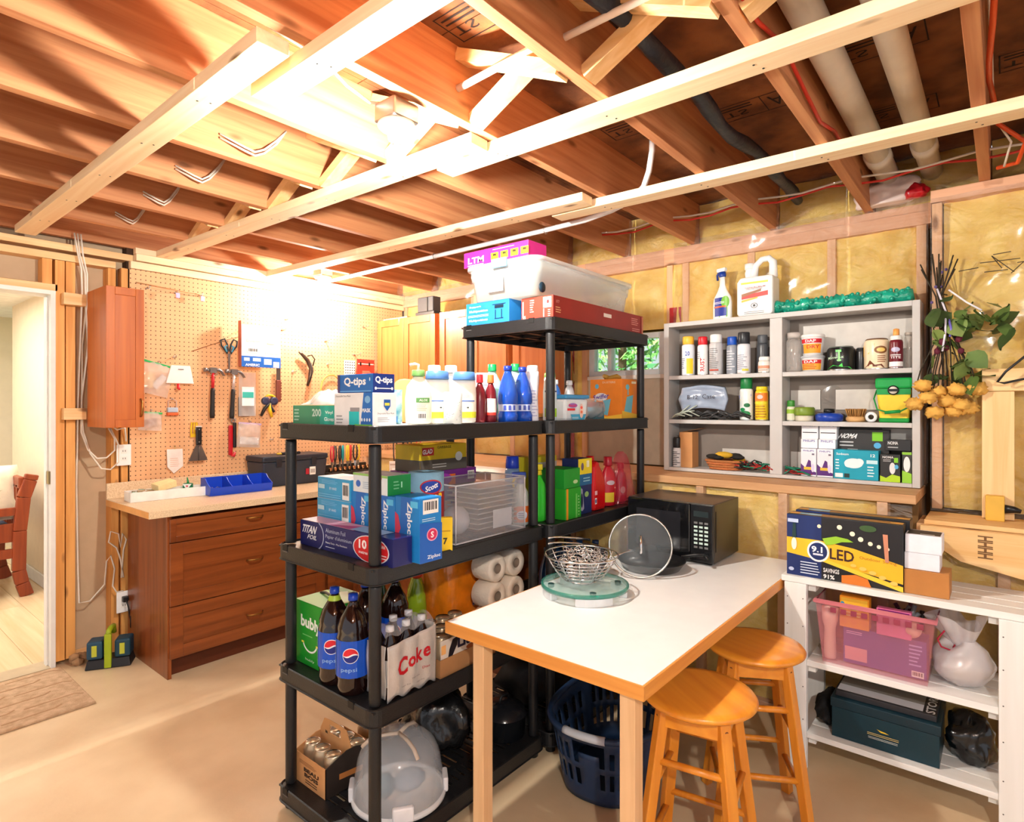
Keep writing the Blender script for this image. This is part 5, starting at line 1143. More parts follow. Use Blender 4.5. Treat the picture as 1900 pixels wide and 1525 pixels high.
MB().box(x0 - .002, x0 - .0002, y0 + .02, y0 + .088, .03, .052, M((40, 40, 42), .3)).build('door_button', t, bevel=.001)
MB().box(x0 + .03, x0 + .036, y0 - .002, y0 - .0002, .06, .24, M((14, 14, 14), .5)).build('side_groove', t)
for x in (x0 + .04, x1 - .04):
    for y in (y0 + .03, y1 - .03): MB().lathe([(.012, 0), (.012, .0115)], BLK, x, y, n=12).build('foot', t)
# ================================================================ laundry basket
BB = M((30, 52, 84), .4, var=.05)
t = thing('laundry_basket', 'dark blue plastic laundry basket with pale handles on the floor under the table', 'basket', (2.07, 1.19, .0005), 8)
NU, NV = 72, 12; mb = MB(); vs = []; fs = []
def bp_(u, v):
    a = u * 2 * math.pi; k = .80 + .20 * v; return ((.285 * k) * math.copysign(abs(math.cos(a)) ** .8, math.cos(a)), (.215 * k) * math.copysign(abs(math.sin(a)) ** .8, math.sin(a)), .008 + .262 * v)
for j in range(NV + 1):
    for i in range(NU): vs.append(bp_(i / NU, j / NV))
for j in range(NV):
    for i in range(NU):
        hole = (i % 2 == 0 and j in (3, 4, 5, 7, 8, 9) and (i // 2) % 6 not in (0,))
        hh = (j in (9, 10) and (i % 36) in (34, 35, 0, 1, 2))
        if hole or hh: continue
        fs.append((j * NU + i, j * NU + (i + 1) % NU, (j + 1) * NU + (i + 1) % NU, (j + 1) * NU + i))
mb.add(vs, fs, BB, True); mb.add([bp_(i / NU, 0) for i in range(NU)], [tuple(range(NU))], BB); mb.build('basket_wall', t, solid=.004)
MB().tube([(lambda p: (p[0] * 1.02, p[1] * 1.02, .276))(bp_(i / 60, 1)) for i in range(60)], .012, BB, 10, True).build('rim', t)
for u0 in (-.045, .455):
    MB().tube([(lambda p: (p[0] * 1.02, p[1] * 1.02, .2775))(bp_(u0 + i * .09 / 8, 1)) for i in range(9)], .0145, M((190, 196, 206), .4), 10).build('handle_grip', t)
# ================================================================ top tier of the tall shelving
BLUE = (40, 130, 206)
carton('flat_box', 'blue box with white lettering and a dark drone picture on the tall shelving', 2.13, 1.80, D0, .26, .27, .105, BLUE, -90, {'F': [('t', 'Multiposition', .3, .62, .44, .12, (240, 245, 250), 0, .02), ('t', 'Support', .22, .82, .28, .1, (230, 240, 250)), ('lines', .3, .42, .5, .12, 2, (200, 225, 245)), ('t', 'Multipositions', .3, .22, .44, .12, (240, 245, 250), 0, .02),
   ('r', .78, .72, .2, .14, (16, 40, 60)), ('r', .78, .82, .3, .03, (16, 40, 60)), ('r', .70, .4, .02, .4, (16, 50, 80)), ('r', .84, .4, .02, .4, (16, 50, 80)), ('r', .78, .22, .2, .03, (16, 50, 80))]})
carton('flat_box', 'long red box running back along the top of the tall shelving', 2.42, 1.535, D0, .80, .17, .098, (150, 34, 34), 0, {'L': [('r', .5, .5, .99, .99, (226, 66, 50)), ('r', .82, .72, .25, .46, (245, 236, 226)), ('e', .84, .74, .08, .16, (214, 50, 50)), ('lines', .35, .62, .14, .6, 6, (250, 220, 210)), ('r', .06, .5, .04, .7, (250, 220, 210)), ('t', '85', .1, .16, .1, .14, (250, 230, 220), 0, .02), ('r', .72, .25, .03, .4, (250, 230, 220)), ('lines', .9, .25, .1, .34, 4, (250, 225, 215))],
   'F': [('t', '077', .04, .75, .03, .12, (230, 170, 160)), ('lines', .05, .4, .06, .3, 3, (226, 180, 130)), ('r', .55, .62, .09, .18, (238, 228, 220)), ('lines', .9, .62, .12, .4, 4, (226, 150, 140)), ('lines', .9, .2, .1, .2, 2, (226, 150, 140)), ('r', .985, .5, .02, .9, (200, 120, 90))]})
t = thing('plastic_tub', 'large clear plastic tub with a blue clip on top of the tall shelving', 'tub', (2.38, 1.70, D0 + .1065), -90)
TC = M((226, 234, 234), .2, alpha=.34, var=.02, coat=.3); 
mb = MB()
def rrect(w, d, r, z):
    P = []
    for cx, cy, a0 in ((w / 2 - r, d / 2 - r, 0), (-w / 2 + r, d / 2 - r, 90), (-w / 2 + r, -d / 2 + r, 180), (w / 2 - r, -d / 2 + r, 270)):
        for k in range(6): a = R(a0 + k * 18); P.append((cx + r * math.cos(a), cy + r * math.sin(a), z))
    return P
rings = [rrect(.36, .78, .04, 0), rrect(.385, .81, .05, .09), rrect(.395, .82, .05, .093), rrect(.405, .83, .05, .145)]; n = 24; vs = sum(rings, []); fs = [(j * n + i, j * n + (i + 1) % n, (j + 1) * n + (i + 1) % n, (j + 1) * n + i) for j in range(3) for i in range(n)] + [tuple(range(n))]
mb.add(vs, fs, TC, True); mb.build('tub_body', t, solid=.003)
mb = MB(); rings = [rrect(.425, .85, .055, .140), rrect(.428, .853, .055, .146), rrect(.425, .85, .055, .158), rrect(.38, .80, .045, .162)]; vs = sum(rings, [])
mb.add(vs, fs + [tuple(range(3 * n, 4 * n))], M((232, 238, 236), .3, alpha=.5, var=.02), True); mb.build('lid', t)
MB().box(-.03, .055, -.436, -.4265, .128, .168, M((120, 180, 230), .4)).build('clip', t, bevel=.003)
MB().box(-.07, .02, -.4155, -.413, .03, .115, M((242, 242, 238), .5)).build('paper_label', t)
MB().lathe([(.001, 0), (.022, .001), (.022, .004), (.001, .005)], M((26, 50, 66), .4), n=24).build('dark_sticker', t).matrix_local = Matrix.Translation((.19, -.36, .03)) @ Matrix.Rotation(R(90), 4, 'Y')
carton('ltm_box', 'magenta box with four yellow squares lying on the clear tub lid', 2.05, 1.745, D0 + .270, .38, .13, .070, (196, 40, 130), -90, {'F': [('t', 'LTM', .2, .42, .26, .4, (250, 235, 245), 0, .03), ('lines', .72, .84, .5, .1, 1, (250, 220, 240))] + [('r', .5 + i * .15, .42, .11, .44, (240, 214, 40)) for i in range(4)] + [('r', .5 + i * .15, .5, .05, .14, (60, 50, 30)) for i in range(4)] + [('r', .2, .1, .26, .05, (250, 220, 240))]})
# things on the wall cabinets
t = thing('cable_clamp_box', 'dark gray plastic case standing on the wall cabinets', 'case', (3.16, 3.46, 2.151), -90)
MB().box(-.09, .09, -.04, .04, .03, .145, M((70, 70, 74), .4)).build('case_body', t, bevel=.006); MB().box(-.11, .105, -.045, .045, 0, .03, M((54, 54, 58), .4)).build('case_base', t, bevel=.004); MB().box(.02, .03, -.045, -.0405, .03, .14, BLK).build('latch_strip', t)
carton('cardboard_box', 'flat brown board lying on the wall cabinet next to the pegboard', 3.2, 3.80, 2.151, .30, .2, .012, (214, 180, 140), -90)
carton('cardboard_box', 'small brown carton at the right end on top of the wall cabinets', 3.22, 2.95, 2.151, .10, .08, .11, (222, 176, 120), -90)
# ================================================================ tier one (eye level) - left unit
t = carton('glove_box', 'green disposable glove box marked 200 at the left end of the eye level tier', 1.235, 1.875, D1, .285, .13, .068, (40, 150, 110), -90, {'F': [('r', .8, .5, .36, .96, (30, 170, 150)), ('r', .3, .5, .5, .96, (60, 150, 110)), ('t', '200', .55, .62, .2, .4, (200, 226, 214), 0, .03), ('lines', .12, .5, .16, .7, 4, (170, 220, 200)), ('t', 'Vinyl', .82, .62, .16, .2, (230, 250, 245), 0, .02), ('t', 'Gloves', .82, .3, .2, .2, (230, 250, 245), 0, .02)]})
def fn(u, v): return (1.235 + (v - .5) * .11 * (1 - .2 * math.sin(u * 9)), 1.875 - (u - .5) * .22, D1 + .071 + .05 * math.sin(math.pi * u) ** .7 * math.sin(math.pi * v) ** .6 * (1 + .5 * noise.noise((u * 6, v * 6, 1))))
tag(MB().grid(fn, 20, 14, M((240, 232, 232), .2, alpha=.5, coat=.5)).build('clear_bag', solid=.002), 'crumpled clear plastic bag lying on the green glove box', 'bag')
carton('mask_box', 'white and blue face mask box marked MASK on the eye level tier', 1.205, 1.632, D1, .208, .095, .108, (238, 240, 242), -90, {'F': [('p', [(.78, 1), (1, 1), (1, 0), (.70, 0)], (30, 110, 196)), ('t', 'MASK', .85, .48, .22, .12, (245, 250, 255), 0, .03), ('e', .88, .8, .14, .22, (120, 180, 230)), ('t', 'Disposable Face Mask', .25, .9, .4, .07, (60, 60, 66)), ('r', .54, .24, .26, .42, (20, 196, 200)), ('r', .56, .5, .24, .12, (150, 150, 156)), ('lines', .18, .2, .22, .3, 3, (150, 156, 160)), ('r', .78, .03, .44, .06, (120, 206, 60))] + [('e', .75 + i * .065, .2, .04, .1, (230, 245, 255)) for i in range(4)],
   'R': [('p', [(.46, .8), (.74, .8), (.74, .6), (.6, .46), (.46, .6)], (30, 90, 170)), ('r', .6, .66, .2, .08, (230, 220, 80)), ('t', 'Disposable Face Mask', .55, .38, .7, .06, (60, 60, 66)), ('lines', .5, .2, .6, .16, 3, (160, 160, 166))]})
qa = [('t', 'Q-tips', .5, .56, .62, .56, (245, 248, 252), 0, .03), ('r', .5, .08, .9, .04, (120, 190, 240))]
carton('swab_box', 'blue cotton swab box lying on top of the mask box', 1.203, 1.625, D1 + .1088, .190, .085, .060, (24, 104, 186), -90, {'F': qa + [('r', .035, .5, .07, 1, (70, 60, 110)), ('e', .92, .7, .03, .2, (200, 225, 245))], 'R': [('r', .5, .5, 1, 1, (20, 50, 130)), ('t', 'Q-tips', .5, .64, .8, .44, (245, 248, 252), 0, .03), ('r', .5, .22, .8, .05, (220, 230, 245)), ('e', .12, .22, .1, .16, (240, 245, 250)), ('e', .88, .22, .1, .16, (240, 245, 250))]})
t = thing('paper_sheets', 'white sheets of paper lying under the bottles on the eye level tier', 'paper', (0, 0, 0))
for i, (x, y, a) in enumerate(((1.30, 1.60, 4), (1.55, 1.60, -3))): MB().at((x, y, D1 + .0012), (0, 0, R(a))).box(-.12, .12, -.10, .10, 0, .0012, M((236, 242, 246), .6)).build('sheet', t)
DZ = D1 + .003
LOT = M((246, 240, 220), .35, var=.02)
lotp = lambda r, h: [(r * .8, 0), (r * .95, .006), (r, .03), (r, h * .55), (r * .85, h * .8), (r * .45, h * .95), (r * .38, h)]
def mk(name, label, x, y, r, h, col, capcol, caph=.02, art=None, sy=.62, capr=.5, cat='bottle', rz=-38, prof=None, al=1.0, gr=None, z=DZ, coat=.2, liq=None):
    P = prof if prof else lotp(r, h)
    b = bottle(name, label, x, y, z, P, M(col, .3, alpha=al, var=.03, coat=coat), [(r * capr, h + .0005), (r * capr * 1.02, h + .002), (r * capr * .95, h + caph - .002), (r * capr * .85, h + caph), (.001, h + caph)], M(capcol, .35), rz=rz, sy=sy, n=28, group=gr, liquid=liq)
    if art:
        e = P
        def rf(v):
            z_ = h * (.08 + .7 * v)
            for (r0, z0), (r1, z1) in zip(e, e[1:]):
                if z0 <= z_ <= z1: return r0 + (r1 - r0) * ((z_ - z0) / max(1e-6, z1 - z0))
            return e[-1][0]
        print_round(art, r, h * .08, h * .78, b, sy, span=r * 2.2, rf=rf)
    return b
b = mk('lotion_bottle', 'cream pump lotion bottle with a green collar on the eye level tier', 1.375, 1.56, .046, .165, (246, 240, 218), (110, 160, 90), .022, [('r', .66, .60, .5, .14, (90, 150, 80)), ('t', 'ALOE', .66, .6, .3, .07, (230, 240, 220), 0, .02), ('lines', .66, .38, .46, .2, 4, (190, 180, 150)), ('bar', .6, .12, .3, .22)])
MB().tube([(0, 0, .187), (0, 0, .205), (-.012, 0, .208), (-.03, 0, .204)], .005, M((246, 244, 230), .4), 8).build('pump', b)
for i, (x, y, lb) in enumerate(((1.473, 1.57, 'between the pump bottle and the speckled jar'), (1.580, 1.54, 'right beside the dark red syrup bottles'))):
    mk('lotion_bottle', 'cream lotion bottle with a wide blue cap, ' + lb, x, y, .046, .158, (244, 242, 232), (80, 130, 200), .03, [('r', .5, .62, .8, .04, (70, 110, 190)), ('lines', .5, .82, .6, .16, 3, (200, 200, 210)), ('r', .55, .16, .9, .2, (226, 230, 60)), ('e', .6, .4, .08, .05, (60, 60, 60))], capr=.92, gr='blue capped lotion bottles', prof=[(.036, 0), (.044, .005), (.046, .03), (.046, .10), (.044, .14), (.042, .158)])
t = bottle('candle_jar', 'small white jar speckled with gray in front of the blue capped bottles', 1.475, 1.492, DZ, [(.031, 0), (.033, .004), (.033, .108), (.030, .112), (.030, .106), (.001, .104)], M((226, 236, 236), .2), None, None, rz=-38)
rr = random.Random(14); print_round([('e', rr.uniform(.1, .9), rr.uniform(.1, .95), rr.uniform(.015, .04), rr.uniform(.008, .02), (110, 130, 130)) for _ in range(60)], .033, .004, .108, t, span=.08)
for i, (x, y, lb) in enumerate(((1.655, 1.53, 'left'), (1.70, 1.515, 'right'))):
    mk('syrup_bottle', 'dark red syrup bottle, %s one of two left of the blue water bottles' % lb, x, y, .024, .150, (110, 22, 34), (206, 36, 44) if i == 0 else (236, 120, 60), .032, [('r', .5, .5, .7, .5, (238, 234, 230)), ('r', .5, .2, .7, .1, (226, 60, 50))] if i else None, sy=1, gr='syrup bottles', capr=.55)
carton('medicine_box', 'tall white box with red panels behind the syrup bottles', 1.80, 1.635, D1, .075, .05, .20, (232, 238, 242), -38, {'F': [('t', 'EQUATE', .45, .86, .6, .06, (110, 120, 140)), ('r', .5, .75, .96, .01, (120, 130, 150)), ('r', .2, .38, .3, .18, (210, 30, 50)), ('r', .6, .42, .16, .22, (210, 30, 50)), ('r', .62, .2, .4, .07, (214, 30, 44)), ('lines', .62, .12, .36, .06, 2, (220, 60, 60)), ('r', .62, .05, .4, .05, (214, 30, 44)), ('lines', .4, .62, .5, .12, 3, (170, 180, 190)), ('lines', .85, .5, .1, .3, 5, (220, 120, 130))]})
BW = M((24, 80, 190), .08, alpha=.82, coat=.5, var=.04)
wp_ = [(.034, 0), (.040, .004), (.041, .03), (.036, .042), (.036, .07), (.041, .082), (.040, .115), (.030, .16), (.016, .195), (.014, .205)]
for i, x in enumerate((1.800, 1.893)):
    t = bottle('water_bottle', 'blue plastic water bottle, %s of the pair on the eye level tier' % ('left' if i == 0 else 'right'), x, 1.513, DZ - .003, wp_, BW, [(.0165, .2055), (.0175, .208), (.017, .224), (.001, .225)], M((20, 50, 150), .35), rz=-38, group='blue water bottles', liquid=(.15, M((16, 60, 180), .1)))
    MB().lathe([(.0375, .045), (.0375, .072)], M((190, 205, 235), .3), n=28, close=False).build('label_sleeve', t); print_round([('r', .25 + k * .25, .5, .14, .7, (60, 80, 170)) for k in range(3)], .0378, .045, .072, t)
TL = (176, 232, 214)
for i, (x, y) in enumerate(((1.895, 1.68), (1.940, 1.59))):
    mk('detergent_bottle', 'pale aqua bottle with a green cap, %s one behind the blue water bottles' % ('left' if i == 0 else 'right'), x, y, .042, .21, TL, (24, 160, 90), .03, [('r', .5, .7, .3, .06, (200, 50, 60))] if i else None, capr=.45, gr='pale aqua bottles')
mk('shampoo_bottle', 'slim white and lilac bottle behind the front post', 1.950, 1.505, .026, .205, (226, 230, 244), (240, 240, 244), .025, [('lines', .5, .4, .7, .8, 9, (170, 176, 210))], capr=.9, sy=.9, prof=[(.024, 0), (.026, .004), (.022, .1), (.027, .18), (.026, .205)])
mk('tall_bottle', 'tall plain white bottle with a flat cap, left of the pair behind the lotions', 1.58, 1.70, .036, .19, (240, 244, 244), (248, 246, 240), .03, capr=.7, gr='plain white bottles behind the lotions', sy=.8)
mk('tall_bottle', 'tall plain white bottle with a flat cap, right of the pair behind the lotions', 1.68, 1.71, .036, .195, (240, 244, 246), (248, 248, 244), .03, capr=.7, gr='plain white bottles behind the lotions', sy=.8)
carton('white_carton', 'white and blue carton standing behind the second blue capped lotion', 1.76, 1.73, D1, .11, .05, .195, (226, 232, 240), -38, {'F': [('r', .5, .95, .8, .08, (30, 70, 190)), ('p', [(.0, .95), (.3, .95), (.2, .6), (0, .7)], (30, 90, 210))]})
t = thing('snack_bag', 'teal and white foil bag right of the mask box', 'bag', (1.315, 1.655, D1 + .001), -60)
def fn(u, v): k = math.sin(math.pi * u) ** .5 * math.sin(math.pi * v) ** .5; return ((u - .5) * .11, -.03 * k + .004 * noise.noise((u * 8, v * 8, 3)), .002 + v * .12)
mb = MB(); mb.grid(fn, 12, 12, M((70, 140, 160), .2, coat=.5, rgb2=(200, 226, 220), scale=20)); mb.grid(lambda u, v: (lambda p: (p[0], -p[1], p[2]))(fn(u, v)), 12, 12, M((200, 210, 214), .3)); mb.build('foil_pack', t)
MB().box(-.05, .05, -.031, -.0285, .01, .03, M((30, 100, 150), .3)).build('blue_band', t)
t = thing('brush_back', 'orange wooden oval brush standing behind the pump bottle', 'brush', (1.50, 1.78, D1 + .001), -38)
MB().prism([(.055 * math.copysign(abs(math.cos(a * .2618)) ** .7, math.cos(a * .2618)), .085 + .085 * math.sin(a * .2618)) for a in range(24)], -.012, .012, M((236, 170, 100), .5), axis='y').build('brush_head', t, bevel=.004)
carton('clip_box', 'small black box with a binder clip picture behind the swab box', 1.42, 1.84, D1, .08, .05, .165, (34, 34, 36), -38, {'F': [('r', .5, .7, .8, .2, (230, 230, 230)), ('r', .5, .6, .8, .08, (90, 60, 60)), ('r', .5, .9, .1, .1, (220, 220, 220))]})
# ---- tier one, right unit
mk('spray_bottle', 'white and lime bottle with a green top half hidden by the front post', 2.065, 1.50, .030, .185, (214, 232, 240), (110, 190, 70), .02, [('r', .5, .15, .9, .28, (150, 206, 40)), ('r', .5, .85, .9, .05, (40, 60, 100))], capr=.8, sy=.8, prof=[(.028, 0), (.03, .004), (.03, .12), (.026, .17), (.024, .185)])
t = thing('pod_tub', 'white and blue tub of cleaning pods on the tall shelving', 'tub', (2.215, 1.515, D1), 0)
MB().taper((-.085, .085, -.05, .05), (-.092, .092, -.056, .056), 0, .098, M((226, 236, 242), .3)).build('tub_body', t, bevel=.012); MB().box(-.096, .096, -.06, .06, .0985, .116, M((60, 150, 210), .35)).build('lid', t, bevel=.006)
print_box({'F': [('e', .3, .7, .4, .2, (150, 110, 200)), ('t', 'finish', .28, .7, .34, .14, (220, 40, 60), 0, .02), ('r', .22, .52, .34, .1, (220, 50, 60)), ('p', [(.2, .3), (.9, .3), (.8, .02), (.28, .02)], (60, 170, 214)), ('e', .68, .45, .18, .66, (244, 210, 200)), ('e', .68, .6, .1, .14, (236, 90, 70)), ('e', .68, .4, .1, .14, (236, 120, 80)), ('lines', .4, .14, .3, .1, 2, (230, 245, 250))]}, .176, .113, .098, t)
for nm, lb, x, r, col in (('spray_bottle', 'clear and blue small spray bottle standing behind the pod tub', 2.30, .03, (40, 110, 190)), ('spray_bottle', 'small clear bottle standing behind the pod tub, right of the blue one', 2.42, .028, (220, 222, 226))):
    bottle(nm, lb, x, 1.64, D1, [(r, 0), (r, .11), (r * .7, .15), (.012, .165)], M(col, .15, alpha=.7, coat=.4), [(.013, .166), (.016, .17), (.014, .19), (.001, .191)], M((225, 228, 232), .3), rz=-30, group='small bottles behind the pod tub')
t = thing('zip_bag', 'clear zip bag with teal and dark packets right of the pod tub', 'bag', (2.42, 1.515, D1 + .0005), 0)
def fn(u, v): k = math.sin(math.pi * min(.98, v)) ** .5 * math.sin(math.pi * u) ** .4; return ((u - .5) * .2, -.045 * k + .008 * noise.noise((u * 6, v * 6, 9)), .002 + v * .10)
MB().grid(fn, 18, 12, clear((214, 214, 214), .4)).build('film_bag', t)
MB().box(-.0, .085, -.02, .02, .004, .06, M((50, 110, 130), .4)).build('teal_packet', t); MB().box(.0, .08, -.02, .02, .061, .085, M((110, 34, 44), .4)).build('dark_packet', t)
sw = [('e', .35, .55, .4, .2, (240, 240, 245)), ('t', 'Swiffer', .35, .56, .5, .12, (90, 60, 170), 6, .02), ('p', [(.42, .46), (.66, .5), (.56, .08), (.32, .12)], (110, 190, 214)), ('p', [(.05, .4), (.2, .5), (.22, .1), (.1, .1)], (130, 200, 220)), ('e', .22, .82, .12, .12, (110, 190, 220)), ('p', [(0, 0), (1, 0), (1, .12), (.5, .05), (0, .16)], (250, 206, 70)), ('t', 'DUSTERS', .6, .92, .4, .05, (250, 230, 200))]
carton('duster_box', 'orange duster box with light blue duster pictures at the right end of the tall shelving', 2.784, 1.602, D1, .165, .19, .205, (244, 140, 40), 0, {'L': sw, 'F': [('e', .35, .8, .24, .14, (120, 200, 220)), ('p', [(.3, .55), (.72, .6), (.6, .14), (.1, .1)], (120, 196, 214)), ('p', [(.34, .6), (.42, .6), (.4, .8), (.36, .8)], (120, 196, 214)), ('p', [(0, 0), (1, 0), (1, .1), (0, .2)], (250, 206, 70)), ('r', .75, .92, .3, .06, (250, 230, 190))]})
tag(MB().tube([(2.71 + i * .016, 1.60 + .03 * math.sin(i), D1 + .2065 + .012 + .006 * math.sin(i * 2)) for i in range(9)], .011, M((196, 150, 60), .6), 7).build('rope_bundle'), 'short twisted tan bundle lying on the orange duster box', 'bundle')
# ================================================================ tier two
fa = {'F': [('r', .5, .5, 1, 1, (26, 30, 96)), ('e', .79, .46, .36, 1.0, (220, 222, 230)), ('e', .79, .46, .34, .94, (214, 34, 40)), ('t', 'TITAN', .11, .68, .17, .32, (245, 245, 250), 0, .03, .15), ('t', 'FOIL', .15, .38, .11, .18, (245, 245, 250), 0, .02, .15), ('c', .17, .5, .12, .62, -60, 60, .08, (170, 180, 210)), ('t', 'Aluminum Foil', .42, .80, .22, .16, (180, 190, 215)), ('t', "Papier d'aluminium", .455, .55, .29, .18, (180, 190, 215)), ('t', 'Heavy Duty - Plus Resistant', .43, .32, .24, .09, (230, 235, 245)), ('lines', .39, .16, .16, .06, 1, (220, 226, 240)), ('t', '10', .715, .60, .08, .34, (250, 240, 240), 0, .04), ('t', 'metres', .72, .30, .09, .1, (250, 230, 230), 0, .02), ('t', 'TITAN', .9, .66, .07, .12, (245, 230, 230), 0, .02), ('lines', .9, .3, .1, .2, 2, (250, 220, 220))], 'T': [('r', .3, .5, .6, .9, (236, 176, 200)), ('p', [(.3, .1), (.6, .9), (.7, .1)], (190, 60, 130)), ('r', .7, .5, .3, .8, (150, 190, 230))]}
carton('foil_box', 'long navy aluminum foil box at the front end of the middle tier', 1.209, 1.705, D2, .52, .078, .088, (28, 32, 100), -90, fa, rough=.25)
zb = (60, 164, 214)
for i in range(3): carton('bag_carton', 'light blue sandwich bag carton, %s of the stack behind the foil box' % ('lowest', 'middle', 'top')[i], 1.308 + .002 * i, 1.890, D2 + i * .0785, .205, .11, .078, zb, -90, {'F': [('bar', .87, .45, .2, .8), ('r', .14, .55, .2, .2, (190, 226, 240)), ('t', 'BY HAND', .5, .5, .22, .12, (210, 236, 248), 0, .01), ('lines', .45, .8, .6, .2, 3, (120, 200, 240)), ('lines', .4, .15, .7, .2, 2, (120, 200, 240))], 'T': [('r', .6, .5, .4, .5, (200, 190, 214))]}, group='light blue sandwich bag cartons', top=(200, 216, 232))
za = {'F': [('p', [(.25, 1), (.72, 1), (.62, .6), (.36, .4), (.3, .0), (.1, .0), (.2, .5)], (40, 110, 196)), ('t', 'Ziploc', .58, .68, .26, .50, (245, 248, 252), 90, .03), ('e', .32, .26, .34, .22, (240, 245, 250)), ('e', .32, .26, .30, .19, (16, 60, 140)), ('p', [(.0, .75), (.14, .7), (.24, .5), (.1, .35), (.0, .4)], (214, 60, 90)), ('r', .8, .9, .3, .1, (90, 190, 235))],
      'R': [('bar', .5, .86, .7, .22), ('lines', .4, .66, .6, .06, 2, (190, 225, 245)), ('p', [(0, .62), (1, .58), (1, 0), (0, 0)], (26, 96, 190)), ('e', .55, .42, .5, .2, (230, 160, 190)), ('e', .55, .42, .42, .165, (206, 40, 90)), ('t', 'S', .55, .42, .14, .1, (250, 240, 245), 0, .03), ('t', 'Ziploc', .62, .07, .6, .07, (235, 242, 250), 0, .02)]}
for i, (y, lb) in enumerate(((1.477, 'front one by the post, whole side in view'), (1.605, 'middle one, half hidden by the front post'), (1.727, 'rear one, behind the foil box'))):
    carton('freezer_bag_box', 'blue upright freezer bag box, ' + lb, 1.302 + (0 if i == 0 else .006), y, D2, .118, .095, .198 if i else .205, (30, 130, 206), -90, za, group='blue upright bag boxes')
carton('white_green_box', 'white and green bag box lying on the blue upright boxes', 1.305, 1.672, D2 + .199, .19, .10, .066, (228, 236, 240), -90, {'F': [('r', .5, .94, 1, .12, (150, 200, 110)), ('e', .16, .45, .14, .36, (60, 110, 200)), ('e', .75, .85, .2, .3, (240, 150, 130)), ('lines', .5, .4, .4, .4, 4, (170, 190, 210))], 'R': [('r', .5, .5, 1, 1, (20, 140, 70)), ('r', .6, .5, .06, .3, (170, 230, 190)), ('lines', .4, .5, .3, .5, 3, (120, 200, 150))]})
t = bottle('towel_roll', 'blue shop towel roll with a red SHOP wrapper behind the bag boxes', 1.434, 1.585, D2, [(.063, 0), (.063, .265), (.02, .267), (.02, .26), (.001, .26)], M((140, 186, 214), .7, bump=.3, bscale=90), None, None, rz=-38, n=36, cat='paper roll', bodyname='paper_roll')
print_round([('r', .5, .38, 1.5, .72, (150, 30, 36)), ('e', .62, .84, .66, .25, (190, 36, 44)), ('e', .62, .84, .58, .20, (24, 60, 160)), ('t', 'Scott', .62, .84, .36, .1, (245, 245, 250), 14, .03), ('t', 'SHOP', .64, .62, .62, .15, (240, 206, 50), 8, .05), ('t', 'SHOP', .06, .62, .3, .14, (20, 16, 16), 8, .05)], .063, .05, .25, t, span=.126)
carton('yellow_pack', 'small yellow packet standing between the blue box and the clear bin', 1.432, 1.487, D2, .05, .022, .115, (240, 200, 20), -38, {'F': [('t', '7', .5, .3, .3, .2, (60, 50, 20), 0, .04), ('r', .5, .6, .7, .04, (200, 150, 10))]})
t = thing('acrylic_bin', 'clear acrylic bin on its side full of gray stacked trays on the middle tier', 'bin', (1.702, 1.615, D2 + .001), 0)
AC = M((206, 206, 212), .06, alpha=.3, coat=.6, var=.02)
MB().box(-.20, .20, -.11, .11, 0, .215, AC).build('bin_body', t)
ed = MB(); EE = M((228, 228, 234), .15, alpha=.8)
for z in (0.003, .212):
    for y in (-.108, .108): ed.tube([(-.2, y, z), (.2, y, z)], .0028, EE, 6)
    for x in (-.198, .198): ed.tube([(x, -.108, z), (x, .108, z)], .0028, EE, 6)
for x in (-.198, .198):
    for y in (-.108, .108): ed.tube([(x, y, .003), (x, y, .212)], .0028, EE, 6)
ed.build('bin_edges', t)
for i in range(9): MB().box(-.06, .17, -.09, .08, .03 + i * .019, .034 + i * .019, M((170, 166, 164), .3, alpha=.7)).build('tray', t)
MB().box(.0, .11, -.1115, -.1105, .03, .10, M((196, 196, 202), .3, alpha=.6)).build('label_window', t)
MB().ball((-.12, -.03, .07), .055, M((190, 190, 200), .3, alpha=.6), 12).build('bubble_wrap', t)
carton('bag_box', 'purple kitchen catcher bag box behind the clear bin', 1.71, 1.845, D2, .33, .17, .118, (110, 40, 130), 0, {'F': [('t', 'KITCHEN', .70, .6, .4, .2, (230, 220, 235), 0, .03), ('r', .5, .7, .1, .5, (240, 120, 40)), ('lines', .3, .4, .3, .4, 4, (190, 150, 210))]}, group='purple bag boxes')
carton('bag_box', 'purple kitchen catcher bag box, upper one of the purple pair', 1.71, 1.84, D2 + .1185, .33, .17, .118, (112, 40, 134), 0, {'F': [('t', 'KITCHEN', .78, .2, .42, .24, (240, 230, 240), 0, .04), ('r', .56, .6, .12, .5, (240, 120, 40)), ('t', 'ZINE', .12, .3, .24, .4, (240, 225, 240), 0, .04), ('bar', .9, .75, .12, .3), ('e', .4, .7, .3, .4, (170, 60, 190))]}, group='purple bag boxes')
carton('bag_box', 'yellow and gray garbage bag box on top of the purple ones', 1.69, 1.835, D2 + .2372, .26, .15, .105, (226, 190, 30), 0, {'F': [('r', .5, .22, 1, .44, (90, 84, 78)), ('r', .16, .76, .24, .3, (190, 30, 36)), ('t', 'GLAD', .15, .76, .2, .18, (250, 245, 240), 8, .03), ('lines', .4, .2, .3, .2, 2, (190, 186, 180)), ('e', .82, .5, .16, .36, (226, 226, 220)), ('t', 'GARBAGE', .5, .9, .3, .1, (60, 50, 20))], 'L': [('r', .5, .22, 1, .44, (90, 84, 78))]})
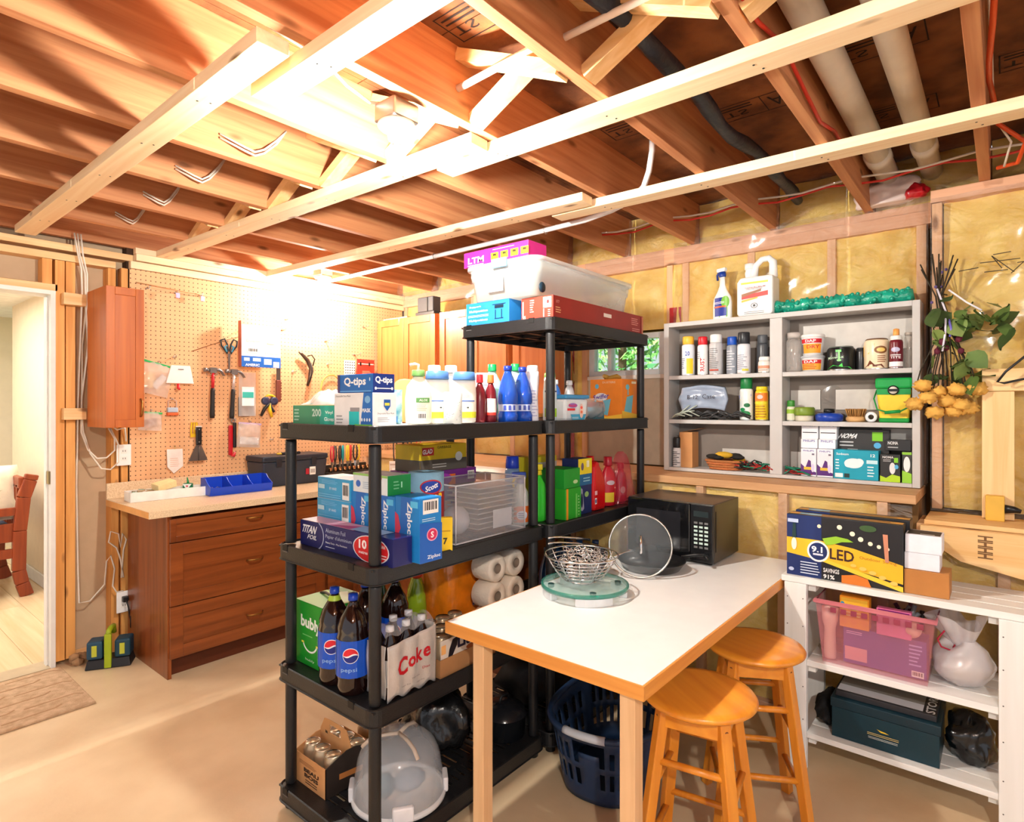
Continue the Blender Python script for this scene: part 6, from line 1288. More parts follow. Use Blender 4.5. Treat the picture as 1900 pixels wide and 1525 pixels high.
# cleaners
ts = mk('cleaner_bottle', 'trigger spray bottle with orange label and clear shoulders beside the middle posts', 1.942, 1.562, .036, .175, (214, 220, 216), (40, 70, 160), .02, [('r', .5, .28, 1, .55, (230, 110, 40)), ('e', .5, .25, .6, .3, (225, 225, 240)), ('lines', .5, .25, .4, .2, 3, (90, 90, 160))], z=D2, al=.8, sy=.75)
def trig(parent, h, m1, m2):
    mb = MB(); mb.box(-.038, .022, -.011, .011, h, h + .026, m1); mb.build('trigger_head', parent, bevel=.004); MB().tube([(-.022, 0, h + .004), (-.034, 0, h - .016), (-.03, 0, h - .04)], .005, m2, 7).build('trigger', parent)
trig(ts, .196, M((40, 70, 160), .4), M((230, 200, 40), .4))
t = mk('cleaner_bottle', 'lime green spray bottle with a yellow trigger seen between the middle posts', 2.055, 1.56, .04, .20, (60, 220, 60), (226, 206, 40), .02, None, z=D2, al=.85, sy=.8); trig(t, .221, M((226, 206, 40), .4), M((60, 56, 40), .4))
t = mk('cleaner_can', 'blue capped gray spray can behind the orange labelled bottle', 2.09, 1.73, .034, .215, (120, 150, 190), (30, 60, 190), .055, None, z=D2, sy=1, capr=.9, prof=[(.033, 0), (.034, .004), (.034, .2), (.03, .215)])
carton('green_box', 'green carton with a cut away lid on the tall shelving', 2.20, 1.535, D2, .125, .13, .135, (40, 160, 40), 0, {'F': [('r', .7, .4, .1, .8, (110, 200, 90)), ('r', .12, .5, .12, 1, (230, 150, 40)), ('lines', .85, .4, .1, .7, 7, (170, 220, 150))]}, group='green cleaner cartons')
carton('green_box', 'green carton standing on the cut away one on the tall shelving', 2.20, 1.538, D2 + .1355, .125, .125, .085, (30, 150, 46), 0, {'F': [('e', .7, .3, .3, .2, (180, 210, 150))]}, group='green cleaner cartons')
carton('powder_pouch', 'navy cleaner pouch box with a yellow top beside the green carton', 2.335, 1.54, D2, .115, .09, .255, (30, 44, 96), 0, {'F': [('r', .5, .86, 1, .28, (236, 214, 40)), ('e', .3, .86, .2, .14, (110, 90, 110)), ('r', .7, .9, .2, .12, (240, 236, 200)), ('r', .5, .62, 1, .2, (20, 100, 150)), ('p', [(.1, .5), (.3, .45), (.42, .1), (.3, .06), (.1, .08)], (160, 160, 180)), ('e', .25, .25, .16, .26, (30, 34, 70)), ('e', .6, .35, .3, .1, (150, 190, 110)), ('lines', .6, .62, .5, .1, 2, (150, 200, 220))]})
carton('powder_pouch', 'yellow cleaner pouch box standing behind the green cartons', 2.24, 1.70, D2, .20, .08, .262, (214, 200, 40), 0, {'F': [('r', .5, .8, 1, .2, (200, 200, 190))]})
RD = (206, 22, 26)
t = thing('red_jug', 'bright red plastic jug with moulded handle on the tall shelving', 'jug', (2.462, 1.535, D2), 0)
MB().prism([(-.055, 0), (.055, 0), (.056, .12), (.045, .15), (.02, .19), (-.0, .215), (-.005, .235), (-.035, .235), (-.05, .21), (-.056, .12)], -.045, .045, M(RD, .25, coat=.3), axis='y').build('jug_body', t, bevel=.014)
MB().lathe([(.019, .2355), (.02, .24), (.019, .258), (.001, .259)], M((190, 20, 24), .3), x=-.02, n=20).build('cap', t)
print_box({'F': [('r', .14, .36, .2, .08, (240, 190, 200)), ('r', .12, .2, .16, .12, (240, 230, 235)), ('r', .12, .2, .1, .07, (60, 40, 120))]}, .11, .0905, .24, t)
t = mk('red_bottle', 'slim red bottle with a yellow patch wrapped in pink film', 2.60, 1.53, .045, .20, (200, 30, 50), (170, 20, 40), .045, [('r', .4, .2, .6, .34, (236, 206, 60)), ('e', .5, .72, .5, .16, (210, 190, 200)), ('p', [(.1, .4), (.8, .52), (.8, .56), (.1, .46)], (230, 200, 210))], z=D2, rz=-25)
PKF = M((206, 60, 80), .15, alpha=.45, coat=.5, var=.15)
def fn(u, v):
    a = u * 2 * math.pi; k = (1 - v) ** .5 * .9 + .22; rr_ = 1 + .18 * noise.noise((math.cos(a) * 2, math.sin(a) * 2, v * 4)); return (2.745 + .085 * k * rr_ * math.cos(a), 1.54 + .06 * k * rr_ * math.sin(a), D2 + .002 + .26 * v)
tag(MB().grid(fn, 40, 14, PKF).build('pink_bag'), 'translucent pink bag with a twisted neck at the right end of the middle tier', 'bag')
t = mk('red_bottle', 'red bottle hidden inside the translucent pink bag', 2.745, 1.54, .036, .17, (190, 40, 60), (170, 20, 40), .03, [('e', .5, .4, .4, .3, (226, 200, 200))], z=D2 + .003, rz=-25)
# ================================================================ tier three
t = carton('drink_carton', 'green sparkling water carton with a white smile at the left end of the drinks tier', 1.268, 1.908, D3, .192, .19, .225, (22, 150, 40), -90, {'F': [('t', 'bubly', .52, .66, .66, .24, (240, 250, 240), -2, .035), ('lines', .5, .48, .5, .04, 1, (120, 210, 120)), ('c', .5, .42, .26, .2, 205, 335, .14, (244, 250, 244)), ('r', .26, .36, .08, .03, (240, 230, 80)), ('r', .74, .36, .08, .03, (240, 230, 80)), ('t', 'bubly', .5, .1, .3, .05, (200, 240, 200)), ('r', .05, .5, .02, 1, (120, 210, 60))], 'R': [('e', .3, .5, .5, .6, (226, 110, 50)), ('r', .5, .5, .1, .9, (230, 120, 60))],
   'T': [('p', [(0, 0), (1, 0), (1, .4), (0, .7)], (150, 214, 130)), ('p', [(.2, .6), (.9, .3), (1, .5), (.4, .9)], (220, 240, 190))]})
MB().tube([(-.08, .0, .2265), (-.04, -.005, .236), (.03, -.02, .238), (.09, -.02, .2265)], .005, BLK, 7).build('carry_strap', t)
COLA = M((30, 14, 12), .08, coat=.6, alpha=.96)
p2 = [(.040, 0), (.049, .006), (.052, .03), (.05, .05), (.053, .06), (.053, .185), (.049, .2), (.050, .215), (.04, .245), (.022, .275), (.0135, .29), (.0135, .297)]
lab = M((20, 84, 200), .3)
pa = [('r', .5, .5, 1.9, 1, (18, 84, 204)), ('r', -.12, .5, .16, 1, (150, 180, 230)), ('e', .55, .62, .46, .42, (245, 245, 250)), ('h', .55, .62, .42, .38, 1, (220, 34, 50)), ('h', .55, .62, .42, .38, -1, (20, 40, 130)), ('t', 'pepsi', .5, .22, .46, .14, (150, 190, 240), 0, .01), ('t', 'pepsi', -.12, .38, .12, .5, (235, 240, 250), 90, .02)]
pp = ((1.168, 1.750, 'with a lime neck collar'), (1.166, 1.642, 'front one by the post'), (1.277, 1.728, 'second row, nearest the green carton'), (1.386, 1.700, 'second row, hidden behind the front one'))
for i, (x, y, lb) in enumerate(pp):
    t = bottle('cola_bottle', 'cola bottle with blue cap and label, ' + lb, x, y, D3, p2, COLA, [(.0155, .2975), (.016, .3), (.0155, .318), (.001, .319)], M((20, 60, 170), .35), rz=-50, band=(.062, .18, .0535, lab), art=pa, group='blue capped cola bottles', n=28, span=.11)
    if i == 0: MB().lathe([(.023, .272), (.016, .292)], M((170, 200, 60), .4), n=24, close=False).build('neck_collar', t)
# coke six pack
ck = [(.024, 0), (.030, .005), (.031, .02), (.028, .03), (.0315, .045), (.0315, .13), (.03, .145), (.026, .165), (.016, .19), (.0115, .205), (.0115, .212)]
proto = None; n6 = ('front left', 'front middle', 'front right', 'rear left', 'rear middle', 'rear right')
for k in range(6):
    x, y = 1.213 + (k % 3) * .0665, 1.512 + (k // 3) * .066; lb = 'diet cola bottle in the shrink wrapped six pack, ' + n6[k]
    if proto is None: proto = bottle('cola_bottle', lb, x, y, D3, ck, COLA, [(.0135, .2125), (.014, .215), (.0135, .23), (.001, .231)], M((214, 214, 218), .3), rz=0, band=(.045, .13, .032, M((210, 208, 206), .3, .5)), group='diet cola six pack bottles', n=20)
    else: copy_thing(proto, lb, (x, y, D3 + .0005), 0, 'diet cola six pack bottles')
t = thing('shrink_wrap', 'gray shrink wrap sleeve with red script around the six small bottles', 'wrapper', (0, 0, D3 + .002))
def cy(x):
    return 1.4775 + .0022 * (1 - math.cos(2 * math.pi * (x - 1.213) / .0665))
def fn(u, v): x = 1.178 + u * .205; return (x, cy(x) - .0015 + .0015 * math.cos(v * 5), .008 + .168 * v + (.01 * math.cos((u * 3 - .5) * 2 * math.pi) * (1 - v)) * .8 + .018 * u * v)
SHR = M((206, 202, 198), .28, .25, coat=.4, bump=.4, bscale=30)
MB().grid(fn, 42, 14, SHR).build('front_sleeve', t, solid=.0006)
def fn(u, v): return (1.1775 + .003 * math.sin(v * 7), 1.49 + u * .095, .01 + .165 * v)
MB().grid(fn, 12, 10, SHR).build('side_sleeve', t, solid=.0006)
def fn(u, v): return (1.3845 + .003 * math.sin(v * 7), 1.49 + u * .11, .01 + .185 * v)
MB().grid(fn, 12, 10, SHR).build('side_sleeve', t, solid=.0006)
def prn(mb, body, cx, cz, w, h, m, ang=0, bold=0):
    g, fs = glyphs(body, bold); P = []
    for x, y in g:
        X = cx + x * w; P.append((X, cy(X) - .0045, cz + y * h + x * w * math.tan(R(ang))))
    mb.add(P, fs, m)
mb = MB(); rd = M((190, 24, 38), .4); gy = M((120, 116, 116), .5)
cw, ww = (.052, .038, .038, .036), 'Coke'; xx = 1.215
for ch, w_, dz, hh in zip(ww, (.042, .03, .03, .03), (0, -.002, .008, .002), (.058, .034, .05, .034)): prn(mb, ch, xx + w_ / 2, .098 + dz + (xx - 1.2) * .14, w_, hh, rd, 6, .03); xx += w_ + .002
prn(mb, 'Diet', 1.335, .068, .03, .008, rd); 
for cx, cz in ((1.25, .035), (1.31, .03), (1.29, .05)): prn(mb, 'sugar free', cx, cz, .035, .006, gy)
mb.build('printed_lettering', t)
WRC = clear((235, 232, 235), .22)
def fn(u, v): x = 1.18 + u * .205; return (x, 1.492 + .09 * v, .178 + .05 * math.sin(math.pi * (.15 + .7 * v)) + .006 * math.sin(u * 19))
MB().grid(fn, 20, 10, WRC).build('top_film', t)
# beer can tray
t = thing('can_tray', 'open cardboard tray with printed wrap holding beer cans on the drinks tier', 'tray', (1.545, 1.587, D3 + .0005), 0)
TR = M((170, 124, 80), .8)
MB().box(-.14, .14, -.105, .105, 0, .003, TR).build('tray_base', t)
for b in ((-.14, .14, -.1075, -.105), (-.14, .14, .105, .1075)): MB().box(b[0], b[1], b[2], b[3], 0, .062, TR).build('tray_wall', t)
for x in (-.1425, .14): MB().box(x, x + .0025, -.1075, .1075, 0, .062, TR).build('tray_wall', t)
MB().box(-.138, .138, -.1045, -.1035, .06, .125, M((214, 206, 196), .5)).build('printed_wrap', t)
mb = MB()
for e in [('r', .04, .5, .08, .5, (240, 180, 110)), ('p', [(.12, 0), (.2, 0), (.28, .5), (.3, 1), (.2, .9), (.14, .4)], (20, 18, 30)), ('t', 'Lite', .46, .58, .34, .6, (24, 26, 60), 0, .05), ('e', .55, .12, .2, .3, (150, 80, 40)), ('e', .82, .2, .14, .5, (30, 20, 20)), ('r', .92, .6, .04, .7, (30, 30, 50))]:
    vs, fs, c = art2d(e); mb.add([((u - .5) * .27, -.1052, .062 + v * .062) for u, v in vs], fs, M(c, .4))
mb.build('printed_panel', t)
def drinkcan(name, label, x, y, z, col, group, sc=1.0, art=None):
    t = thing(name, label, 'can', (x, y, z + .0005), 0, group)
    MB().lathe([(.022, 0), (.030, .008), (.0325, .014), (.0325, .104), (.027, .116), (.0265, .120)], M(col, .3, .6), n=24).build('can_body', t)
    MB().lathe([(.0265, .1203), (.0285, .1215), (.0275, .1222), (.0255, .118), (.001, .1175)], M((216, 214, 212), .25, 1.0), n=24, close=False).build('can_top', t)
    MB().bar((-.004, 0, .1187), (.016, 0, .1192), .011, .0012, M((226, 224, 220), .25, 1.0)).build('pull_tab', t)
    return t
c0 = None; g = 'beer cans in the cardboard tray'; rr = random.Random(4)
rows = ('front', 'middle', 'rear'); cols = ('first', 'second', 'third', 'fourth')
for j in range(3):
    for i in range(4):
        lb = 'silver and amber beer can in the tray, %s row, %s from the left' % (rows[j], cols[i]); p = (1.447 + i * .0665, 1.5215 + j * .0665, D3 + .004)
        if c0 is None: c0 = drinkcan('drink_can', lb, *p, (200, 180, 150), g)
        else: copy_thing(c0, lb, (p[0], p[1], p[2] + .0005), rr.uniform(0, 360), g)
# bottles behind
for i, (nm, x, y, col, cap, lb, al) in enumerate((('soda_bottle', 1.43, 1.83, (40, 90, 30), (60, 110, 50), 'dark green glass bottle behind the cola six pack', .85), ('soda_bottle', 1.515, 1.85, (16, 60, 26), (200, 200, 200), 'darkest green bottle, second behind the beer tray', .9), ('soda_bottle', 1.595, 1.82, (160, 190, 40), (226, 70, 40), 'yellow green bottle with a big orange cap', .8), ('soda_bottle', 1.655, 1.89, (170, 190, 50), (216, 60, 40), 'yellow green bottle with a red orange neck beside the orange pack', .8))):
    bottle(nm, lb, x, y, D3, [(.036, 0), (.04, .005), (.04, .13), (.036, .17), (.02, .22), (.013, .24), (.013, .262)], M(col, .1, alpha=al, coat=.5), [(.015, .2625), (.0155, .265), (.015, .285), (.001, .286)] if i != 2 else [(.015, .24), (.024, .25), (.026, .27), (.02, .29), (.001, .295)], M(cap, .35), rz=-38, band=(.04, .10, .0405, M((200, 206, 200) if i == 0 else (30, 110, 60) if i == 1 else (190, 206, 70), .4)), group='green and yellow bottles behind the cans')
# orange towel pack and toilet paper pack (film packs)
OR = M((232, 128, 24), .2, coat=.5, bump=.5, bscale=18, var=.15)
t = thing('paper_towel_pack', 'orange film wrapped paper towel pack on the drinks tier', 'pack', (1.775, 1.80, D3 + .001), 0)
def rp(w, d, h, seed, m, nm):
    def fn(u, v):
        a = u * 2 * math.pi; cx, sx = math.cos(a), math.sin(a); k = (abs(cx) ** 6 + abs(sx) ** 6) ** (-1 / 6); e = 1 - .12 * abs(2 * v - 1) ** 5
        q = 1 + .03 * noise.noise((cx * 2, sx * 2, v * 4 + seed)); return (w / 2 * cx * k * e * q, d / 2 * sx * k * e * q, h * v)
    mb = MB(); mb.grid(fn, 48, 14, m); mb.add([fn(i / 48, 1) for i in range(48)], [tuple(range(48))], m); return mb.build(nm, t)
rp(.21, .17, .30, 1, OR, 'film_pack')
MB().box(.035, .06, -.090, -.088, .10, .15, M((60, 100, 190), .4)).build('blue_label', t); MB().box(.033, .062, -.0885, -.0875, .097, .153, M((230, 220, 220), .5)).build('label_border', t)
tp = None; g = 'toilet paper rolls with their ends facing the table'
TPM = M((232, 218, 200), .85, bump=.3, bscale=60)
for j in range(3):
    for i in range(2):
        lb = 'toilet paper roll, %s row, %s column of the pack' % (('bottom', 'middle', 'top')[j], ('left', 'right')[i])
        p = (1.9475 - .0 + i * .0 , 0, 0)
        x = 1.80 + i * .118; z = D3 + .056 + j * .1115
        if tp is None:
            tp = thing('toilet_roll', lb, 'paper roll', (x, 1.615, z), 0, g, rot=(R(90), 0, 0))
            MB().lathe([(.021, -.05), (.050, -.05), (.055, -.044), (.055, .044), (.050, .05), (.021, .05), (.021, -.05)], TPM, n=32, close=False).build('paper_roll', tp)
            MB().lathe([(.0205, -.049), (.0205, .049), (.019, .049), (.019, -.049)], M((130, 112, 96), .8), n=20, close=False).build('core', tp)
        else:
            c = copy_thing(tp, lb, (x, 1.615, z), 0, g); c.rotation_euler = (R(90), 0, 0)
# dark blue water bottles on the tall shelving drinks tier
w0 = None
for k in range(8):
    x, y = 2.17 + (k % 4) * .088, 1.50 + (k // 4) * .09; lb = 'dark blue water bottle below the red jugs, %s row, %s' % (('front', 'rear')[k // 4], ('first from the left', 'second from the left', 'third from the left', 'fourth from the left')[k % 4])
    if w0 is None: w0 = bottle('water_bottle', lb, x, y, D3, [(.036, 0), (.040, .004), (.040, .18), (.03, .22), (.016, .26), (.014, .275)], M((20, 60, 100), .1, alpha=.85, coat=.5), [(.0165, .2755), (.0165, .292), (.001, .293)], M((20, 40, 70), .35), group='dark blue water bottles', n=18)
    else: copy_thing(w0, lb, (x, y, D3 + .0005), 0, 'dark blue water bottles')
# ================================================================ bottom tier
t = thing('can_carrier', 'brown cardboard carrier of silver topped cans on the bottom tier', 'carrier', (1.275, 1.905, D4 + .0005), 0)
for b in ((-.105, -.1025, -.098, .098), (.1025, .105, -.098, .098)): MB().box(b[0], b[1], b[2], b[3], 0, .105, KR).build('carrier_wall', t)
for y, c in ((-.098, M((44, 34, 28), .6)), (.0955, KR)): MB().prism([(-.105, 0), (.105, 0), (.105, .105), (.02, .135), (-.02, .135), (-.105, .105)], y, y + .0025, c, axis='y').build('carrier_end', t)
MB().box(-.1024, .1024, -.0955, .0954, 0, .002, KR).build('carrier_base', t)
mb = MB(); hy = [(-.096, .002), (.096, .002), (.096, .14), (.07, .185), (.035, .192), (-.035, .192), (-.07, .185), (-.096, .14)]
mb.prism([(-.095, .002), (.095, .002), (.095, .145), (-.095, .145)], -.0012, .0012, KR, axis='x'); mb.prism([(-.095, .145), (-.035, .145), (-.035, .192), (-.07, .188)], -.0012, .0012, KR, axis='x'); mb.prism([(.095, .145), (.035, .145), (.035, .192), (.07, .188)], -.0012, .0012, KR, axis='x'); mb.prism([(-.035, .175), (.035, .175), (.035, .192), (-.035, .192)], -.0012, .0012, KR, axis='x'); mb.build('handle_panel', t)
mb = MB()
for e in expand([('t', 'BEAU', .55, .55, .5, .14, (50, 34, 24), 0, .05), ('t', 'BOIS', .55, .38, .46, .14, (50, 34, 24), 0, .05), ('lines', .5, .75, .7, .14, 3, (140, 90, 50)), ('lines', .55, .18, .4, .16, 2, (50, 34, 24))]):
    vs, fs, c = art2d(e); mb.add([(-.1056, (.5 - u) * .19, v * .105) for u, v in vs], fs, M(c, .6))
vs, fs, c = art2d(('t', 'BBL', .25, .5, .22, .3, (50, 34, 24), 0, .05)); mb.add([(-.0016, .08 - v * .05, .13 + u * .05) for u, v in vs], fs, M(c, .6))
vs, fs, c = art2d(('p', [(.25, .45), (.75, .35), (.75, .55), (.25, .65)], (190, 120, 60))); mb.add([((u - .5) * .2, -.0986, v * .1) for u, v in vs], fs, M(c, .6))
mb.build('printed_panel', t)
g = 'silver topped cans in the brown carrier'; rr = random.Random(1)
for j, xx in enumerate((1.275 - .051, 1.275 + .051)):
    for i in range(3):
        lb = 'silver topped can in the brown carrier, %s row, %s' % (('left', 'right')[j], ('at the near end', 'in the middle', 'at the far end')[i])
        copy_thing(c0, lb, (xx, 1.905 - .063 + i * .0655, D4 + .0035), rr.uniform(0, 360), g)
for i, (x, y) in enumerate(((1.43, 1.86), (1.43, 1.93), (1.50, 1.86), (1.50, 1.93))):
    copy_thing(c0, 'loose silver can behind the brown carrier, %s' % ('front left of four', 'rear left of four', 'front right of four', 'rear right of four')[i], (x, y, D4 + .0005), rr.uniform(0, 360), 'loose silver cans behind the carrier')
t = thing('cake_carrier', 'translucent domed cake carrier with white side clips on the bottom tier', 'cake carrier', (1.352, 1.635, D4 + .001), 0)
DM = M((222, 226, 232), .14, alpha=.34, coat=.5, var=.03)
MB().lathe([(.155, .02), (.16, .03), (.152, .08), (.142, .14), (.128, .175), (.10, .202), (.06, .213), (.001, .215)], DM, n=56, close=False).build('dome', t)
MB().lathe([(.001, 0), (.15, .0), (.164, .008), (.164, .02), (.156, .024)], M((236, 238, 240), .35, alpha=.9), n=56, close=False).build('base_tray', t)
for a in (140, 235, 320): MB().at((.156 * math.cos(R(a)), .156 * math.sin(R(a)), .0), (0, 0, R(a))).box(-.004, .014, -.035, .035, .012, .062, M((240, 240, 244), .35)).build('side_clip', t, bevel=.006)
for a in (20, 140, 260): MB().tube([(0, 0, .217), (.06 * math.cos(R(a)), .06 * math.sin(R(a)), .215), (.10 * math.cos(R(a)), .10 * math.sin(R(a)), .204), (.126 * math.cos(R(a)), .126 * math.sin(R(a)), .18)], .007, M((230, 210, 190), .3, alpha=.8), 8).build('dome_rib', t)
mb = MB(); mb.ball((.03, -.02, .05), .05, M((150, 170, 190), .6), 10, (1.3, 1, .6)); mb.ball((-.05, .02, .05), .04, M((90, 130, 150), .6), 10); mb.build('contents', t)
tag(lump(0, 0, .12, .11, .15, .14, BG, 11).build('black_bag'), 'shiny black garbage bag lump on the bottom tier behind the cake carrier', 'bag', (1.655, 1.77, D4))
t = thing('roasting_pan', 'dark round lidded pan on the bottom tier near the middle posts', 'pan', (1.88, 1.60, D4 + .0005))
MB().lathe([(.07, 0), (.085, .01), (.09, .09), (.094, .094)], M((24, 26, 30), .25), n=36, close=False).build('pan_body', t); MB().lathe([(.094, .0945), (.08, .12), (.03, .14), (.001, .142)], M((28, 28, 32), .2), n=36, close=False).build('lid', t); MB().tube([(-.03, 0, .14), (-.02, 0, .165), (.02, 0, .165), (.03, 0, .14)], .006, BLK).build('lid_handle', t)
tag(lump(0, 0, .1, .15, .18, .12, M((26, 24, 26), .6, var=.3), 14).build('black_bag'), 'dull black bag on the bottom tier of the tall shelving', 'bag', (2.22, 1.72, D4))
carton('dark_carton', 'dark gray carton on the bottom tier of the tall shelving', 2.58, 1.68, D4, .28, .34, .26, (40, 38, 40), 0)
# ================================================================ on the pegboard (wall plane y = 4.022, things hang in front of it)
PY = 4.018
def hook(parent, x, z, l=.05, y=PY):
    return MB().tube([(x, y, z + .012), (x, y, z), (x, y - l, z), (x, y - l - .004, z + .01)], .0022, STEEL, 6).build('hook', parent)
HD = M((150, 150, 152), .3, .8); 
def hammer(x, z, label, c1, c2, tilt):
    t = thing('claw_hammer', label, 'hammer', (x, 3.965, z), 0, 'claw hammers on the pegboard'); t.rotation_euler = (0, R(tilt), 0)
    MB().tube([(0, 0, .0), (0, 0, -.10)], [.010, .0095], c1, 12).build('handle_shaft', t)
    MB().tube([(0, 0, -.10), (0, 0, -.12), (0, 0, -.2), (0, 0, -.27), (0, 0, -.295)], [.011, .014, .0135, .016, .014], c2, 12).build('rubber_grip', t)
    mb = MB(); mb.tube([(-.058, 0, .018), (-.04, 0, .018)], .014, HD, 14); mb.tube([(-.04, 0, .018), (-.02, 0, .018)], .010, HD, 12); mb.box(-.022, .02, -.013, .013, .0, .034, HD)
    for dy in (-.007, .007): mb.tube([(.018, dy, .022), (.035, dy * 1.2, .022), (.055, dy * 1.4, .010), (.072, dy * 1.5, -.016)], [.009, .008, .006, .003], HD, 8)
    mb.build('hammer_head', t)
    hook(t, -.018, -.012, .07, .05); hook(t, .018, -.012, .07, .05)
hammer(1.735, 1.665, 'claw hammer with a red and black handle on the pegboard', M((206, 40, 48), .4), M((30, 28, 28), .6), 1)
hammer(1.872, 1.660, 'claw hammer with a pale shaft and black grip right of the red one', M((220, 206, 200), .3, .4), M((34, 34, 34), .6), 3)
PBG = M((236, 230, 224), .15, alpha=.42, coat=.5, var=.05)
def zbag(x, z, w, h, label, zipcol, inner=None, rot=0, alpha=PBG, zipn=True):
    t = thing('zip_bag', label, 'bag', (x, PY - .012, z), 0); t.rotation_euler = (0, R(rot), 0)
    def fn(u, v): 
        k = math.sin(math.pi * u) ** .5 * math.sin(math.pi * (1 - v) * .8) ** .6; return ((u - .5) * w * (1 - .08 * v), -.022 * k - .004 + .006 * noise.noise((u * 7, v * 7, x * 9)), -h + h * v)
    MB().grid(fn, 16, 14, alpha).build('film_bag', t)
    if zipn: MB().box(-w * .47, w * .47, -.009, -.004, -.014, -.002, M(zipcol, .35)).build('zip_strip', t)
    if inner: inner(t)
    hook(t, 0, .004, .02, .011); return t
def inn1(t):
    MB().box(-.07, -.0, -.016, -.008, -.165, -.07, M((236, 196, 110), .6)).build('yellow_card', t); MB().bar((.01, -.012, -.155), (.05, -.012, -.07), .006, .04, M((240, 240, 240), .5)).build('white_card', t)
zbag(1.425, 1.715, .20, .20, 'green zipped clear bag with a yellow card hanging beside the small cabinet', (30, 170, 90), inn1, 14)
def inn2(t):
    mb = MB(); rr = random.Random(7)
    for i in range(30): mb.tube([(rr.uniform(-.04, .04), -.012, rr.uniform(-.10, -.03)), (rr.uniform(-.04, .04), -.016, rr.uniform(-.10, -.03))], .002, M((170, 110, 90), .4, .5), 5)
    mb.build('loose_screws', t)
zbag(1.385, 1.415, .13, .115, 'small green zipped bag of reddish screws below the bag with the yellow card', (60, 180, 100), inn2, 4)
zbag(2.0, 1.335, .17, .17, 'lilac zipped bag of pale bits right of the red utility tool', (196, 170, 206), lambda t: lump(0, -.02, -.13, .07, .012, .035, M((240, 236, 232), .3, bump=.8, bscale=90), 4).build('contents', t), 5) if False else zbag(2.0, 1.335, .17, .17, 'lilac zipped bag of pale bits right of the red utility tool', (196, 170, 206), lambda t: MB().box(-.065, .065, -.018, -.008, -.15, -.10, M((240, 236, 232), .3, bump=1, bscale=120)).build('contents', t), 5)
t = thing('scraper_shield', 'white trapezoid plastic scoop hanging on the pegboard', 'scoop', (1.535, PY - .05, 1.59))
MB().prism([(-.082, 0), (.082, 0), (.06, .112), (-.052, .112)], -.004, .004, WHITEP, axis='y').build('white_plate', t, bevel=.003)
MB().tube([(-.01, 0, -.002), (-.01, 0, -.03), (-.0, 0, -.035)], .009, M((210, 36, 44), .4), 8).build('red_tip', t); MB().box(-.012, .02, -.006, -.0045, .086, .09, M((60, 50, 40), .5)).build('slot', t); hook(t, 0, .10, .045, .048)
t = thing('masking_tape', 'small packet with gray tape and orange base on a hook', 'packet', (1.503, PY - .012, 1.39))
MB().box(-.032, .032, -.02, .008, .0, .018, M((214, 100, 50), .5)).build('orange_base', t, bevel=.004); MB().box(-.03, .03, -.018, .006, .02, .05, M((180, 196, 214), .4)).build('gray_block', t, bevel=.004); MB().tube([(-.024, -.005, .05), (-.024, -.005, .09), (0, -.005, .105), (.024, -.005, .09), (.024, -.005, .05)], .003, M((226, 200, 190), .3, alpha=.7), 6).build('clear_loop', t); hook(t, 0, .10, .02, .011)
t = thing('tin_snips', 'kitchen scissors with black and light blue loops hung handles up', 'scissors', (1.85, PY - .03, 1.80))
for s in (-1, 1):
    MB().tube([(s * .012, 0, 0), (s * .05, 0, .05), (s * .055, 0, .085), (s * .03, 0, .095), (s * .012, 0, .06), (s * .006, 0, .02)], .0055, M((34, 60, 70), .4), 8, True).build('handle_loop', t)
    MB().tube([(s * .016, -.004, .01), (s * .03, -.004, .045), (s * .015, -.004, .05)], .006, M((90, 180, 220), .4), 7).build('blue_insert', t)
    MB().prism([(s * .010, 0), (0, 0), (s * -.004, -.11), (s * .006, -.09)], -.002 + s * .002, .0 + s * .002, HD, axis='y').build('blade', t)
hook(t, -.03, .08, .03, .03)
t = thing('cardboard_sheet', 'white and blue printed carton panel hanging under the bright bulb', 'panel', (2.05, PY - .075, 1.715), 0)
MB().box(-.14, .14, -.004, .0, 0, .283, M((244, 240, 230), .6)).build('panel_sheet', t, bevel=.001)
MB().prism([(-.14, 0), (-.14, .23), (-.14 - .002, .31)], -.004, .04, M((190, 110, 90), .7), axis='y').build('side_flap', t) 
mb = MB()
for e in expand([('r', .5, .13, 1, .26, (30, 100, 190)), ('t', 'AMERIC', .27, .05, .36, .06, (240, 245, 250), 0, .03), ('r', .13, .18, .14, .08, (190, 214, 240)), ('r', .38, .18, .2, .08, (190, 214, 240)), ('r', .66, .14, .2, .14, (190, 214, 240)), ('r', .88, .08, .16, .14, (220, 230, 245)), ('t', 'Dolphin', .3, .62, .36, .08, (226, 190, 150)), ('t', 'Dolphin', .76, .34, .34, .06, (226, 190, 150)), ('bar', .28, .4, .28, .12), ('r', .75, .62, .2, .08, (230, 204, 170)), ('r', .5, .78, .9, .006, (190, 160, 130))]):
    q_ = globals().get('q_', 0) + .00012; vs, fs, c = art2d(e); mb.add([((u - .5) * .28, -.0045 - q_, v * .283) for u, v in vs], fs, M(c, .5))
mb.build('printed_panel', t); hook(t, -.08, .27, .075, .078); hook(t, .08, .27, .075, .078)
t = thing('hand_saw', 'narrow brown handled saw hanging point up right of the carton panel', 'saw', (2.205, PY - .02, 1.48))
MB().box(-.018, .018, -.008, .008, 0, .155, M((120, 60, 44), .6)).build('saw_handle', t, bevel=.005); MB().box(-.014, .016, -.002, .002, .155, .25, M((90, 84, 80), .4, .6)).build('saw_blade', t)
mb = MB()
for i in range(7): mb.box(.018, .022, -.007, .007, .01 + i * .02, .02 + i * .02, M((100, 48, 36), .6))
mb.build('grip_teeth', t)
t = thing('caulking_gun', 'dark curved metal staple gun with lever hanging near the hoop', 'tool', (2.43, PY - .03, 1.60))
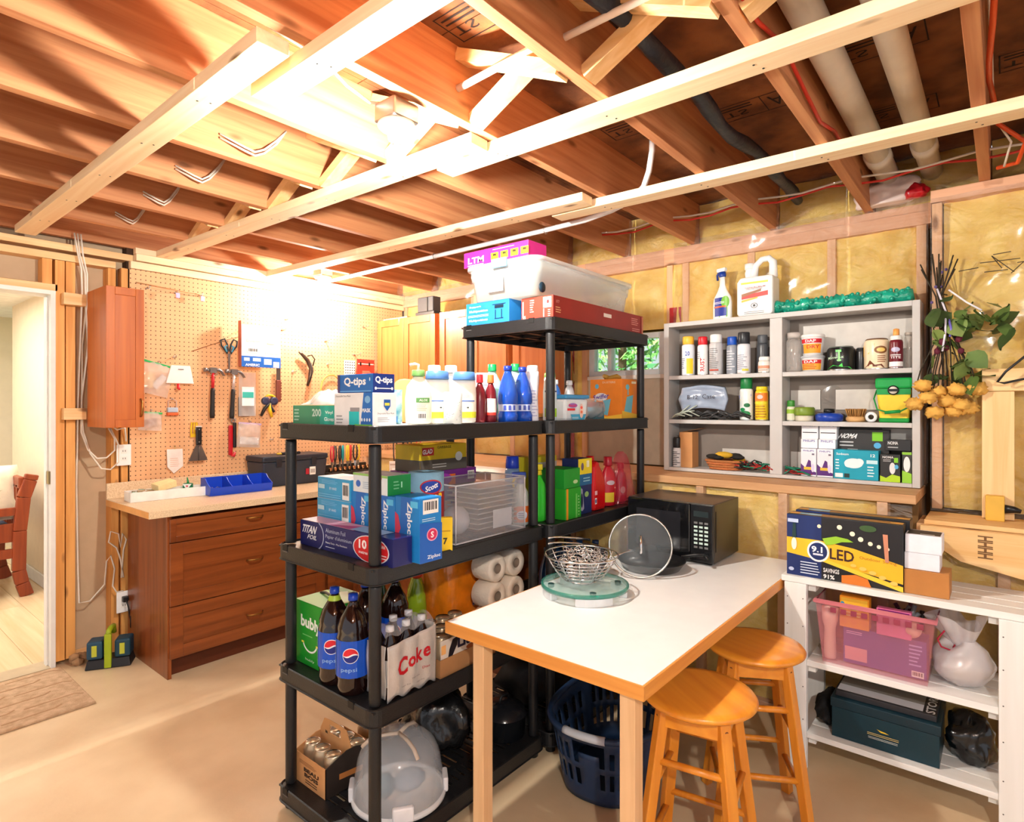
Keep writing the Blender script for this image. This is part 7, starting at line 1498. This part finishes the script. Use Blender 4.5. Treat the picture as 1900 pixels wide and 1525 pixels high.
MB().tube([(.0, 0, .0), (.02, 0, .06), (.03, 0, .13), (.0, 0, .19), (-.05, 0, .235), (-.07, 0, .245)], [.010, .013, .016, .016, .011, .006], M((96, 78, 66), .35, .7), 10).build('curved_body', t); MB().tube([(.045, 0, .15), (.06, 0, .2), (.035, 0, .23), (.0, 0, .22)], .005, M((70, 58, 50), .35, .6), 7).build('lever', t); MB().tube([(.01, -.012, .03), (.035, -.012, .11), (.02, -.012, .17)], .006, M((50, 44, 40), .4), 7).build('grip', t); hook(t, -.01, .2, .03, .03)
t = thing('packaged_part', 'clear packet of dark material with a white and teal card', 'packet', (1.975, PY - .012, 1.38))
MB().box(-.055, .055, -.012, .004, .0, .13, M((88, 84, 92), .35, coat=.4, bump=.5)).build('dark_contents', t, bevel=.004); 
def fn(u, v): return ((u - .5) * .118, -.016 - .004 * math.sin(u * 9), .0 + v * .30)
MB().grid(fn, 8, 12, PBG).build('film_sleeve', t); MB().box(-.04, .045, -.0225, -.021, .07, .20, M((240, 244, 244), .4)).build('card', t); MB().box(-.036, .041, -.024, -.0228, .125, .165, M((60, 180, 170), .4)).build('teal_band', t); hook(t, 0, .285, .02, .011)
t = thing('spring_clamp', 'yellow and black spring clamps hanging on one hook', 'clamp', (2.135, PY - .03, 1.44))
YC = M((236, 196, 40), .4)
for (a, l, c) in ((-12, .10, YC), (35, .11, M((40, 36, 30), .5)), (-28, .07, M((46, 48, 60), .5))):
    MB().at((0, 0, .03), (0, R(180 + a if c is not YC else 180 - 10), 0)).tube([(0, 0, 0), (.008, 0, l * .5), (0, 0, l)], [.012, .013, .009], c, 8).build('clamp_arm', t)
for s in (-1, 1): MB().lathe([(.012, -.008), (.028, -.01), (.028, .01), (.012, .008)], M((50, 56, 84), .4), n=18).build('clamp_pad', t).matrix_local = Matrix.Translation((s * .03, 0, .045)) @ Matrix.Rotation(R(90), 4, 'X')
MB().tube([(-.03, 0, .07), (-.01, 0, .086), (.02, 0, .083), (.04, 0, .07)], .008, YC, 7).build('spring', t); hook(t, 0, .085, .03, .03)
t = thing('plastic_clip', 'small yellow forked clip behind the putty knife', 'clip', (1.632, PY - .02, 1.26))
for x in (-.018, .0, .018): MB().tube([(x, 0, .0), (x, 0, .05), (x * .8, 0, .085)], .006, YC, 7).build('prong', t)
MB().box(-.022, .022, -.006, .006, -.01, .012, YC).build('clip_base', t)
t = thing('putty_knife', 'wide steel putty knife with a black handle hanging blade down', 'putty knife', (1.645, PY - .055, 1.10))
MB().prism([(-.062, 0), (.056, 0), (.016, .10), (-.016, .10)], -.001, .001, M((128, 120, 116), .35, .8), axis='y').build('blade', t); MB().box(-.0175, .0175, -.009, .009, .10, .215, M((26, 24, 24), .4)).build('handle', t, bevel=.006); MB().box(-.017, .017, -.008, .008, .2155, .222, M((230, 220, 210), .4)).build('end_cap', t)
for z in (.12, .20): MB().at((0, -.0092, z), (R(90), 0, 0)).lathe([(.004, -.001), (.004, .001), (.001, .001)], STEEL, n=10).build('rivet', t)
MB().tube([(-.001, -.0015, .0), (0, -.003, .095)], .003, M((90, 84, 80), .4, .6), 5).build('blade_rib', t); hook(t, 0, .195, .05, .05)
t = thing('paper_tag', 'white pointed paper packet hanging above the white tray', 'tag', (1.514, PY - .02, 1.03))
MB().prism([(-.045, .15), (.046, .15), (.05, .04), (-.005, -.002), (-.042, .04)], -.006, .0, M((240, 232, 224), .5), axis='y').build('packet', t, bevel=.001); 
mb = MB()
for e in expand([('lines', .5, .45, .6, .4, 5, (236, 200, 180))]):
    vs, fs, c = art2d(e); mb.add([((u - .5) * .09, -.0066, v * .15) for u, v in vs], fs, M(c, .6))
mb.build('print', t); MB().tube([(0, -.004, .148), (0, -.01, .16), (0, .015, .17)], .002, M((220, 190, 110), .4), 5).build('string', t)
t = thing('utility_tool', 'red and black folding multi tool hanging with a steel ring on top', 'tool', (1.877, PY - .025, 1.12))
MB().box(-.028, -.002, -.01, .01, .0, .2, M((186, 20, 34), .3)).build('red_body', t, bevel=.006); MB().box(.0, .022, -.012, .008, .05, .22, M((24, 22, 24), .4)).build('black_body', t, bevel=.006); MB().tube([(.005 + .014 * math.cos(a * .6), 0, .232 + .014 * math.sin(a * .6)) for a in range(10)], .005, STEEL, 7, True).build('ring', t); MB().tube([(-.01, -.004, .0), (.005, -.004, -.01), (.012, -.004, .02)], .008, M((210, 40, 50), .3), 7).build('red_tail', t); hook(t, .005, .232, .02, .02)
t = thing('saw_hoop', 'thin orange band coiled in a hoop leaning on the pegboard', 'hoop', (2.64, PY - .02, 1.58))
MB().tube([(.09 * math.cos(a * .3) * 1.0, .0, .11 * math.sin(a * .3)) for a in range(3, 17)], .005, M((240, 190, 90), .4), 6).build('band', t)
t = thing('hanging_wire', 'thin brown wire slanting across the upper left of the pegboard', 'wire', (0, 0, 0))
MB().tube([(1.62, 4.012, 1.80), (1.80, 4.008, 1.875), (1.95, 4.0, 1.93), (2.0, 3.97, 1.97)], .0018, M((150, 100, 60), .5), 5).build('wire', t)
t = thing('white_rack', 'white perforated metal strip hanging left of the red rack', 'rack', (2.80, PY - .03, 1.675))
MB().box(-.05, .05, -.002, .002, 0, .135, M((238, 236, 232), .4)).build('plate', t)
for i in range(5):
    for j in range(6): MB().box(-.042 + i * .02, -.034 + i * .02, -.0032, -.0021, .01 + j * .021, .018 + j * .021, BLK).build('hole', t)
t = thing('red_rack', 'red cardboard hanger card with white print left of the wall cabinets', 'card', (2.945, PY - .04, 1.675), 0)
MB().box(-.085, .085, -.003, .003, 0, .15, M((214, 62, 48), .5)).build('card', t, bevel=.002)
mb = MB()
for e in expand([('lines', .6, .52, .6, .12, 1, (250, 220, 200)), ('lines', .6, .3, .6, .2, 3, (240, 180, 150)), ('r', .5, .75, .9, .05, (250, 240, 230)), ('r', .2, .75, .1, .2, (30, 20, 20)), ('r', .7, .75, .1, .2, (30, 20, 20))]):
    vs, fs, c = art2d(e); q_ += .0001; mb.add([((u - .5) * .17, -.0006 - q_, v * .15) for u, v in vs], fs, M(c, .5))
mb.build('printed_panel', t)
def peghook(x, z, l, lb): t = thing('peg_hook', lb, 'hook', (x, PY, z), group='empty hooks on the pegboard'); MB().tube([(0, 0, .012), (0, 0, 0), (.0, -l, 0), (0, -l - .004, .014)], .0026, STEEL, 6).build('hook_wire', t); MB().tube([(-.012, -.002, .0), (.012, -.002, 0)], .003, STEEL, 6).build('hook_base', t)
for x, z, l, lb in ((1.37, 2.165, .03, 'empty steel hook at the upper left corner of the pegboard'), (1.53, 2.16, .03, 'empty hook with a small lilac tag, left of two tags'), (1.68, 2.165, .03, 'empty hook with a small lilac tag, right of two tags'), (1.52, 1.755, .03, 'empty hook above the white trapezoid scoop'), (2.28, 2.08, .05, 'empty hook right above the blue printed panel'), (2.33, 1.70, .05, 'empty hook between the saw and the curved tool'), (2.6, 1.95, .06, 'long empty hook high on the right half of the pegboard'), (2.62, 1.77, .06, 'empty hook above the orange hoop'), (2.86, 1.86, .09, 'long double hook left of the wall cabinets'), (2.95, 2.09, .06, 'empty hook just left of the wall cabinet top'), (2.16, 1.21, .03, 'small black hook beside the toolbox'), (2.25, 2.0, .04, 'empty hook beside the top edge of the printed panel')): peghook(x, z, l, lb)
for x in (1.53, 1.68): tag(MB().box(-.012, .012, -.004, .0, -.032, 0, M((206, 190, 226), .4)).build('plastic_tag', bevel=.002), 'small lilac tag hanging near the top of the pegboard, %s one' % ('left' if x < 1.6 else 'right'), 'tag', (x, PY - .028, 2.158))
# thin rod on the top hooks
tag(MB().tube([(1.30, 4.0, 2.19), (1.5, 3.998, 2.178), (1.75, 4.0, 2.166)], .003, M((206, 160, 110), .5), 6).build('thin_rod'), 'thin wooden rod resting on hooks near the top left of the pegboard', 'rod')
# ================================================================ on the counter
CZ = .9085
t = thing('parts_tray', 'long white plastic tray with odds and ends on the left end of the counter', 'tray', (1.40, 3.80, CZ), -4)
WT = M((240, 238, 232), .4)
MB().box(-.2, .2, -.06, .06, 0, .004, WT).build('tray_base', t)
for b in ((-.2, .2, -.064, -.06), (-.2, .2, .06, .064)): MB().box(b[0], b[1], b[2], b[3], 0, .055, WT).build('tray_wall', t, bevel=.001)
for x in (-.204, .2): MB().box(x, x + .004, -.064, .064, 0, .055, WT).build('tray_wall', t, bevel=.001)
mb = MB(); rr = random.Random(31)
for i in range(30): mb.tube([(rr.uniform(-.18, .02), rr.uniform(-.05, .05), rr.uniform(.02, .055)), (rr.uniform(-.18, .02), rr.uniform(-.05, .05), rr.uniform(.02, .058))], rr.uniform(.003, .008), M([(200, 196, 190), (150, 180, 160), (180, 150, 110)][i % 3], .5), 6)
tag(mb.build('small_parts'), 'mixed small parts filling the left half of the white tray', 'parts', (1.40, 3.80, CZ + .003), -4, kind='stuff')
t = tag(MB().box(-.055, .055, -.035, .035, 0, .04, M((240, 218, 160), .7, bump=.3)).build('sanding_block', bevel=.004), 'cream sanding block lying tilted across the white tray', 'block', (1.385, 3.80, CZ + .058), rot=(R(8), R(-10), R(10)))
t = thing('oil_can', 'small green and white oil can with a thin spout in the white tray', 'can', (1.515, 3.80, CZ + .005), -40)
MB().box(-.026, .026, -.015, .015, 0, .07, M((20, 120, 80), .35)).build('can_body', t, bevel=.006); MB().tube([(0, 0, .07), (0, 0, .08), (-.004, 0, .105)], [.008, .006, .003], M((20, 130, 70), .4), 8).build('spout', t)
print_box({'F': [('p', [(0, .95), (.5, .45), (1, .95)], (236, 240, 238)), ('e', .5, .76, .26, .16, (220, 90, 110)), ('t', '3-IN-1', .5, .2, .7, .12, (220, 240, 230), 0, .02)]}, .052, .031, .07, t)
t = thing('parts_bin', 'blue plastic parts bin with three open compartments on the counter', 'bin', (1.775, 3.72, CZ), -3)
BL = M((24, 70, 200), .35, var=.05)
MB().box(-.19, .19, -.07, .07, 0, .004, BL).build('bin_base', t); MB().box(-.19, .19, .066, .07, .004, .10, BL).build('back_wall', t)
MB().taper((-.19, .19, -.074, -.07), (-.19, .19, -.088, -.084), 0, .05, BL).build('front_lip', t)
for x in (-.19, -.065, .061, .186): MB().prism([(-.085, .05), (-.074, .0), (.07, 0), (.07, .10), (.0, .10), (-.03, .075)], x, x + .004, BL, axis='x').build('divider', t)
mb = MB(); rr = random.Random(2)
for i in range(12): mb.tube([(rr.uniform(-.17, -.08), rr.uniform(-.04, .04), .008), (rr.uniform(-.17, -.08), rr.uniform(-.04, .04), .04)], .002, STEEL, 5)
mb.build('loose_screws', t)
TB = M((40, 50, 64), .45)
t = thing('toolbox', 'dark blue-gray plastic toolbox with a white price sticker on the counter', 'toolbox', (2.20, 3.86, CZ), 0)
MB().taper((-.225, .225, -.10, .10), (-.24, .24, -.115, .115), 0, .165, TB).build('box_body', t, bevel=.008); MB().box(-.245, .245, -.12, .12, .166, .205, M((36, 44, 56), .45)).build('lid', t, bevel=.01)
MB().box(-.07, .07, -.05, -.03, .206, .222, M((30, 34, 42), .5)).build('lid_handle', t, bevel=.005)
for x in (-.13, .13): MB().box(x - .02, x + .02, -.1225, -.117, .13, .185, M((28, 32, 40), .5)).build('latch', t, bevel=.002)
MB().box(.10, .145, -.1155, -.1125, .06, .115, M((244, 242, 236), .5)).build('price_sticker', t); MB().box(.07, .095, -.1150, -.1120, .065, .105, M((170, 30, 50), .5)).build('red_sticker', t)
mb = MB()
for i in range(5): mb.box(.107 + i * .007, .110 + i * .007, -.1163, -.1156, .072, .10, BLK)
mb.build('barcode', t)
tag(MB().tube([(2.12, 3.83, CZ + .208), (2.12, 3.83, CZ + .218)], .018, M((230, 190, 60), .5), 12).build('tape_ring'), 'small yellow ring lying on the toolbox lid', 'ring')
t = thing('tool_rack', 'black tool rack loaded with sockets on the counter beside the toolbox', 'rack', (2.68, 3.84, CZ), 0)
MB().box(-.19, .19, -.05, .05, 0, .05, M((34, 30, 28), .5)).build('rack_base', t, bevel=.004)
for i in range(9): MB().lathe([(.012, .0505), (.012, .085), (.008, .085)], M((190, 150, 110), .2, 1.0), x=-.165 + i * .041, y=-.02, n=14).build('socket', t)
MB().box(-.19, .19, .03, .045, .051, .10, M((40, 34, 30), .5)).build('rack_back', t)
rr = random.Random(5)
pc = [(200, 40, 60), (40, 44, 50), (30, 34, 38), (20, 150, 160), (236, 200, 40), (210, 60, 50), (30, 30, 34), (236, 196, 40)]
nm = ('red', 'first black', 'second black', 'teal', 'yellow', 'orange red', 'third black', 'rightmost yellow')
for i in range(8):
    x = 2.545 + i * .034; t = thing('pliers', 'pliers standing handles up in the tool rack, %s handled' % nm[i], 'pliers', (x, 3.845 + .012 * (i % 2), CZ + .052), rr.uniform(-40, 40), 'pliers in the tool rack')
    for s in (-1, 1): MB().tube([(0, 0, .065), (s * .012, 0, .10), (s * .014, 0, .15), (s * .008, 0, .19)], [.004, .006, .006, .005], M(pc[i], .4), 7).build('handle', t)
    MB().prism([(-.010, .07), (.010, .07), (.004, .0), (-.004, .0)], -.004, .004, HD, axis='y').build('jaw', t)
carton('parts_organizer', 'small clear faced organizer box behind the shop towels', 2.62, 3.20, CZ, .09, .08, .16, (220, 206, 196), -38, {'F': [('r', .5, .5, .6, .5, (240, 240, 236)), ('r', .5, .9, .9, .05, (180, 150, 130))]})
t = thing('wood_scraps', 'stack of short wooden boards on the counter corner', 'lumber', (2.50, 2.85, CZ), 20)
for i in range(3): MB().box(-.14, .14, -.05 + .01 * i, .05, .001 + i * .021, .02 + i * .021, W((226, 160, 100), (206, 136, 76), 'X', .6, False)).build('board', t, bevel=.001)
t = thing('paper_roll', 'long white roll box with a black label on the counter by the low wall', 'box', (2.80, 2.55, CZ), -90)
MB().box(-.42, .42, -.07, .07, 0, .15, M((244, 238, 228), .4)).build('box_body', t, bevel=.02); MB().box(-.06, .12, -.0725, -.0705, .08, .13, M((52, 44, 40), .5)).build('black_label', t)
t = thing('hand_tools', 'tongs and red handled pliers hanging on a rail behind the middle tier', 'tools', (2.86, 3.30, 1.10), -90)
MB().box(-.30, .25, -.01, .01, .17, .20, M((150, 50, 40), .5)).build('rail', t)
for i, (x, c) in enumerate(((-.18, (70, 64, 60)), (-.02, (80, 76, 70)), (.08, (226, 90, 80)))):
    for s in (-1, 1): MB().tube([(x, -.02, .18), (x + s * .02, -.02, .10), (x + s * .016, -.02, -.02), (x + s * .004, -.02, -.09)], .005, M(c, .4, .3), 6).build('tool_arm', t)

# bag stuffed above the top plate
tag(lump(0, 0, .05, .05, .14, .07, M((226, 206, 200), .3, coat=.4, var=.1), 21).build('plastic_bag'), 'white plastic bag stuffed above the wall plate below the white pipes', 'bag', (3.29, .42, 2.40))
tag(lump(0, 0, .03, .03, .05, .035, M((190, 24, 36), .3, coat=.4), 8).build('red_wrapper'), 'crumpled red wrapper beside the white bag above the wall plate', 'wrapper', (3.27, .315, 2.40))
